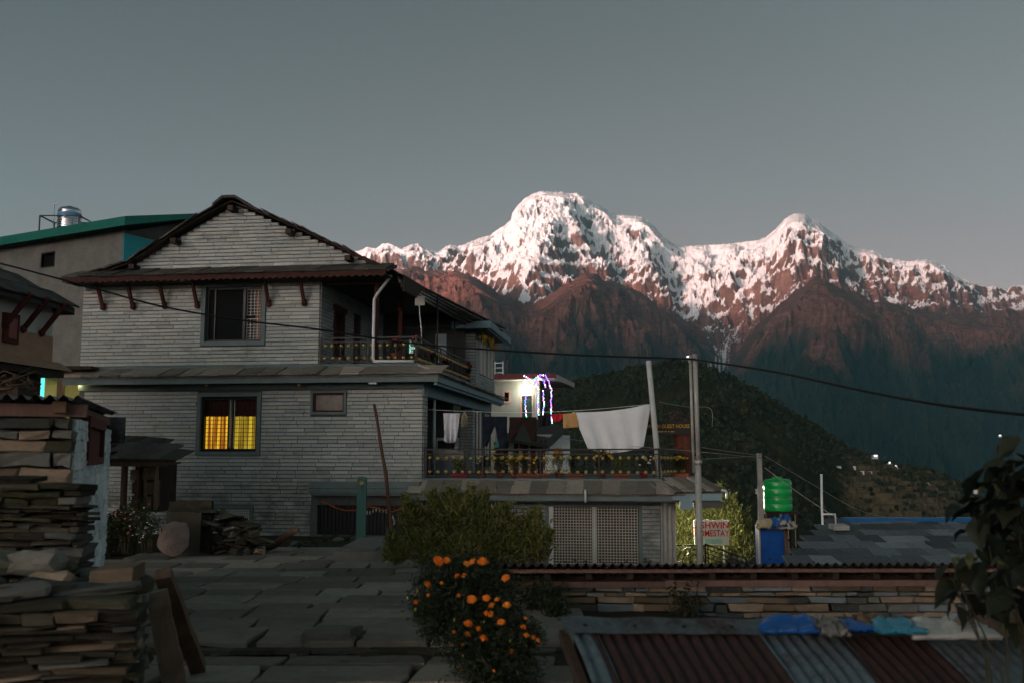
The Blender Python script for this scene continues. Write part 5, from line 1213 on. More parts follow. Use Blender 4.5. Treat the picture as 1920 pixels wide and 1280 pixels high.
# ================================================================== BESIDE THE HOUSE WALL
# ---------------- wooden coop with lean-to roof
KF = Frame(PD(262, 850, 25.5), HF.yaw-RAD(4)); KF.o.z = 0; cp = empty('wooden_coop', KF.o, KF.yaw); tag(cp, 'weathered wooden coop under a sagging lean-to roof by the house wall', 'shed')
kz = lambda px, py, t=0.0: KF.px(px, py, t)
def kbox(b, x0, y0, x1, y1, d0, d1):
    (a, zb1), (c, zb2) = kz(x0, y1), kz(x1, y0); b.box(a, c, d0, d1, zb1, zb2)
b = MB(); kbox(b, 246, 868, 297, 958, 0.10, 0.9); b.build('box', DARK_WOOD, cp)
rkk = random.Random(2)
for (x0, y0, x1, y1) in ((243, 880, 257, 900), (266, 874, 294, 898), (268, 904, 290, 926), (245, 928, 264, 952), (270, 930, 283, 952), (285, 900, 297, 950), (246, 903, 259, 925)):
    b = MB(); kbox(b, x0, y0, x1, y1, 0.02, 0.09); b.build('board', [PALE_WOOD, BROWN_WOOD][rkk.randint(0, 1)], cp)
for (x0, y0, x1, y1, m_) in ((228, 872, 240, 985, PINK_WOOD), (258, 868, 266, 985, BROWN_WOOD), (292, 868, 298, 955, PALE_WOOD)):
    b = MB(); kbox(b, x0, y0, x1, y1, -0.12, 0.02); b.build('post', m_, cp)
p0, p1 = kz(262, 880, -0.4), kz(276, 985, -0.4); b = MB(); b.bar((p0[0], -0.15, p0[1]), (p1[0], -0.5, p1[1]), 0.07); b.build('prop', BROWN_WOOD, cp)
rf = empty('roof', (0, 0, 0), 0, cp)
e0, e1, r0, r1_ = kz(204, 862, -0.5), kz(330, 863, -0.5), kz(204, 822, 1.2), kz(268, 832, 1.2)
A = [Vector((e0[0], -0.5, e0[1])), Vector((e1[0], -0.5, e1[1])), Vector((r1_[0]+0.1, 1.2, r1_[1])), Vector((r0[0], 1.2, r0[1]))]
b = MB(); b.hexa([p-Vector((0, 0, 0.05)) for p in A], A); b.build('roof_deck', DARK_WOOD, rf)
for i in range(3):
    for j in range(5):
        f, g = (j+0.5)/5, i/3
        p = A[0].lerp(A[1], f).lerp(A[3].lerp(A[2], f), g); inst('tile', RAKE_TILES[(i*2+j) % 5], rf, (p.x, p.y-0.05, p.z+0.02), (0.30, 0.10*(f), rkk.uniform(-.1, .1)), (0.75, 0.85, 0.8))
b = MB(); b.bar(A[0]+Vector((0, .1, -.1)), A[1]+Vector((-.3, .1, -.1)), 0.09); b.bar(A[1]+Vector((-.35, 0, -.08)), A[1]+Vector((.12, 0, -.05)), 0.05); b.build('beam', BROWN_WOOD, rf)
for j in range(9):
    f = 0.35+j*0.07; p = A[3].lerp(A[0], 0.35).lerp(A[2].lerp(A[1], 0.9), f); b = MB()
# ---------------- standing slabs, pink boulder, stone pile
def slab_stone(name, px0, px1, py0, py1, d, th, mat, label, lean=0.12, cut=0.1, seed=0):
    r = random.Random(seed); p = [PD(px0, py1, d), PD(px1, py1, d), PD(px1, py0, d), PD(px0, py0, d)]; w_ = p[1].x-p[0].x; h = p[3].z-p[0].z; c = Vector(((p[0].x+p[1].x)/2, d, p[0].z))
    poly = [(-w_/2, 0), (w_/2, 0), (w_/2*(1-cut*r.random()), h*0.5), (w_/2*(1-cut*2*r.random()), h*(1-cut*r.random())), (w_*0.1, h), (-w_/2*(1-cut*2*r.random()), h*(1-cut*r.random())), (-w_/2*(1-cut*r.random()), h*0.55)]
    b = MB(); b.prism(poly, 0.0, th); return tag(b.build(name, mat, None, c, (-lean, 0, r.uniform(-.1, .1))), label, 'stone slab')
slab_stone('stone_slab', 305, 394, 936, 1036, 20.6, 0.12, ST_DARK, 'tall dark stone slab standing against the house wall', 0.10, 0.06, 3)
slab_stone('stone_slab', 306, 372, 958, 1037, 20.2, 0.10, ST_DARK, 'shorter dark grey stone slab leaning before the tall dark slab', 0.16, 0.1, 4)
boulder('stone_slab', PD(326, 1009, 19.7), (0.64, 0.24, 0.70), ST_PINK, 26, 'pinkish rounded stone slab leaning in front of the dark slabs', 'stone slab', (-0.2, 0.12, 0.05), None, 3, 0.07)
sp = empty('stone_pile', PZ(440, 1036, -0.30)); tag(sp, 'heap of flat slates and rubble below the cellar vent', 'stone pile')
c0 = sp.location.copy()
for k in range(150):
    px, py = rk.uniform(390, 490), rk.uniform(945, 1036)
    if py < 960+0.55*max(0, px-425) : continue
    p = PD(px, py, 20.9+rk.uniform(-.3, .5)); flat = py < 985 and px < 470
    inst('stone', rk.choice(stones(rk.choice([ST_TAN, ST_DARK, ST_DARK, ST_GREY]))), sp, p-c0, (rk.uniform(-.3, .3), rk.uniform(-.25, .25), rk.uniform(-1, 1)), (rk.uniform(.25, .6), rk.uniform(.25, .4), 0.05) if flat or rk.random() < .4 else (rk.uniform(.12, .24), rk.uniform(.12, .24), rk.uniform(.08, .15)))
p0, p1 = PZ(496, 1026, -0.30), PD(560, 993, 21.6)
b = MB(); r_ = [0.10, 0.085, 0.10, 0.07, 0.03]; b.tube([Vector((0, 0, 0)), (p1-p0)*0.3+Vector((0, 0, -.05)), (p1-p0)*0.55, (p1-p0)*0.85+Vector((0, 0, .04)), (p1-p0)], r_, 8); tag(b.build('tree_trunk', BROWN_WOOD, None, p0), 'short reddish tree trunk lying beside the stone pile', 'log')
rsn = np.random.RandomState(8)
def scatter_stones():
    st = empty('rubble_strip', (0, 0, 0)); tag(st, 'strip of loose dark rubble along the foot of the house', 'rubble')
    for k in range(70):
        x = rk.uniform(-5.5, -0.6); p = Vector((x, 26.5+rk.uniform(-2.6, 2.4), 0)); p.z = float(ground_z(p.x, p.y))+0.03
        inst('stone', rk.choice(stones(rk.choice([ST_DARK, ST_DARK, ST_GREY]))), st, p, (rk.uniform(-.3, .3), rk.uniform(-.3, .3), rk.uniform(0, 3)), (rk.uniform(.12, .4), rk.uniform(.12, .3), rk.uniform(.06, .14)))
scatter_stones()
# ---------------- flowering shrubs and bucket
def shrub(name, px, py_base, d, w_, h, N, size, mat, label, cat='shrub', flowers=None, seed=1, zbase=None, aspect=0.4, stemmat=None, extra=None, nstem=14):
    rs = np.random.RandomState(seed); base = PD(px, py_base, d); 
    if zbase is not None: base.z = zbase
    e = empty(name, base); tag(e, label, cat)
    spec = extra or [(rs.uniform(-.3, .3)*w_, rs.uniform(-.2, .2)*w_, rs.uniform(.35, .75)*h, rs.uniform(.2, .34)*w_, rs.uniform(.2, .3)*w_, rs.uniform(.2, .3)*h) for _ in range(7)]
    C, dd = lumps(N, spec, rs, 0.4); C = C[C[:, 2] > 0.02]
    inst('foliage', leaf_mesh('foliage', C, size, mat, rs, aspect, 0.35), e)
    twigs('stem', spec, nstem, rs, stemmat or STEM, e, (0, 0, 0), 0.008)
    if flowers:
        fm, n, fs = flowers; b = MB()
        for k in range(n):
            s = spec[rs.randint(len(spec))]; v = rs.normal(size=3); v[1] = -abs(v[1])*1.4; v /= np.linalg.norm(v)
            p = np.array(s[:3])+v*np.array(s[3:])*1.05; b.lathe([(fs*.25, -fs*.4), (fs*.8, -fs*.1), (fs, fs*.25), (fs*.6, fs*.45), (fs*.1, fs*.5)], 6, tuple(p))
        tag(b.build('blossoms', fm, e), kind='stuff')
    return e
WHITE_FL = simple('white_petal', (0.75, 0.72, 0.62), 0.7, bump=0); RED_FL = simple('red_petal', (0.62, 0.025, 0.03), 0.6, bump=0); PINK_FL = simple('pink_petal', (0.55, 0.16, 0.16), 0.7, bump=0)
shrub('potted_fuchsia', 232, 1036, 19.3, 0.8, 1.15, 1100, 0.07, LEAF_DARK, 'dark shrub with pinkish red flowers by the white hut wall', flowers=(PINK_FL, 26, 0.026), seed=3)
shrub('flowering_shrub', 278, 1036, 19.0, 0.6, 0.95, 700, 0.06, LEAF_DARK, 'small shrub with pale yellow flowers left of the pink slab', flowers=(WHITE_FL, 22, 0.022), seed=5)
shrub('flowering_shrub', 208, 1020, 21.0, 0.7, 0.9, 700, 0.07, LEAF_DARK, 'leafy shrub with white flowers touching the white hut corner', flowers=(WHITE_FL, 16, 0.022), seed=7)
bk = PD(235, 985, 21.5); e = empty('green_bucket', bk); tag(e, 'bright green plastic bucket among the shrubs', 'bucket')
GREEN_PL = simple('green_plastic', (0.01, 0.24, 0.12), 0.4, bump=0)
b = MB(); b.lathe([(0.09, 0.0), (0.13, 0.27), (0.145, 0.28), (0.145, 0.30), (0.12, 0.295), (0.085, 0.02)], 16); b.build('pail', GREEN_PL, e)
b = MB(); b.tube([(-.13, 0, .28), (-.08, -.05, .38), (0, -.06, .41), (.08, -.05, .38), (.13, 0, .28)], 0.006, 5); b.build('handle', STEEL, e)
pl = empty('bucket_stand', (bk.x, bk.y, float(ground_z(bk.x, bk.y)))); tag(pl, 'dark rough stone block under the green bucket', 'stone'); inst('block', stones(ST_DARK)[0], pl, (0, 0, (bk.z-pl.location.z)/2), (0, 0, .3), (.5, .4, bk.z-pl.location.z))
# ---------------- green guide post, leaning pole
gp = PZ(677, 1026, -0.28); e = empty('guide_post', gp); tag(e, 'dark green guide post with a small gold emblem on a cement plinth', 'post')
TEAL = simple('teal_green_paint', (0.006, 0.062, 0.052), 0.5, 0, 0.15, 3, 0.05)
pw = 17.0/FPX*gp.y; ph = (PD(677, 893, gp.y).z-gp.z)
b = MB(); b.prism([(-pw/2, -0.1), (pw/2, -0.1), (pw/2, ph-0.03), (pw/2-0.03, ph), (-pw/2+0.03, ph), (-pw/2, ph-0.03)], -0.05, 0.05); b.build('board', TEAL, e)
em = empty('emblem', (0, -0.052, 0), 0, e); b = MB()
for k in range(6):
    a = k*math.pi/3; b.lathe([(0.004, 0), (0.022, 0.004), (0.004, 0.006)], 7, M=Matrix.Translation((0.032*math.cos(a), -0.004, ph-0.13+0.032*math.sin(a))) @ Matrix.Rotation(math.pi/2, 4, 'X'))
b.lathe([(0.018, 0), (0.012, 0.01)], 8, M=Matrix.Translation((0, -0.002, ph-0.13)) @ Matrix.Rotation(math.pi/2, 4, 'X'))
GOLDD = simple('dull_gold', (0.26, 0.18, 0.06), 0.5, bump=0); b.build('flower', GOLDD, em)
b = MB(); b.box(-0.008, 0.008, -0.006, 0.0, ph-0.33, ph-0.17); b.box(-0.035, 0.035, -0.006, 0.0, ph-0.24, ph-0.225); b.build('staff', simple('dark_print', (0.02, 0.035, 0.02), 0.6, bump=0), em)
q0, q1 = PZ(624, 1048, -0.20), PZ(722, 1046, -0.20); e = empty('cement_plinth', ((q0.x+q1.x)/2, q0.y, -0.45)); tag(e, 'low cement plinth under the green guide post', 'plinth')
hw = (q1.x-q0.x)/2; b = MB(); b.hexa([(-hw, 0, 0), (hw, 0, 0), (hw, gp.y-q0.y+.45, 0), (-hw, gp.y-q0.y+.45, 0)], [(-hw*.98, 0.03, 0.40), (hw*.98, 0.03, 0.38), (hw*.9, gp.y-q0.y+.4, 0.38), (-hw*.9, gp.y-q0.y+.4, 0.40)]); b.build('block', CEMENT, e)
b = MB(); b.box(-hw*.7, hw*.6, .2, .9, 0.39, 0.42); b.build('mortar_top', CEMENT, e)
l0 = PD(738, 1016, 22.5); l0.z = float(ground_z(l0.x, 22.5)); l1 = PD(701, 757, 23.2)
b = MB(); N = 12; b.tube([l0.lerp(l1, i/N)-l0+Vector((0.008*math.sin(i*1.3)+0.05*math.sin(i*0.26), 0.01*math.cos(i*1.1), 0)) for i in range(N+1)], [0.05-0.017*i/N+0.004*math.sin(i*2.3) for i in range(N+1)], 8)
tag(b.build('leaning_pole', m_wood('red_brown_bark', (0.035, 0.016, 0.012), (0.11, 0.05, 0.036)), None, l0), 'thin red-brown wooden pole leaning in front of the slate house', 'pole')
# ---------------- marigold garland over the cellar gate
def garland(pts, t, name, label, mat, r=0.035, n=46):
    P = []
    for k in range(len(pts)-1):
        a, c = pts[k], pts[k+1]
        for i in range(n//(len(pts)-1)):
            f = i/(n//(len(pts)-1)); s, z = HF.px(a[0]+(c[0]-a[0])*f, a[1]+(c[1]-a[1])*f, t); P.append(HF.w(s, t, z))
    b = MB(); o0 = P[0]
    for p in P: q = p-o0; b.lathe([(r*.3, -r*.7), (r*.95, -r*.3), (r, r*.2), (r*.5, r*.7)], 6, (q.x+random.uniform(-.008, .008), q.y, q.z+random.uniform(-.008, .008)))
    return tag(b.build(name, mat, None, o0), label, 'garland')
ORANGE = simple('marigold_orange', (0.80, 0.20, 0.018), 0.75, 0, 0.3, 30, 0)
garland([(604, 939), (618, 945), (632, 952), (648, 956), (665, 956), (680, 952), (693, 949), (708, 951), (722, 957), (738, 958), (752, 953), (768, 944)], -0.48, 'marigold_garland', 'orange marigold garland hung across the cellar gate', simple('old_marigold', (0.42, 0.095, 0.025), 0.8, 0, 0.3, 30, 0), 0.026, 110)
# ================================================================== TERRACE THINGS
rt = random.Random(51)
LT_ = 0.55                                              # the clothes line runs this far behind the railing
def hp(px, py, t=LT_):
    s, z = HF.px(px, py, t); return HF.w(s, t, z)
# leaning white pole
p0, p1 = HF.w(7.02, 0.16, 1.0), HF.w(6.75, 0.16, 4.47)
b = MB(); b.tube([Vector((0, 0, 0)), (p1-p0)*0.3, (p1-p0)*0.7, p1-p0], [0.085, 0.083, 0.08, 0.078], 12); tag(b.build('leaning_pipe', simple('grey_white_pipe', (0.45, 0.46, 0.44), 0.55, 0, 0.2, 3, 0.05), None, p0), 'thick grey-white pipe leaning at the terrace corner', 'pole')
la, lb_ = HF.w(0.05, LT_, HF.px(800, 767, LT_)[1]), hp(1219, 757)
b = MB(); pts = [la.lerp(lb_, i/20)-la+Vector((0, 0, -0.16*math.sin(math.pi*i/20))) for i in range(21)]; b.tube(pts, 0.008, 5); tag(b.build('clothes_line', WHITE_PVC, None, la), 'thin clothes line strung across the terrace', 'clothes line')
def cloth_poly(name, label, cat, outline, mat, t=LT_, folds=5, amp=0.05, nx=26, ny=20, sag=None, group=None, thick=0.004, seed=0):
    """hung cloth: outline = (top_left, top_right, bottom_left, bottom_right, bottom_mid) pixels; wavy sheet with thickness"""
    tl, tr, bl, br = outline[:4]; r = random.Random(seed); b = MB(); vs = []; o0 = hp(*tl, t)
    for side in (0, 1):
        for i in range(nx+1):
            f = i/nx
            for j in range(ny+1):
                g = j/ny
                top = (tl[0]+(tr[0]-tl[0])*f, tl[1]+(tr[1]-tl[1])*f+(sag(f) if sag else 0)*1.0)
                bot = (bl[0]+(br[0]-bl[0])*f, bl[1]+(br[1]-bl[1])*f)
                if len(outline) > 4: bot = (bot[0], bot[1]+outline[4]*math.sin(math.pi*f)**0.8)
                px, py = top[0]+(bot[0]-top[0])*g, top[1]+(bot[1]-top[1])*g
                p = hp(px, py, t)-o0
                y = amp*(0.25+0.75*g)*math.sin(f*folds*2*math.pi+seed+0.8*math.sin(g*3+seed))+0.4*amp*math.sin(f*folds*5.1+g*2.0)
                p += HF.v*(y+side*thick); vs.append(p)
    M_ = (nx+1)*(ny+1); idx = lambda s, i, j: s*M_+i*(ny+1)+j; fs = []
    for i in range(nx):
        for j in range(ny):
            fs.append((idx(0, i, j), idx(0, i, j+1), idx(0, i+1, j+1), idx(0, i+1, j))); fs.append((idx(1, i, j), idx(1, i+1, j), idx(1, i+1, j+1), idx(1, i, j+1)))
    for i in range(nx): fs.append((idx(0, i, 0), idx(0, i+1, 0), idx(1, i+1, 0), idx(1, i, 0))); fs.append((idx(0, i, ny), idx(1, i, ny), idx(1, i+1, ny), idx(0, i+1, ny)))
    for j in range(ny): fs.append((idx(0, 0, j), idx(1, 0, j), idx(1, 0, j+1), idx(0, 0, j+1))); fs.append((idx(0, nx, j), idx(0, nx, j+1), idx(1, nx, j+1), idx(1, nx, j)))
    b.add(vs, fs, True); return tag(b.build(name, mat, None, o0), label, cat, group)
SHEET = m_cloth('white_sheet', (0.74, 0.77, 0.78), 0.85, 0.04, 0.15)
cloth_poly('bed_sheet', 'large white bed sheet sagging from the clothes line', 'sheet', ((1073, 772), (1221, 756), (1102, 840), (1207, 836), 10), SHEET, folds=4, amp=0.055, nx=44, ny=30, sag=lambda f: 5*math.sin(math.pi*f), seed=1)
cloth_poly('towel', 'tan towel on the clothes line left of the white sheet', 'towel', ((1055, 775), (1080, 773), (1056, 802), (1086, 800)), m_cloth('tan_towel', (0.46, 0.27, 0.11)), folds=2, amp=0.02, seed=3)
cloth_poly('red_cloth', 'small red cloth on the clothes line left of the tan towel', 'cloth', ((1033, 776), (1056, 775), (1036, 789), (1052, 787), 2), m_cloth('red_cloth', (0.52, 0.02, 0.03)), folds=2, amp=0.03, seed=5)
cloth_poly('black_shirt', 'black shirt hanging beside the small red cloth', 'shirt', ((1008, 778), (1034, 776), (1010, 800), (1030, 797)), m_cloth('black_cloth', (0.012, 0.012, 0.016)), folds=2, amp=0.03, seed=6)
def trousers(name, label, x0, x1, y0, crotch, l1, l2, mat, seed):
    """two legs joined at a waistband: one continuous sheet body"""
    r = random.Random(seed); o0 = hp(x0, y0); b = MB(); xm = (x0+x1)/2
    legs = [([x0, xm+1], l1), ([xm-1, x1], l2)]
    for (a, c), (ex0, ex1, ey) in legs:
        N, M_ = 12, 16; vs = []
        for side in (0, 1):
            for i in range(N+1):
                for j in range(M_+1):
                    f, g = i/N, j/M_; xt = a+(c-a)*f; xe = ex0+(ex1-ex0)*f; k = max(0, (g-0.3)/0.7)
                    px = xt+(xe-xt)*k**0.8; py = y0+(ey-y0)*g; p = hp(px, py)-o0
                    bul = math.sin(math.pi*f)*0.05*(1 if side else -1)+0.015*math.sin(g*14+f*5+seed)
                    vs.append(p+HF.v*bul)
        K = (N+1)*(M_+1); idx = lambda s, i, j: s*K+i*(M_+1)+j
        fs = [(idx(0, i, j), idx(0, i, j+1), idx(0, i+1, j+1), idx(0, i+1, j)) for i in range(N) for j in range(M_)]+[(idx(1, i, j), idx(1, i+1, j), idx(1, i+1, j+1), idx(1, i, j+1)) for i in range(N) for j in range(M_)]
        fs += [(idx(0, 0, j), idx(1, 0, j), idx(1, 0, j+1), idx(0, 0, j+1)) for j in range(M_)]+[(idx(0, N, j), idx(0, N, j+1), idx(1, N, j+1), idx(1, N, j)) for j in range(M_)]
        b.add(vs, fs, True)
    return tag(b.build(name, mat, None, o0), label, 'trousers')
trousers('trousers', 'dark navy trousers on the clothes line near the house pillar', 905, 951, 780, 800, (905, 914, 836), (936, 951, 838), m_cloth('navy_cloth', (0.010, 0.016, 0.026)), 2)
trousers('trousers', 'brown-black trousers on the clothes line beside the navy pair', 955, 1006, 781, 802, (953, 963, 826), (996, 1007, 827), m_cloth('brown_black_cloth', (0.022, 0.013, 0.011)), 4)
cloth_poly('white_shirt', 'white draped shirt on the clothes line inside the porch', 'shirt', ((831, 774), (862, 774), (832, 826), (856, 826), 4), m_cloth('white_shirt', (0.66, 0.66, 0.70)), folds=3, amp=0.09, seed=7)
mp = hp(871, 772); e = empty('string_mop', mp); tag(e, 'beige string mop hanging upside down beside the white shirt', 'mop')
b = MB()
for k in range(26):
    a = rt.random()*6.28; q = rt.uniform(.02, .10); b.tube([(0, 0, 0.0), (q*math.cos(a), q*math.sin(a)*.6, -.12), (q*1.1*math.cos(a), q*.6*math.sin(a), -.34-rt.random()*.12)], 0.011, 5)
b.build('strings', m_cloth('mop_string', (0.30, 0.255, 0.18)), e)
b = MB(); b.tube([(0, 0.03, 0.02), (0.0, 0.1, mp.z*-1+1.02)], 0.013, 6); b.build('handle', BROWN_WOOD, e)
# cabinet with a cloth, small oven on it
CB = HF.w(*[*HF.px(842, 850, 1.1)[:1], 1.1, 1.0]); e = empty('draped_cabinet', CB, HF.yaw); tag(e, 'low cabinet draped with grey cloth inside the porch', 'cabinet')
b = MB(); b.box(-0.42, 0.42, -0.05, 0.5, 0, 0.80); b.build('body', simple('blue_cabinet', (0.06, 0.09, 0.12), 0.6), e)
b = MB(); b.box(-0.47, 0.47, -0.09, 0.55, 0.80, 0.83); b.box(-0.47, 0.47, -0.09, -0.075, 0.55, 0.80); b.build('cloth', m_cloth('grey_cover', (0.20, 0.19, 0.165)), e)
e = empty('toaster_oven', CB+Vector((-0.05, 0.1, 0.83)), HF.yaw); tag(e, 'small grey oven standing on the draped cabinet', 'oven')
b = MB(); b.box(-0.35, 0.3, -0.05, 0.35, 0.0, 0.42); b.build('body', simple('grey_oven', (0.20, 0.20, 0.18), 0.5), e); b = MB(); b.box(-0.30, 0.22, -0.075, -0.05, 0.05, 0.33); b.build('door', GLASS, e)
# potted plants along the railing
YEL = simple('yellow_petal', (0.62, 0.40, 0.03), 0.75, 0, 0.25, 20, 0)
def pot_plant(px, t, h, w_, fl, nfl, label, seed, potmat=TERRA, trough=False, nleaf=420, fs=0.045, zbase=1.0, leaf=LEAF_DARK, group='flower pots along the terrace railing'):
    s, _ = HF.px(px, 880, t); base = HF.w(s, t, zbase); rs = np.random.RandomState(seed); e = empty('flower_pot', base, HF.yaw); tag(e, label, 'flower pot', group)
    b = MB()
    if trough: b.hexa([(-.22, -.08, 0), (.22, -.08, 0), (.22, .08, 0), (-.22, .08, 0)], [(-.27, -.11, .17), (.27, -.11, .17), (.27, .11, .17), (-.27, .11, .17)])
    else: b.lathe([(0.09, 0.0), (0.125, 0.18), (0.14, 0.185), (0.14, 0.22), (0.115, 0.22)], 14)
    b.build('pot', potmat, e)
    spec = [(rs.uniform(-.3, .3)*w_, rs.uniform(-.12, .12), 0.2+rs.uniform(.35, .8)*h, .32*w_, .16, .26*h) for _ in range(5)]
    C, d = lumps(nleaf, spec, rs, 0.3); inst('foliage', leaf_mesh('foliage', C, 0.085, leaf, rs, 0.35, 0.4), e); twigs('stem', spec, 8, rs, STEM, e, (0, 0, .15), .006)
    if fl:
        b = MB()
        for k in range(nfl):
            q = spec[rs.randint(5)]; v = rs.normal(size=3); v[1] = -abs(v[1]); v[2] = abs(v[2])*.8; v /= np.linalg.norm(v); p = np.array(q[:3])+v*np.array(q[3:])*1.1
            b.lathe([(fs*.3, -fs*.5), (fs*.9, -fs*.2), (fs, fs*.2), (fs*.6, fs*.5), (fs*.1, fs*.55)], 7, tuple(p))
        tag(b.build('blossoms', fl, e), kind='stuff')
    return e
POTS = [(862, .35, .45, .5, None, 0, 'leafy green pot plant under the white shirt by the railing', True), (905, .35, .55, .5, WHITE_FL, 8, 'pot of pale white flowers below the navy trousers', False), (938, .3, .62, .45, YEL, 16, 'pot of yellow flowers left of the first railing post', False), (962, .35, .6, .45, YEL, 12, 'pot of yellow flowers right below the teal kiosk roof', False),
        (985, .3, .62, .5, YEL, 18, 'fullest yellow flower pot below the brown-black trousers', True), (1014, .35, .55, .5, YEL, 18, 'yellow flower pot below the black shirt', True), (1048, .35, .8, .4, ORANGE, 8, 'tall pot with a few orange flowers below the red cloth', False), (1078, .35, .6, .4, YEL, 5, 'sparse yellow flower pot under the left edge of the sheet', True),
        (1128, .3, .72, .5, YEL, 16, 'yellow flower pot right under the left half of the sheet', False), (1165, .35, .5, .45, None, 0, 'low leafy pot under the middle of the sheet', True), (1207, .3, .62, .45, WHITE_FL, 10, 'red tub with pale flowers beside the leaning pipe', False)]
RED_TUB = simple('red_tub', (0.30, 0.02, 0.025), 0.5, bump=0)
for k, (px, t, h, w_, fl, n, lab, tr) in enumerate(POTS): pot_plant(px, t, h, w_, fl, n, lab, 60+k, RED_TUB if k in (0, 10) else TERRA, tr, leaf=LEAF_OLIVE if k % 3 == 0 else LEAF_DARK)
s, z = 7.75, 1.0; e = pot_plant(1275, 1.1, .6, .5, YEL, 8, 'yellow flower pot behind the corner railing', 80, TERRA, True)
# red geraniums on the balcony
for k, (s, t, z, lab) in enumerate(((-0.95, .25, 4.62, 'red geranium pot behind the front balcony railing'), (-0.35, .5, 4.75, 'red geranium at the balcony corner post'), (-0.28, 2.1, 4.42, 'red geranium low behind the side balcony railing'), (-0.25, 4.0, 4.42, 'large red geranium midway along the side balcony'), (-0.12, 8.2, 4.6, 'red geranium against the brick pillar at the balcony end'))):
    base = HF.w(s, t, z); rs = np.random.RandomState(90+k); e = empty('geranium_pot', base, HF.yaw); tag(e, lab, 'flower pot', 'red geraniums on the balcony')
    b = MB(); b.lathe([(0.07, 0), (0.10, 0.16), (0.11, 0.17), (0.11, 0.19)], 12); b.build('pot', TERRA, e)
    spec = [(rs.uniform(-.12, .12), rs.uniform(-.1, .1), 0.35+rs.uniform(-.05, .2), .14, .14, .12) for _ in range(4)]; C, d = lumps(160, spec, rs, .3); inst('foliage', leaf_mesh('foliage', C, .09, LEAF_DARK, rs, .8), e)
    b = MB()
    for q in range(14): v = rs.normal(size=3); v /= np.linalg.norm(v); v[2] = abs(v[2]); b.lathe([(.012, -.02), (.035, 0), (.03, .025), (.008, .03)], 6, tuple(np.array([0, -.04, .48])+v*np.array([.13, .1, .12])))
    tag(b.build('blossoms', RED_FL, e), kind='stuff')
# maize hung under the cornice
hm = empty('hung_maize', HF.w(0.45, 8.3, 6.42)); tag(hm, 'yellow dried maize cobs hung under the back cornice', 'maize')
b = MB(); b.lathe([(.006, -.09), (.026, -.06), (.028, .03), (.008, .08)], 6); COB = b.mesh('cob', simple('dry_maize', (0.50, 0.30, 0.04), 0.7, bump=0))
for k in range(46): inst('cob', COB, hm, HF.w(0.35+0.25*rt.random(), 8.0+k*0.075, 6.35-0.15*math.sin(k*.35)-rt.random()*.16)-hm.location, (rt.uniform(-.3, .3), rt.uniform(-.3, .3), 0))
# guest house sign
def text_obj(body, mat, parent, loc, rot, size, name='lettering', ext=0.006, off=0.012, align='CENTER', sx=1.0):
    c = bpy.data.curves.new(name, 'FONT'); c.body = body; c.size = size; c.extrude = ext; c.offset = off*size; c.align_x = align; c.align_y = 'CENTER'; c.resolution_u = 2
    tmp = bpy.data.objects.new(name, c); COL.objects.link(tmp); dg = bpy.context.evaluated_depsgraph_get(); me = bpy.data.meshes.new_from_object(tmp.evaluated_get(dg)); bpy.data.objects.remove(tmp)
    me.materials.clear(); me.materials.append(mat); o = inst(name, me, parent, loc, rot, (sx, 1, 1)); return o
t_ = 1.6; sA, zA = HF.px(1208, 793, t_); sB, zB = HF.px(1292, 804, t_); e = empty('guest_house_sign', HF.w((sA+sB)/2, t_, 1.0), HF.yaw); tag(e, 'dark guest house sign with small yellow lettering on thin iron posts', 'sign')
hz_ = (zA+zB)/2-1.0; wd = sB-sA
b = MB(); b.box(-wd/2-.05, wd/2+.1, 0.0, 0.03, hz_-.26, hz_+.16); b.build('board', simple('dark_sign_board', (0.018, 0.014, 0.011), 0.6, bump=0), e)
SIGN_Y = simple('sign_yellow', (0.48, 0.27, 0.015), 0.5, bump=0)
text_obj('ASHWIN GUEST HOUSE', SIGN_Y, e, (0, -0.008, hz_), (math.pi/2, 0, 0), 0.155, sx=wd/1.62)
b = MB()
for k, (x, w_) in enumerate(((-.38, .03), (-.30, .20), (-.06, .05), (.04, .03), (.12, .12))): b.box(x, x+w_, -0.012, -0.002, hz_-.175, hz_-.145)
b.build('worn_small_print', SIGN_Y, e)
b = MB(); b.bar((-0.42, 0.06, 0), (-0.42, 0.06, hz_+0.85), 0.035); b.build('post', BLACK_METAL, e); b = MB(); b.bar((wd/2+.05, 0.06, 0), (wd/2+.05, 0.06, hz_+.6), 0.035); b.build('post', BLACK_METAL, e)
# rust-brown planter with pinkish plant behind the sign
s, z = HF.px(1284, 850, 2.0); base = HF.w(s, 2.0, 1.0); e = empty('tall_planter', base, HF.yaw); tag(e, 'tall rust-brown planter with a pinkish plant behind the sign', 'planter')
zt_ = HF.px(1284, 805, 2.0)[1]-1.0; b = MB(); b.lathe([(0.20, 0), (0.22, 0.1), (0.36, zt_-.05), (0.39, zt_), (0.35, zt_)], 16); b.build('pot', simple('rust_clay', (0.12, 0.04, 0.022), 0.8), e)
rs = np.random.RandomState(5); spec = [(rs.uniform(-.5, .2), rs.uniform(-.2, .2), zt_+rs.uniform(.1, .5), .28, .2, .2) for _ in range(5)]; C, d = lumps(420, spec, rs, .2); inst('foliage', leaf_mesh('foliage', C, .07, m_leaf('pinkish_leaf', (0.03, 0.02, 0.018), (0.09, 0.045, 0.045), (0.22, 0.11, 0.12)), rs, .5), e); twigs('stem', spec, 18, rs, STEM, e, (0, 0, zt_-.1), .008)
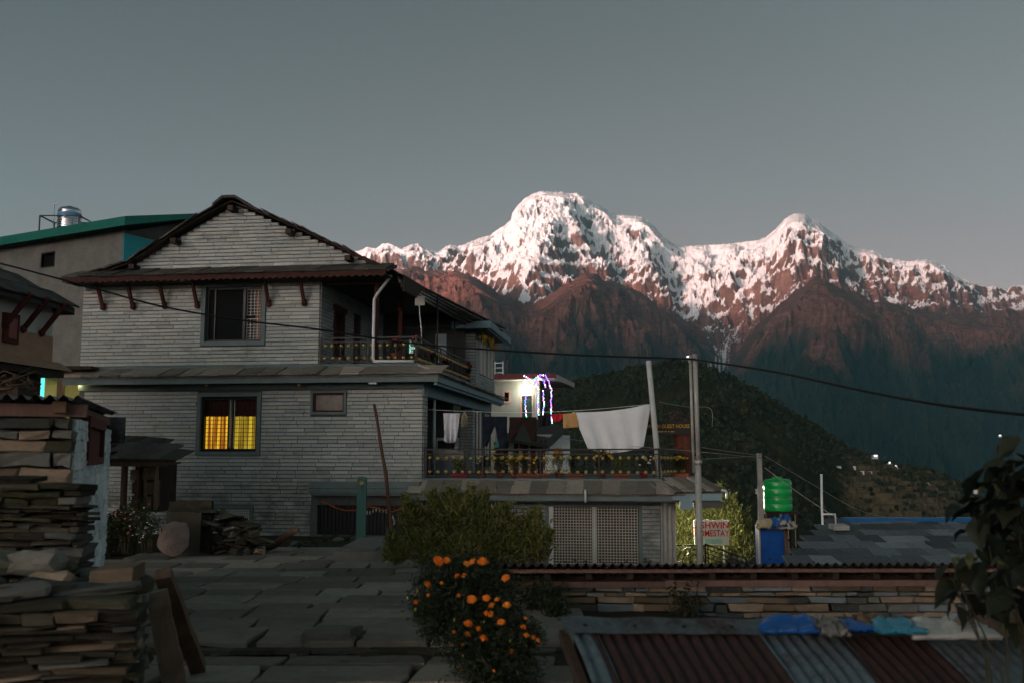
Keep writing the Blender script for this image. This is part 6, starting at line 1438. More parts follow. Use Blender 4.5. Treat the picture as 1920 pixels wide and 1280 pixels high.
# lamp on the cellar end that lights the hedge, its bulb
e = empty('wall_lamp', HF.w(7.3, 5.2, 0.35), HF.yaw); tag(e, 'bright bulb on a short post under the terrace corner', 'lamp')
b = MB(); b.lathe([(0.03, 0.20), (0.04, 0.08), (0.06, 0.03), (0.05, 0.0)], 10); b.bar((0, 0.1, -2.4), (0, 0.1, 0.25), 0.05); b.bar((0, 0.1, 0.2), (0, 0, 0.2), 0.03); b.build('holder', BLACK_METAL, e); b = MB(); b.lathe([(0.02, 0.02), (0.045, -0.03), (0.05, -0.06), (0.02, -0.10)], 12); b.build('bulb', m_emit('white_bulb', (1, 0.93, 0.75), 8.0), e)
ld = bpy.data.lights.new('cellar_lamp', 'POINT'); ld.energy = 650; ld.color = (1, 0.90, 0.62); ld.shadow_soft_size = 0.1; lo = bpy.data.objects.new('cellar_lamp', ld); link(lo, e); lo.location = (0.05, 0.0, -0.22)
# ================================================================== RIGHT SIDE
rr_ = random.Random(61)
# ---------------- stone shed in the middle distance
SF = Frame((-0.35, 11.6, 0.0), RAD(0.5)); shed = empty('stone_shed', SF.o, SF.yaw); tag(shed, 'long stone shed with pinkish timbers under a rusty roof edge', 'shed')
b = MB(); b.box(0.0, 6.6, 0.12, 0.5, -1.4, 0.22); b.build('core', ST_DARK, shed)
dry_wall(shed, lambda s, o, z: ((s, 0.14+o*0.6, z), 0), 0.0, 6.5, -0.62, lambda s: 0.235, [ST_BLUE, ST_TAN, ST_TAN, ST_TAN, ST_GREY], rr_, (0.05, 0.10), (0.12, 0.46), 0.30, 'stone', (), 0.016, 0.03, 0.02)
b = MB(); b.box(0.05, 2.1, -0.06, 0.2, 0.240, 0.305); b.build('timber', PINK_WOOD, shed)
b = MB(); b.box(2.1, 6.6, -0.05, 0.2, 0.25, 0.318); b.build('timber', PINK_WOOD, shed)
b = MB(); b.box(-0.05, 2.6, -0.16, -0.06, 0.415, 0.455); b.build('eave_board', PINK_WOOD, shed); b = MB(); b.box(2.6, 6.7, -0.16, -0.06, 0.42, 0.46); b.build('eave_board', PINK_WOOD, shed)
b = MB(); b.box(0.0, 6.6, 0.3, 0.5, 0.22, 0.44); b.build('dark_gap', DARK_WOOD, shed)
for k in range(14): b = MB(); b.box(0.25+k*0.47, 0.32+k*0.47, -0.05, 0.3, 0.33, 0.40); b.build('rafter_end', DARK_WOOD, shed)
SHEDTIN = m_rust('shed_tin', 0.75, (0.16, 0.20, 0.22))
corrugated('roof_sheet', SHEDTIN, shed, 3.45, 3.0, 0.10, 0.024, 8, (-0.15, -0.28, 0.515), (RAD(-16), 0, 0)); corrugated('roof_sheet', SHEDTIN, shed, 3.5, 3.0, 0.10, 0.024, 8, (3.25, -0.28, 0.52), (RAD(-16), 0, 0))
b = MB()
for k in range(24): b.lathe([(0.005, 0), (rr_.uniform(.01, .025), 0.008), (0.005, 0.018)], 6, (rr_.uniform(0, 4.0), rr_.uniform(-.25, .2), 0.53))
tag(b.build('leaf_litter', SOIL, shed), kind='stuff')
# ---------------- near corrugated roof
NR = Frame((0.31, 6.0, 0.0), RAD(10)); near = empty('tin_roof_shed', (0.31, 6.0, 0.745)); near.rotation_euler = (0, RAD(2.2), RAD(10)); tag(near, 'nearest shed with rusty and zinc corrugated roof at lower right', 'shed')
RUST = m_rust('rusty_sheet', 1.25, (0.22, 0.27, 0.29)); ZINC = m_rust('zinc_sheet', 0.30, (0.17, 0.22, 0.24))
x = 0.02
for k, (w_, m_) in enumerate(((0.155, ZINC), (1.06, RUST), (0.54, ZINC), (0.61, RUST), (0.69, ZINC), (0.70, RUST))):
    o = corrugated('roof_sheet', m_, near, w_, 1.9, 0.0762, 0.0115, 8, (x, -1.86, -0.665-0.004*(k % 2)), (RAD(20), 0, 0), 0.0035); x += w_-0.0762*0.5
b = MB(); N = 30; vs = []
for i in range(N+1):
    q = i/N*3.9; j = 0.006*math.sin(i*1.9)
    vs += [(q-0.03, -0.145, -0.015+j*0.5), (q-0.03, -0.03, 0.045+j), (q-0.03, 0.0, 0.055+j), (q-0.03, 0.12, 0.01+j)]
b.add(vs, [(4*i+k, 4*i+4+k, 4*i+5+k, 4*i+1+k) for i in range(N) for k in range(3)], True); b.build('ridge_cap', m_rust('ridge_tin', 0.45, (0.13, 0.16, 0.17)), near)
for k in range(12): b = MB(); b.lathe([(0.012, 0), (0.012, 0.008), (0.004, 0.012)], 8); b.build('bolt', BLACK_METAL, near, (0.10+k*0.30, -0.085, 0.018), (RAD(25), 0, 0))
b = MB(); b.hexa([(0.06, -1.8, -2.2), (3.9, -1.8, -2.2), (3.9, 0.0, -2.2), (0.06, 0.0, -2.2)], [(0.06, -1.8, -0.72), (3.9, -1.8, -0.72), (3.9, 0.0, -0.07), (0.06, 0.0, -0.07)]); b.build('body', simple('dark_boards', (0.02, 0.018, 0.015), 0.9, 0, 0.4, 6, 0.3), near)  # body boards in one near-black colour
b = MB(); b.bar((0.0, 0.05, -0.05), (0.0, -1.8, -0.72), 0.05, 0.05); b.build('rake_board', DARK_WOOD, near)
# ---------------- bags and rags on its ridge
def rag(name, px0, px1, py0, py1, d, mat, label, cat, seed, lift=0.05, nx=26, ny=12, skew=0.0):
    rs = np.random.RandomState(seed); a, c = PD(px0, py1, d), PD(px1, py1, d+0.1); h = PD(px0, py0, d).z-a.z; w_ = (c-a).length; ctr = (a+c)/2; b = MB(); vs = []
    fx, fy = np.meshgrid(np.linspace(-1, 1, nx), np.linspace(0, 1, ny), indexing='ij')
    edge = (1-np.abs(fx)**3)*np.sin(np.pi*np.clip(fy*0.9+0.05, 0, 1))**0.5
    z = h*(0.18+0.82*fy)*(0.5+0.5*edge)+lift*0.45*fbm(fx*2.2+seed, fy*1.6+seed, 4)
    y = -0.10+fy*0.26+lift*0.3*fbm(fx*2.5+3+seed, fy*2+seed, 3); X = fx*w_/2*(1-0.12*rs.rand()*fy)+0.03*fbm(fx*3+seed, fy*3, 2)+skew*fy
    V = np.stack([X, y, z], -1).reshape(-1, 3); B = V.copy(); B[:, 2] = B[:, 2]*0.3-0.02; B[:, 1] += 0.03
    F = grid_faces(nx, ny); n = nx*ny; F2 = F[:, ::-1]+n
    side = []
    per = [i*ny for i in range(nx)]+[(nx-1)*ny+j for j in range(1, ny)]+[i*ny+ny-1 for i in range(nx-2, -1, -1)]+[j for j in range(ny-2, 0, -1)]
    for i in range(len(per)): p, q = per[i], per[(i+1) % len(per)]; side.append((p, p+n, q+n, q))
    me = np_mesh(name, np.concatenate([V, B]), np.concatenate([F, F2, np.array(side)]), mat, True)
    return tag(inst(name, me, None, ctr), label, cat)
BLUE_T = simple('blue_tarp', (0.010, 0.085, 0.30), 0.35, 0, 0.25, 6, 0.3); CYAN_T = simple('cyan_plastic', (0.03, 0.22, 0.32), 0.35, 0, 0.2, 6, 0.3)
SACK = simple('white_sack', (0.36, 0.37, 0.34), 0.6, 0, 0.2, 9, 0.4); RAGB = simple('brown_rag', (0.13, 0.085, 0.05), 0.9, 0, 0.4, 8, 0.5); RAGG = simple('grey_rag', (0.15, 0.145, 0.13), 0.9, 0, 0.4, 8, 0.5)
rag('blue_tarpaulin', 1432, 1552, 1155, 1178, 6.05, BLUE_T, 'bright blue tarpaulin scrap on the ridge, left of the grey rag', 'tarpaulin', 1)
rag('grey_rag', 1540, 1578, 1156, 1184, 6.0, RAGG, 'crumpled grey rag between the blue scraps on the ridge', 'rag', 2, 0.08)
rag('blue_tarpaulin', 1576, 1626, 1160, 1174, 6.1, BLUE_T, 'small blue tarpaulin scrap right of the grey rag', 'tarpaulin', 3)
rag('brown_rag', 1618, 1672, 1148, 1170, 6.15, RAGB, 'brown rag between the small blue scrap and cyan sheet', 'rag', 4, 0.07)
rag('cyan_sheet', 1650, 1718, 1163, 1178, 6.0, CYAN_T, 'light cyan plastic sheet tucked under the white sack', 'plastic sheet', 5)
rag('white_sack', 1712, 1856, 1152, 1190, 6.05, SACK, 'flat white printed sack lying on the tin ridge', 'sack', 6, 0.05, 34, 14)
boulder('flat_stone', PD(1808, 1164, 6.08), (0.14, 0.10, 0.03), ST_PINK, 21, 'small flat stone weighing down the white sack', 'stone', (0.3, 0, 0.1))
rag('brown_rag', 1838, 1935, 1150, 1182, 6.2, RAGB, 'brown crumpled cloth on the ridge right of the sack', 'rag', 8, 0.08)
# ---------------- big bush left of the shed
def big_bush(name, px0, px1, py0, py1, d, N, size, mats, label, seed, spec, up=0.5, aspect=0.24, cat='bush'):
    rs = np.random.RandomState(seed); base = PD((px0+px1)/2, py1, d); e = empty(name, base); tag(e, label, cat)
    S = [(*((PD(cx, cy, d+dz)-base)[:]), rx, ry, rz) for (cx, cy, dz, rx, ry, rz) in spec]
    for k, m_ in enumerate(mats):
        C, dd = lumps(N//len(mats), S, rs, 0.35); inst('foliage', leaf_mesh('foliage', C, size, m_, rs, aspect, up, axis=dd*0.5+np.array([0, 0, up])), e)
    twigs('branch', S, 40, rs, STEM, e, (0, 0, -0.3), 0.014)
    P = []                                                   # loose sprays standing out of the outline
    for k in range(150):
        q = S[rs.randint(len(S))]; v = rs.normal(size=3); v[2] = abs(v[2])+0.3; v /= np.linalg.norm(v); p = np.array(q[:3])+v*np.array(q[3:])*0.8; L = rs.uniform(0.15, 0.42)*np.mean(q[3:])/0.36; w = v*0.5+np.array([rs.normal()*.3, rs.normal()*.3, 0.8]); w /= np.linalg.norm(w)
        for i in range(14): P.append(p+w*L*i/14+rs.normal(size=3)*0.018+np.array([0, 0, -0.06*(i/14)**2]))
    inst('sprays', leaf_mesh('sprays', np.array(P), size*0.8, mats[0], rs, aspect, up), e); return e
big_bush('willowy_bush', 725, 1040, 925, 1058, 17.5, 11000, 0.115, [LEAF_OLIVE, m_leaf('leaf_autumn', (0.09, 0.085, 0.024), (0.21, 0.18, 0.05), (0.36, 0.26, 0.08)), LEAF_OLIVE], 'large yellow-green bush in front of the cellar wall', 12,
         [(775, 975, 0, .28, .35, .34), (830, 965, .2, .34, .4, .40), (880, 965, 0, .40, .5, .36), (860, 955, -.1, .30, .4, .30), (930, 985, 0, .45, .5, .38), (985, 1000, .2, .40, .45, .36), (1010, 1025, 0, .26, .4, .30), (800, 1020, -.2, .45, .4, .34), (880, 1025, -.2, .55, .4, .30), (960, 1035, -.1, .5, .4, .26), (742, 1038, -.3, .24, .3, .18), (762, 950, 0, .10, .2, .20), (905, 942, .1, .12, .2, .18), (1003, 972, .1, .12, .2, .2), (812, 938, 0, .09, .2, .16), (848, 934, .1, .12, .2, .18), (950, 958, .1, .1, .2, .2), (882, 936, 0, .07, .2, .22), (1030, 1005, 0, .10, .2, .16), (735, 1015, -.2, .12, .2, .16)])
# ---------------- marigold bush, nearest flowers
def marigolds():
    d = 8.3; rs = np.random.RandomState(23); base = PZ(905, 1262, 0.0); base = PD(905, 1262, 8.0); base.z = 0.0; e = empty('marigold_bush', base); tag(e, 'dark green marigold bush covered in orange flowers by the path', 'flower bush')
    spec = [(830, 1075, 0, .20, .22, .16), (880, 1075, 0, .22, .25, .16), (915, 1090, .05, .18, .25, .2), (810, 1120, -.1, .20, .25, .2), (870, 1130, 0, .28, .3, .24), (930, 1140, 0, .24, .3, .22), (880, 1190, -.1, .30, .3, .24), (950, 1190, -.1, .26, .3, .22), (990, 1190, -.1, .14, .2, .14), (920, 1240, -.2, .34, .3, .22), (960, 1260, -.2, .24, .3, .2), (820, 1160, 0, .2, .25, .2), (950, 1095, .1, .10, .2, .12)]
    S = [(*((PD(cx, cy, 8.0+dz)-base)[:]), rx, ry, rz) for (cx, cy, dz, rx, ry, rz) in spec]
    C, dd = lumps(17000, S, rs, 0.3); inst('foliage', leaf_mesh('foliage', C, 0.055, m_leaf('marigold_leaf', (0.008, 0.014, 0.007), (0.020, 0.032, 0.014), (0.042, 0.055, 0.022)), rs, 0.22, 0.4), e)
    twigs('stem', S, 46, rs, STEM, e, (0, 0, 0), 0.007)
    FL = [(823,1050,22),(838,1049,15),(875,1056,14),(886,1052,18),(905,1052,24),(870,1078,14),(857,1079,14),(802,1095,19),(828,1092,11),(803,1115,11),(780,1128,14),(860,1116,13),(885,1122,20),(912,1120,16),(932,1123,13),(922,1134,18),(948,1082,18),(950,1133,18),(878,1168,20),(940,1165,17),(912,1149,16),(897,1178,16),(877,1188,15),(851,1184,13),(907,1196,20),(958,1221,18),(987,1190,16),(981,1174,13),(1000,1194,14),(1008,1199,13),(985,1158,9),(868,1208,10),(866,1256,9),(926,1257,8),(815,1050,10),(920,1150,13)]
    petal = []
    for k in range(4):
        r = random.Random(k); b = MB()
        for ring, (R, z, n, pl) in enumerate(((0.80, -.05, 13, .55), (0.55, .22, 11, .5), (0.3, .42, 8, .42), (0.06, .55, 5, .32))):
            for i in range(n):
                a = 6.283*i/n+r.uniform(-.15, .15)+ring*.3; ca, sa = math.cos(a), math.sin(a); w_ = pl*.5; zz = z+r.uniform(-.06, .06); L = pl*r.uniform(.85, 1.1)
                P = lambda rad, sd, h: (ca*rad-sa*sd, sa*rad+ca*sd, h)
                b.add([P(R*.5, -w_*.3, zz-.1), P(R*.5+L*.7, -w_*.6, zz+.06), P(R*.5+L, 0, zz-.06), P(R*.5+L*.7, w_*.6, zz+.06), P(R*.5, w_*.3, zz-.1)], [(0, 1, 2, 3, 4)])
        b.lathe([(.15, -.55), (.3, -.3), (.42, -.05), (.3, .3), (.05, .45)], 8)
        petal.append(b.mesh('flower', m_petal))
    for k, (px, py, w_) in enumerate(FL):
        dd = 7.62+rs.uniform(-.12, .25); s = w_/2/FPX*dd*1.06; p = PD(px, py, dd)-base
        o = inst('flower', petal[k % 4], e, p, (RAD(rs.uniform(15, 60)), rs.uniform(-.3, .3), rs.uniform(0, 6)), (s, s, s*.9))
    b = MB()
    for k in range(12):
        q = S[rs.randint(len(S))]; p = Vector(q[:3])+Vector((rs.uniform(-1, 1)*q[3], -abs(rs.normal())*.5*q[4]-.1, rs.uniform(-.6, .9)*q[5])); b.lathe([(.002, -.012), (.005, -.005), (.006, .005), (.003, .012)], 6, tuple(p))
    tag(b.build('buds', simple('yellow_bud', (0.42, 0.36, 0.05), 0.7, bump=0), e), kind='stuff')
def m_pet():
    m = Mat('marigold_petal'); r = m.rnd(); g = m.node('ShaderNodeObjectInfo')
    m.color(m.ramp(m.math('ADD', m.math('MULTIPLY', g.outputs['Random'], .6), m.math('MULTIPLY', r, .4)), [(0.1, (0.78, 0.15, 0.012)), (0.5, (0.90, 0.24, 0.02)), (0.9, (0.95, 0.36, 0.04))])).set(0.7, 0, 0.2); return m.m
m_petal = m_pet()
marigolds()
# ---------------- low leafy weeds by the shed corner and path edge
for k, (px, py, d, w_, h, n, lab) in enumerate(((1000, 1130, 11.2, .7, .45, 500, 'straggly weed on the shed wall behind the marigolds'), (1290, 1150, 11.3, .45, .5, 260, 'thin creeper on the shed wall below the steel pole'), (1035, 1150, 10.8, .5, .4, 350, 'low weed at the foot of the shed corner'))):
    shrub('weed', px, py+20, d, w_, h, n, .06, LEAF_DARK, lab, 'weed', seed=70+k)
# ---------------- large-leaved plant on the right edge
def big_leaf(seed, L, W):
    r = random.Random(seed); N = 8; vs = []; out = [0.05, 0.45, 0.8, 0.98, 1.0, 0.9, 0.66, 0.33, 0.03]
    for i in range(N+1):
        f = i/N; w_ = W*out[i]*0.5; z = -(0.25+0.12*(seed % 4))*L*f*f+0.03*L*math.sin(i*2.0+seed)
        vs += [(-w_, f*L, z+0.30*w_+r.uniform(-.02, .02)*L), (0, f*L, z-0.02*L), (w_, f*L, z+0.30*w_+r.uniform(-.01, .01)*L)]
    b = MB(); b.add(vs, [(3*i+k, 3*i+1+k, 3*i+4+k, 3*i+3+k) for i in range(N) for k in range(2)], True); return b
BIGLEAF = m_leaf('big_leaf', (0.008, 0.012, 0.008), (0.016, 0.022, 0.012), (0.034, 0.038, 0.018), 0.5, 0.15); BIGYEL = m_leaf('big_leaf_young', (0.06, 0.06, 0.018), (0.10, 0.095, 0.026), (0.15, 0.135, 0.035), 0.5, 0.3)
bl = PD(1900, 1180, 5.2); bl.z = 0.0; e = empty('broad_leaved_plant', bl); tag(e, 'dark broad-leaved plant at the right edge of the view', 'plant')
LM = [big_leaf(k, 0.26, 0.17).mesh('leaf', BIGLEAF) for k in range(4)]; LY = [big_leaf(9+k, 0.16, 0.09).mesh('leaf', BIGYEL) for k in range(3)]
rs = np.random.RandomState(77)
LEAVES = [(1895, 830, 0, .8), (1905, 850, 0, .9), (1860, 905, 1, .7), (1845, 910, 1, .6), (1838, 945, 0, .5), (1890, 900, 0, 1.1), (1915, 895, 0, 1.2), (1870, 935, 0, .9), (1905, 945, 0, 1.2), (1835, 965, 0, .55), (1880, 975, 0, 1.2), (1915, 990, 0, 1.3), (1850, 1000, 0, .9), (1895, 1020, 0, 1.3), (1820, 1035, 1, .8), (1800, 1040, 1, .7), (1785, 1045, 1, .7), (1835, 1045, 0, 1.0), (1870, 1055, 1, .9), (1900, 1065, 0, 1.2), (1790, 1075, 1, .8), (1815, 1080, 0, .9), (1850, 1085, 1, 1.1), (1880, 1100, 0, 1.2), (1915, 1110, 0, 1.2), (1800, 1105, 0, .8), (1835, 1120, 0, 1.0), (1870, 1135, 0, 1.1), (1905, 1145, 0, 1.1), (1790, 1130, 0, .8), (1825, 1145, 0, .9), (1885, 1000, 1, .9), (1900, 870, 0, 1.0), (1865, 1020, 0, 1.0), (1925, 1040, 0, 1.3), (1930, 930, 0, 1.2), (1775, 1060, 0, .6), (1860, 960, 0, .9), (1845, 1060, 0, 1.0), (1920, 1080, 0, 1.2), (1890, 1120, 0, 1.1), (1812, 1060, 0, .9), (1895, 815, 1, .7), (1912, 820, 0, .9)]
for k, (px, py, y_, sc) in enumerate([(a, b_, c_, d_*.62) for a, b_, c_, d_ in LEAVES]+[(1905+rs.normal()*(28+(py_-820)*.10), py_, 0, rs.uniform(.5, .85)) for py_ in rs.uniform(860, 1165, 110)]):
    d = 5.2+rs.uniform(-.25, .35)+(0.25 if k >= 44 else 0); p = PD(px, py, d)-bl
    inst('leaf', (LY if y_ else LM)[k % 3], e, p, (RAD(rs.uniform(-55, 15)), rs.uniform(-.5, .5), rs.uniform(-2.6, 2.6)), (sc, sc, sc))
b = MB()
for k, (px, py, y_, sc) in enumerate(LEAVES):
    if k % 4 == 0:
        p = PD(px, py, 5.45)-bl; q = Vector((rs.uniform(-.1, .15), rs.uniform(-.1, .1), 0)); b.tube([q, q.lerp(p, .5)+Vector((.06, 0, .1)), p], [.008, .006, .003], 5)
b.build('stem', STEM, e)
# ---------------- steel pole
SP = PD(1311, 1049, 20.0); zt = PD(1306, 663, 20.0); base = Vector((SP.x, 20.0, float(ground_z(SP.x, 20.0))-.1)); e = empty('steel_pole', base); tag(e, 'tall twin-tube steel pole carrying the black cable', 'utility pole')
H = zt.z-base.z; j = PD(1311, 866, 20.0).z-base.z
b = MB(); b.tube([(0.02, 0, 0), (0.01, 0, j)], 0.064, 14); b.build('lower_tube', STEEL, e); b = MB(); b.tube([(0.025, 0, j), (-0.005, 0, H)], 0.046, 14); b.build('upper_tube', STEEL, e)
b = MB(); b.tube([(-0.075, -0.01, j-.2), (-0.10, -0.01, H-.03)], 0.028, 10); b.build('side_tube', STEEL, e); b = MB(); b.lathe([(0.085, -.03), (0.095, 0), (0.085, .05)], 14, (0.01, 0, j)); b.build('collar', STEEL, e)
b = MB(); b.lathe([(0.02, -.04), (0.035, 0), (0.02, .04)], 8, (-.12, -.03, H-.14)); b.build('insulator', GRILLE_WHITE, e)
# ---------------- cables
def cable(name, pts, r, mat, label, n=6):
    P = [PD(*p) for p in pts]; Q = []
    for i in range(len(P)-1):
        p0, p1, p2, p3 = P[max(i-1, 0)], P[i], P[i+1], P[min(i+2, len(P)-1)]
        for k in range(n):
            t = k/n; Q.append(0.5*((2*p1)+(p2-p0)*t+(2*p0-5*p1+4*p2-p3)*t*t+(3*p1-p0-3*p2+p3)*t**3))
    Q.append(P[-1]); b = MB(); rs_ = [r[0]+(r[1]-r[0])*i/(len(Q)-1) for i in range(len(Q))]; b.tube([q-Q[0] for q in Q], rs_, 6); return tag(b.build(name, mat, None, Q[0]), label, 'cable')
CABLE = simple('black_cable', (0.012, 0.012, 0.012), 0.6, bump=0); GREYW = simple('grey_wire', (0.22, 0.21, 0.18), 0.6, bump=0)
cable('power_cable', [(-30, 486, 13), (160, 536, 14.2), (300, 574, 15), (450, 600, 15.8), (600, 618, 16.6), (760, 642, 17.6), (930, 656, 18.5), (1100, 666, 19.2), (1304, 673, 19.9)], (0.011, 0.021), CABLE, 'black cable crossing in front of the slate house to the pole')
cable('power_cable', [(1304, 674, 19.9), (1450, 696, 17), (1600, 728, 14.2), (1750, 756, 11.8), (1950, 779, 9.8), (2300, 802, 7.9), (3000, 800, 5.8), (4200, 700, 4.2)], (0.021, 0.018), CABLE, 'black cable running from the steel pole to the right edge')
cable('thin_wire', [(1316, 838, 20.5), (1370, 846, 23), (1428, 853, 26)], (0.009, 0.009), GREYW, 'upper thin wire between steel pole and concrete pole'); cable('thin_wire', [(1316, 860, 20.5), (1370, 857, 23), (1428, 853, 26)], (0.009, 0.009), GREYW, 'lower thin wire between steel pole and concrete pole')
cable('thin_wire', [(1434, 854, 26), (1520, 905, 28), (1610, 955, 30), (1680, 972, 31), (1765, 985, 32)], (0.009, 0.009), GREYW, 'thin wire sloping from the concrete pole to the slate roof'); cable('thin_wire', [(1434, 876, 26), (1500, 925, 25.5), (1590, 984, 24.5)], (0.012, 0.012), GREYW, 'stay wire crossing behind the green tank'); cable('thin_wire', [(1237, 753, 31), (1290, 762, 31.5), (1332, 765, 32), (1335, 800, 32)], (0.012, 0.012), GREYW, 'grey wire looped beside the guest house sign'); cable('thin_wire', [(1045, 820, 33), (1180, 835, 30), (1300, 845, 24), (1430, 858, 26)], (0.008, 0.008), GREYW, 'faint long wire behind the white sheet')
# ---------------- concrete pole, green tank on stand, blue stall
CPp = PD(1430, 1040, 26.0); base = Vector((CPp.x-.02, 26.0, float(ground_z(CPp.x, 26))-.1)); zt = PD(1428, 849, 26.0).z-base.z; e = empty('concrete_pole', base); tag(e, 'slim grey concrete pole left of the green tank', 'utility pole')
b = MB(); b.hexa([(-.08, -.08, 0), (.08, -.08, 0), (.08, .08, 0), (-.08, .08, 0)], [(-.055, -.055, zt), (.055, -.055, zt), (.055, .055, zt), (-.055, .055, zt)]); b.build('shaft', simple('pole_concrete', (0.26, 0.26, 0.24), 0.9, 0, 0.3, 5, 0.3), e)
b = MB()
for k in (0.55, 0.75): b.box(-.12, -.07, -.05, .0, zt*k, zt*k+.14)
b.build('clamp', STEEL, e)
GT = PD(1459, 957, 27.0); e = empty('green_tank', GT); tag(e, 'bright green plastic water tank on a rusty stand', 'water tank')
R = 26/FPX*27; Ht = PD(1459, 902, 27).z-GT.z
pr = [(R*.97, 0)]; 
for k in range(4): z0 = 0.03+k*Ht/4; pr += [(R, z0), (R, z0+Ht/4-.05), (R*.985, z0+Ht/4-.035), (R*.985, z0+Ht/4-.015)]
pr += [(R*.97, Ht), (R*.9, Ht+.05), (R*.35, Ht+.09), (R*.33, Ht+.13), (R*.05, Ht+.14)]
b = MB(); b.lathe(pr, 26); b.build('shell', simple('tank_green', (0.010, 0.40, 0.085), 0.22, 0, 0.1, 3, 0.02, spec=0.5), e)
b = MB(); b.lathe([(R*1.01, Ht*.46), (R*1.02, Ht*.47), (R*1.01, Ht*.48)], 26, cap=False); b.build('strap', BLACK_METAL, e)
gz_ = float(ground_z(GT.x, 27))-GT.z; e = empty('tank_stand', GT); tag(e, 'rusty angle-iron stand under the green tank', 'stand')
RUSTM = m_rust('rust_iron', 1.2); b = MB(); b.box(-R*1.15, R*1.2, -R, R, -.06, 0); b.build('platform', RUSTM, e)
for sx in (-1, 1):
    for sy in (-1, 1): b = MB(); b.bar((sx*R*1.02, sy*R*.9, gz_), (sx*R*1.02, sy*R*.9, -.05), .06); b.build('leg', RUSTM, e)
b = MB(); b.bar((-R, -R*.95, -.1), (R, -R*.95, -1.0), .04); b.build('brace', RUSTM, e); b = MB(); b.tube([(R*.05, -R*.5, -.05), (R*.05, -R*.5, gz_)], .03, 8); b.build('pipe', WHITE_PVC, e)
BT = PD(1449, 1048, 25.5); e = empty('blue_stall', (BT.x, BT.y, float(ground_z(BT.x, 25.5)))); tag(e, 'blue tarpaulin-walled booth below the green tank', 'booth')
w_ = 44/FPX*25.5; h = PD(1449, 985, 25.5).z-e.location.z; b = MB(); b.box(-w_/2, w_/2, 0, .5, 0, h); b.build('tarpaulin', simple('blue_sheeting', (0.012, 0.09, 0.36), 0.4, 0, 0.4, 2.5, 0.3), e)
b = MB(); b.box(w_/2, w_/2+.09, -.03, .06, 0, h); b.build('post', PINK_WOOD, e); b = MB(); b.box(-w_/2-.04, -w_/2, -.03, .06, 0, h); b.build('post', STEEL, e)
rag('beige_rag', 1420, 1492, 964, 990, 25.3, simple('beige_canvas', (0.40, 0.34, 0.22), 0.9, 0, 0.25, 5, 0.3), 'beige canvas heaped on top of the blue booth', 'rag', 11, 0.3); rag('blue_cloth', 1448, 1484, 964, 985, 25.25, BLUE_T, 'bundled blue cloth on top of the booth', 'cloth', 12, 0.3)
# ---------------- thin white pipe, slate roofed house at right
WP = PD(1544, 1010, 23.0); e = empty('white_standpipe', Vector((WP.x, 23, float(ground_z(WP.x, 23))))); tag(e, 'thin white upright pipe with a square bend beside the slate roof', 'pipe'); o0 = e.location
b = MB(); b.tube([(0, 0, 0), WP-o0, PD(1541, 950, 23)-o0, PD(1540, 888, 23)-o0], .028, 8); b.build('riser', WHITE_PVC, e); b = MB(); b.tube([PD(1542, 963, 23)-o0, PD(1566, 963, 23)-o0, PD(1567, 985, 23)-o0], .022, 8); b.tube([PD(1543, 986, 23)-o0, PD(1560, 986, 23)-o0], .022, 8); b.build('bend', WHITE_PVC, e)
RB = [PD(1480, 1068, 19.5), PD(1860, 1068, 19.5), PD(1850, 984, 23.5), PD(1572, 984, 23.5)]
o0 = Vector((RB[0].x, RB[0].y, float(ground_z(RB[0].x, 20)))); e = empty('slate_roofed_house', o0); tag(e, 'low house with slate-tiled roof and blue ridge at right', 'house'); A = [p-o0 for p in RB]
b = MB(); b.hexa([p-Vector((0, 0, .1)) for p in A], A); rf = b.build('roof', DARK_WOOD, e)
b = MB(); b.hexa([Vector((A[0].x+.3, A[0].y+.3, 0)), Vector((A[1].x, A[1].y+.3, 0)), Vector((A[2].x, A[2].y, 0)), Vector((A[3].x, A[3].y, 0))], [A[0]+Vector((.3, .3, -.1)), A[1]+Vector((0, .3, -.1)), A[2]-Vector((0, 0, .1)), A[3]-Vector((0, 0, .1))]); b.build('wall', ST_GREY, e)
an = math.atan2(A[3].z-A[0].z, A[3].y-A[0].y); SLATE_BLUE = m_slate('blue_slate', (0.035, 0.042, 0.046), (0.09, 0.105, 0.115), (0.24, 0.27, 0.285), 0.25); TR = [tile_mesh(0.56, 0.80, 0.035, 80+k, SLATE_BLUE) for k in range(6)]
for i in range(7):
    g = i/7; L0, L1 = A[0].lerp(A[3], g), A[1].lerp(A[2], g); n = int((L1-L0).length/.50)
    for k in range(n): p = L0.lerp(L1, (k+.5+rr_.uniform(-.1, .1))/n); inst('tile', rr_.choice(TR), rf, p+Vector((0, -.1, .03+.01*rr_.random())), (an+.05, rr_.uniform(-.03, .03), rr_.uniform(-.06, .06)))
b = MB(); b.bar(A[3]+Vector((.1, 0, .06)), A[2]+Vector((0, 0, .06)), .30, .24); b.build('ridge_sheet', simple('blue_ridge', (0.012, 0.10, 0.26), 0.4, 0, 0.2, 3, 0.05), e)
b = MB(); b.box(-.18, .18, -.1, .2, 0, .10); tag(b.build('metal_tray', STEEL, None, PD(1575, 992, 22.4), (0.1, 0, .1)), 'pale metal tray on the slate roof corner', 'tray')
b = MB(); p0 = PD(1658, 979, 23.4); b.tube([Vector((0, 0, .02)), PD(1700, 977, 23.3)-p0, PD(1765, 986, 23.2)-p0], .015, 5); tag(b.build('bent_rod', PALE_WOOD, None, p0), 'thin pale rod lying on the blue ridge', 'rod')
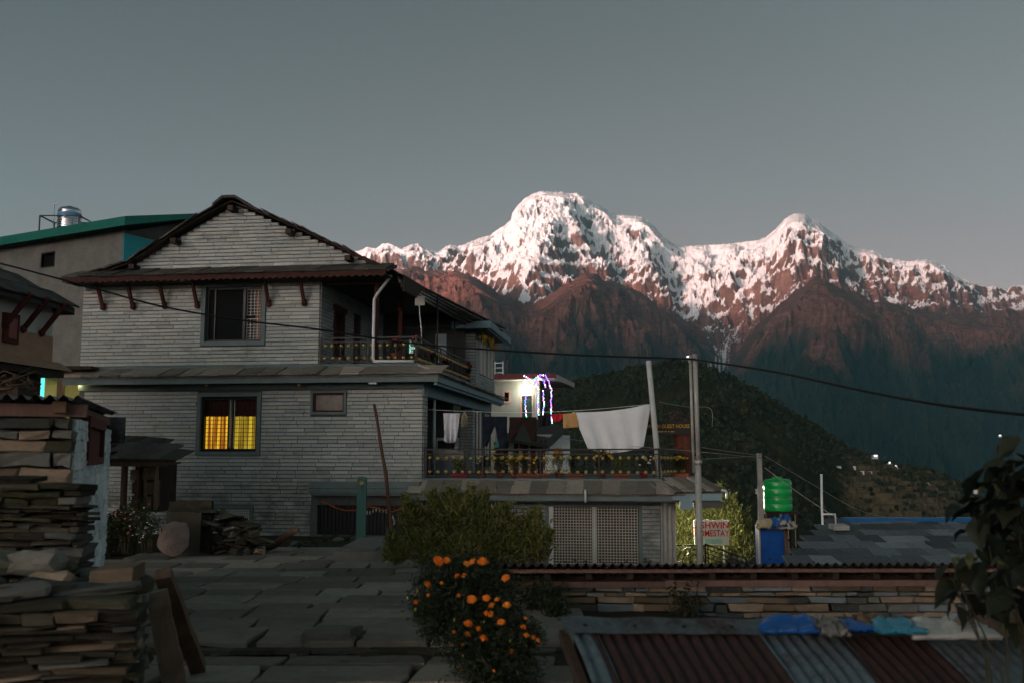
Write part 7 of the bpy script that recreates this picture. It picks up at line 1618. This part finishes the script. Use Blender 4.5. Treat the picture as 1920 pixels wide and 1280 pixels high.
# ---------------- lit hedge, homestay sign, stair rail
big_bush('lit_hedge', 1262, 1400, 915, 1045, 38.0, 16000, 0.16, [LEAF_YELLOW, LEAF_OLIVE, LEAF_YELLOW], 'tall hedge lit yellow-green by the terrace lamp', 33, [(1285, 985, 0, .8, .7, 1.0), (1335, 965, .2, .7, .7, .8), (1345, 945, .3, .4, .5, .6), (1365, 990, 0, .6, .7, .9), (1310, 1030, 0, 1.2, .8, .7), (1390, 1020, .3, .5, .6, .6), (1300, 945, .4, .6, .6, .5), (1345, 925, .3, .16, .3, .35), (1375, 950, .3, .25, .3, .4), (1395, 985, .5, .3, .4, .6)], 0.8, 0.22, 'hedge')
HS = PD(1334, 1024, 34.0); e = empty('homestay_sign', Vector((HS.x, 34.0, float(ground_z(HS.x, 34))))); tag(e, 'white homestay signboard with red letters beside the steel pole', 'sign'); o0 = e.location
a, c = PD(1302, 1021, 34)-o0, PD(1366, 974, 34)-o0; cx = (a.x+c.x)/2; hw, hh = (c.x-a.x)/2, (c.z-a.z); FL_ = simple('sign_white', (0.70, 0.70, 0.68), 0.5, 0, 0.06, 3, 0)
b = MB(); b.box(a.x, c.x, 0, .03, a.z, c.z); b.build('board', FL_, e); RED_P = simple('sign_red', (0.62, 0.012, 0.02), 0.5, bump=0)
text_obj('ASHWIN', RED_P, e, (cx+.02, -.006, a.z+hh*.78), (math.pi/2, 0, 0), .30, off=.014, sx=.98); text_obj('HOMESTAY', RED_P, e, (cx, -.006, a.z+hh*.46), (math.pi/2, 0, 0), .30, off=.012, sx=.76)
b = MB(); b.box(cx-.22, cx+.36, -.008, 0, a.z+hh*.05, a.z+hh*.24); b.build('teal_strip', simple('pale_teal', (0.35, 0.58, 0.52), 0.5, bump=0), e)
for x in (a.x+.15, c.x-.15): b = MB(); b.bar((x, .06, 0), (x, .06, c.z), .05); b.build('post', STEEL, e)
e = empty('iron_gate', HF.w(7.45, 2.6, -2.0), HF.yaw); tag(e, 'black iron gate with round scrolls beside the lit hedge', 'gate'); g0 = HF.loc(PD(1262, 1014, 33)); zz = g0.z+2.0
b = MB(); b.bar((0, 0, zz), (1.05, 0, zz), .04); b.bar((0, 0, 0), (0, 0, zz), .04); b.bar((1.05, 0, 0), (1.05, 0, zz), .04); b.build('frame', BLACK_METAL, e)
b = MB()
for R_ in (.42, .26): b.tube([(.52+R_*math.cos(k*.3927), 0, zz-.5+R_*math.sin(k*.3927)) for k in range(17)], .018, 5)
for k in range(8): b.bar((.52, 0, zz-.5), (.52+.42*math.cos(k*.785), 0, zz-.5+.42*math.sin(k*.785)), .02)
b.build('scroll', BLACK_METAL, e)
p0, p1 = PD(1322, 1019, 31.5), PD(1398, 1046, 30.5); e = empty('stair_rail', Vector((p0.x, p0.y, -2.2))); tag(e, 'sloping black stair railing below the homestay sign', 'railing'); o0 = e.location
b = MB()
for k in range(4): b.bar(p0-o0-Vector((0, 0, .13*k)), p1-o0-Vector((0, 0, .13*k)), .045 if k == 0 else .025)
b.build('rail', BLACK_METAL, e); b = MB(); b.bar((0, 0, 0), p0-o0, .05); b.build('post', BLACK_METAL, e); b = MB(); b.bar((p1-o0)*1.0-Vector((0, 0, 1.0)), p1-o0, .05); b.build('post', BLACK_METAL, e)
# ---------------- string-light house far behind
LF = Frame(PD(966, 850, 62.0), HF.yaw-RAD(4)); LF.o.z = 0; e = empty('festooned_house', LF.o, LF.yaw); tag(e, 'pale flat-roofed house hung with coloured string lights, behind the terrace', 'house'); lz = lambda px, py, t=0.0: LF.px(px, py, t)
s0, s1 = lz(900, 780)[0], lz(1012, 780)[0]; zr = lz(1000, 728)[1]; zt = lz(940, 714)[1]; zb = -2.0
PALEW = simple('pale_green_plaster', (0.36, 0.375, 0.30), 0.85, 0, 0.12, 1, 0.1); dw = (lz(978, 760)[0], lz(998, 760)[0], lz(980, 793)[1], lz(980, 741)[1]); ww = (lz(945, 740)[0], lz(955, 740)[0], lz(950, 752)[1], lz(950, 734)[1])
b = MB(); holed(b, s0, s1, zb, zt, [dw, ww], 0, .25); b.build('wall', PALEW, e)
b = MB(); b.box(dw[0], dw[1], .15, .2, dw[2], dw[3]); d_ = b.build('door', simple('dark_green_door', (0.010, 0.045, 0.030), 0.5), e); b = MB(); frame_ring(b, dw[0]-.08, dw[1]+.08, dw[2]-.05, dw[3]+.08, .09, -.05, .1); b.build('frame', simple('pale_pink_frame', (0.55, 0.36, 0.28), 0.7), d_)
b = MB(); b.box(ww[0], ww[1], .15, .2, ww[2], ww[3]); w = b.build('window', GLASS, e); b = MB(); frame_ring(b, ww[0]-.1, ww[1]+.1, ww[2]-.1, ww[3]+.1, .12, -.05, .1); b.build('frame', MATS['pale_pink_frame'], w)
b = MB(); b.hexa([(s0-.3, -1.3, zt), (s1+1.2, -1.3, zt), (s1+1.2, 7, zt), (s0-.3, 7, zt)], [(s0-.3, -1.3, zt+.32), (s1+1.2, -1.3, zt+.32), (s1+1.2, 7, zt+.32), (s0-.3, 7, zt+.32)]); b.build('roof_slab', simple('slab_white', (0.5, 0.47, 0.42), 0.8), e)
b = MB(); b.box(s0-.32, s1+1.24, -1.38, -1.30, zt+.05, zt+.34); b.build('red_edge', simple('red_edge', (0.15, 0.03, 0.03), 0.6), e)
b = MB(); zz = lz(1000, 806)[1]; b.box(s1-.4, s1+1.2, -1.35, .2, zz-.1, zz+.22); b.build('balcony_slab', MATS['red_edge'], e)
b = MB()
for k in range(3): b.bar((s0, -1.1, zt+.45+k*.3), (lz(943, 700, -1.1)[0], -1.1, zt+.45+k*.3), .05)
for px in (928, 943): s = lz(px, 700, -1.1)[0]; b.bar((s, -1.1, zt+.3), (s, -1.1, zt+1.15), .06)
b.build('roof_rail', WHITE_PVC, e)
b = MB()
for px in (929, 946, 958): s = lz(px, 700, 2)[0]; b.bar((s, 2, zt+.3), (s, 2, zt+2.3), .05)
b.build('rebar', BROWN_WOOD, e)
sl, zl = lz(984, 731, -.4); b = MB(); b.lathe([(.03, .12), (.12, .05), (.13, -.04), (.05, -.12)], 12, (sl, -.4, zl)); b.build('lamp', m_emit('flood_white', (1, .97, .86), 30.0), e)
ld = bpy.data.lights.new('house_lamp', 'POINT'); ld.energy = 9; ld.color = (1, .93, .74); ld.shadow_soft_size = .15; lo = bpy.data.objects.new('house_lamp', ld); link(lo, e); lo.location = (sl, -.75, zl-.1)
cols = {'violet': (0.35, 0.10, 1.0), 'white': (0.85, 0.88, 1.0), 'green': (0.10, 0.9, 0.35), 'blue': (0.10, 0.18, 1.0), 'magenta': (0.9, 0.15, 0.8)}
EM = {k: m_emit('led_'+k, c, 3.0) for k, c in cols.items()}
STR = [[(986, 731), (985, 760), (987, 790), (986, 832)], [(1009, 735), (1009, 770), (1012, 800), (1014, 815)], [(1018, 732), (1020, 760), (1017, 785), (1019, 812), (1022, 838)], [(1034, 728), (1033, 760), (1035, 800), (1034, 842)], [(980, 720), (985, 712), (984, 728)], [(996, 724), (1003, 710), (1012, 702), (1022, 703), (1029, 715), (1034, 730)], [(1003, 724), (1010, 708), (1020, 714), (1024, 728)], [(983, 704), (990, 708), (998, 716)], [(1012, 706), (1006, 722), (1012, 732)]]
for k, pts in enumerate(STR):
    se = empty('light_string', LF.w(0, -1.5, 0), LF.yaw); tag(se, ['string of violet lights hanging before the green door', 'left string of lights at the house corner', 'middle thick string of lights at the house corner', 'rightmost long string of lights hanging to the railing', 'short light loop on the roof edge left of the lamp', 'large arch of lights above the roof corner', 'inner arch of lights above the roof corner', 'short slanting light string above the roof edge', 'thin light string inside the large arch'][k], 'string lights', 'coloured string lights on the far house')
    L = []
    for (p, q) in zip(pts[:-1], pts[1:]):
        n = max(2, int(math.hypot(q[0]-p[0], q[1]-p[1])/3.2))
        for i in range(n): L.append((p[0]+(q[0]-p[0])*i/n, p[1]+(q[1]-p[1])*i/n))
    mbs = {c: MB() for c in cols}; wr = MB(); pv = None
    for (px, py) in L:
        s, z = lz(px+rr_.uniform(-.8, .8), py, -1.5); mbs[rr_.choice(['violet', 'white', 'violet', 'green', 'blue', 'white', 'magenta'])].lathe([(.010, -.04), (.034, 0), (.010, .04)], 6, (s, 0, z))
        if pv: wr.bar(pv, (s, 0.01, z), .012)
        pv = (s, 0.01, z)
    wr.build('wire', BLACK_METAL, se)
    for c, mb in mbs.items():
        if mb.v: tag(mb.build('bulbs', EM[c], se), kind='stuff')
# ---------------- small old white house and kiosk between
WF = Frame(PD(985, 850, 46.0), HF.yaw-RAD(14)); WF.o.z = 0; e = empty('whitewashed_cottage', WF.o, WF.yaw); tag(e, 'low whitewashed cottage with brown pillars and struts behind the flower pots', 'house'); cz = lambda px, py, t=0.0: WF.px(px, py, t)
s0, s1 = cz(930, 850)[0], cz(1030, 850)[0]; zt = cz(985, 826)[1]
b = MB(); b.box(s0, s1, 0, 3, -2, zt+.3); b.build('wall', simple('whitewash', (0.62, 0.62, 0.60), 0.9, 0, 0.1, 2, 0.2), e)
b = MB(); b.hexa([(s0+.7, -1.2, zt+.0), (s1+.4, -1.2, zt-.35), (s1+.2, 2, zt+.5), (s0+1.0, 2, zt+1.0)], [(s0+.7, -1.2, zt+.12), (s1+.4, -1.2, zt-.2), (s1+.2, 2, zt+.65), (s0+1.0, 2, zt+1.15)]); b.build('roof', m_slate('thatch_slate', (0.04, 0.035, 0.028), (0.085, 0.075, 0.06), (0.15, 0.13, 0.105)), e)
for px in (931, 948, 968, 985, 1000, 1014): s = cz(px, 850, -.1)[0]; b = MB(); b.box(s-.1, s+.1, -.16, -.02, -2, zt-.05); b.build('pillar', RED_WOOD, e)
for px in (968, 978, 988, 998, 1007, 1016, 1024): s = cz(px, 830, -.4)[0]; b = MB(); b.bar((s-.15, -.05, zt-.35), (s+.18, -1.0, zt+.0), .05); b.build('strut', DARK_WOOD, e)
p0 = PD(937, 838, 40.0); e = empty('teal_kiosk', Vector((p0.x, p0.y, -2))); tag(e, 'little kiosk with a pointed teal roof behind the navy trousers', 'kiosk'); o0 = e.location; zt = p0.z-o0.z; hw = 11/FPX*40; pk = PD(936, 810, 40).z-o0.z
b = MB(); b.add([(-hw, -.2, zt), (hw, -.2, zt), (hw, .3, zt), (-hw, .3, zt), (0, .05, pk)], [(0, 1, 4), (1, 2, 4), (2, 3, 4), (3, 0, 4), (3, 2, 1, 0)]); b.build('roof', simple('teal_roof', (0.16, 0.46, 0.36), 0.5), e); b = MB(); b.box(-hw*.6, hw*.6, -.12, .2, 0, zt); b.build('body', BROWN_WOOD, e)
# ---------------- far village on the hill shoulder
VH = [(1640, 853, 1), (1668, 866, 1), (1676, 872, 1), (1684, 873, 1), (1630, 884, 0), (1615, 883, 0), (1600, 874, 0), (1572, 874, 0), (1652, 872, 0), (1662, 882, 0), (1700, 886, 0), (1740, 905, 0), (1290, 668, 1), (1875, 815, 1), (1808, 915, 1), (1830, 918, 0)]
VL = ['lit house highest on the village shoulder', 'small lit house left of the brightest pair', 'brightest lit house of the hill village', 'lit house right of the brightest one', 'pale house low in the hill village', 'dim pale house left of the low pale one', 'small dim house under the forest edge', 'leftmost dim house of the hill village', 'dim house just below the lit row', 'grey roofed house below the bright houses', 'dim house right of the bright houses', 'lone dim house on the right terraces', 'tiny lit hut on top of the wooded hill', 'far lit hut low on the mountain slope at right', 'lit hut on the far right hill edge', 'dim hut on the far right hill edge']
for k, ((px, py, lit), lab) in enumerate(zip(VH, VL)):
    d = 1080 if k not in (12, 13) else (1345 if k == 12 else 5600); sc = 1 if k != 13 else 3.0
    if k < 12 or k > 13:
        best = None
        for dd in np.linspace(700, 1400, 140):
            p = PD(px, py, dd); z, _ = hill_height(np.array([p.x]), np.array([p.y]))
            if p.z <= z[0]+1: best = dd; break
        d = best or 1100
    p = PD(px, py, d); e = empty('village_house', p-Vector((0, 0, 1.0*sc)), rr_.uniform(-.5, .5)); tag(e, lab, 'house', 'far houses of the hill village')
    w_, h = rr_.uniform(1.8, 3.0)*sc, 1.7*sc; b = MB(); b.box(-w_, w_, -2*sc, 2*sc, -3*sc, h); b.build('wall', FL_, e); b = MB(); b.prism([(-w_*1.1, h), (w_*1.1, h), (0, h+1.1*sc)], -2.4*sc, 2.4*sc); b.build('roof', SLATE, e)
    if lit: b = MB(); b.box(-w_*.6, w_*.6, -2.2*sc, -2.02*sc, .25*h, .7*h); b.build('window', m_emit('village_light_%d' % k, (0.9, 0.95, 1.0), 2.2), e)
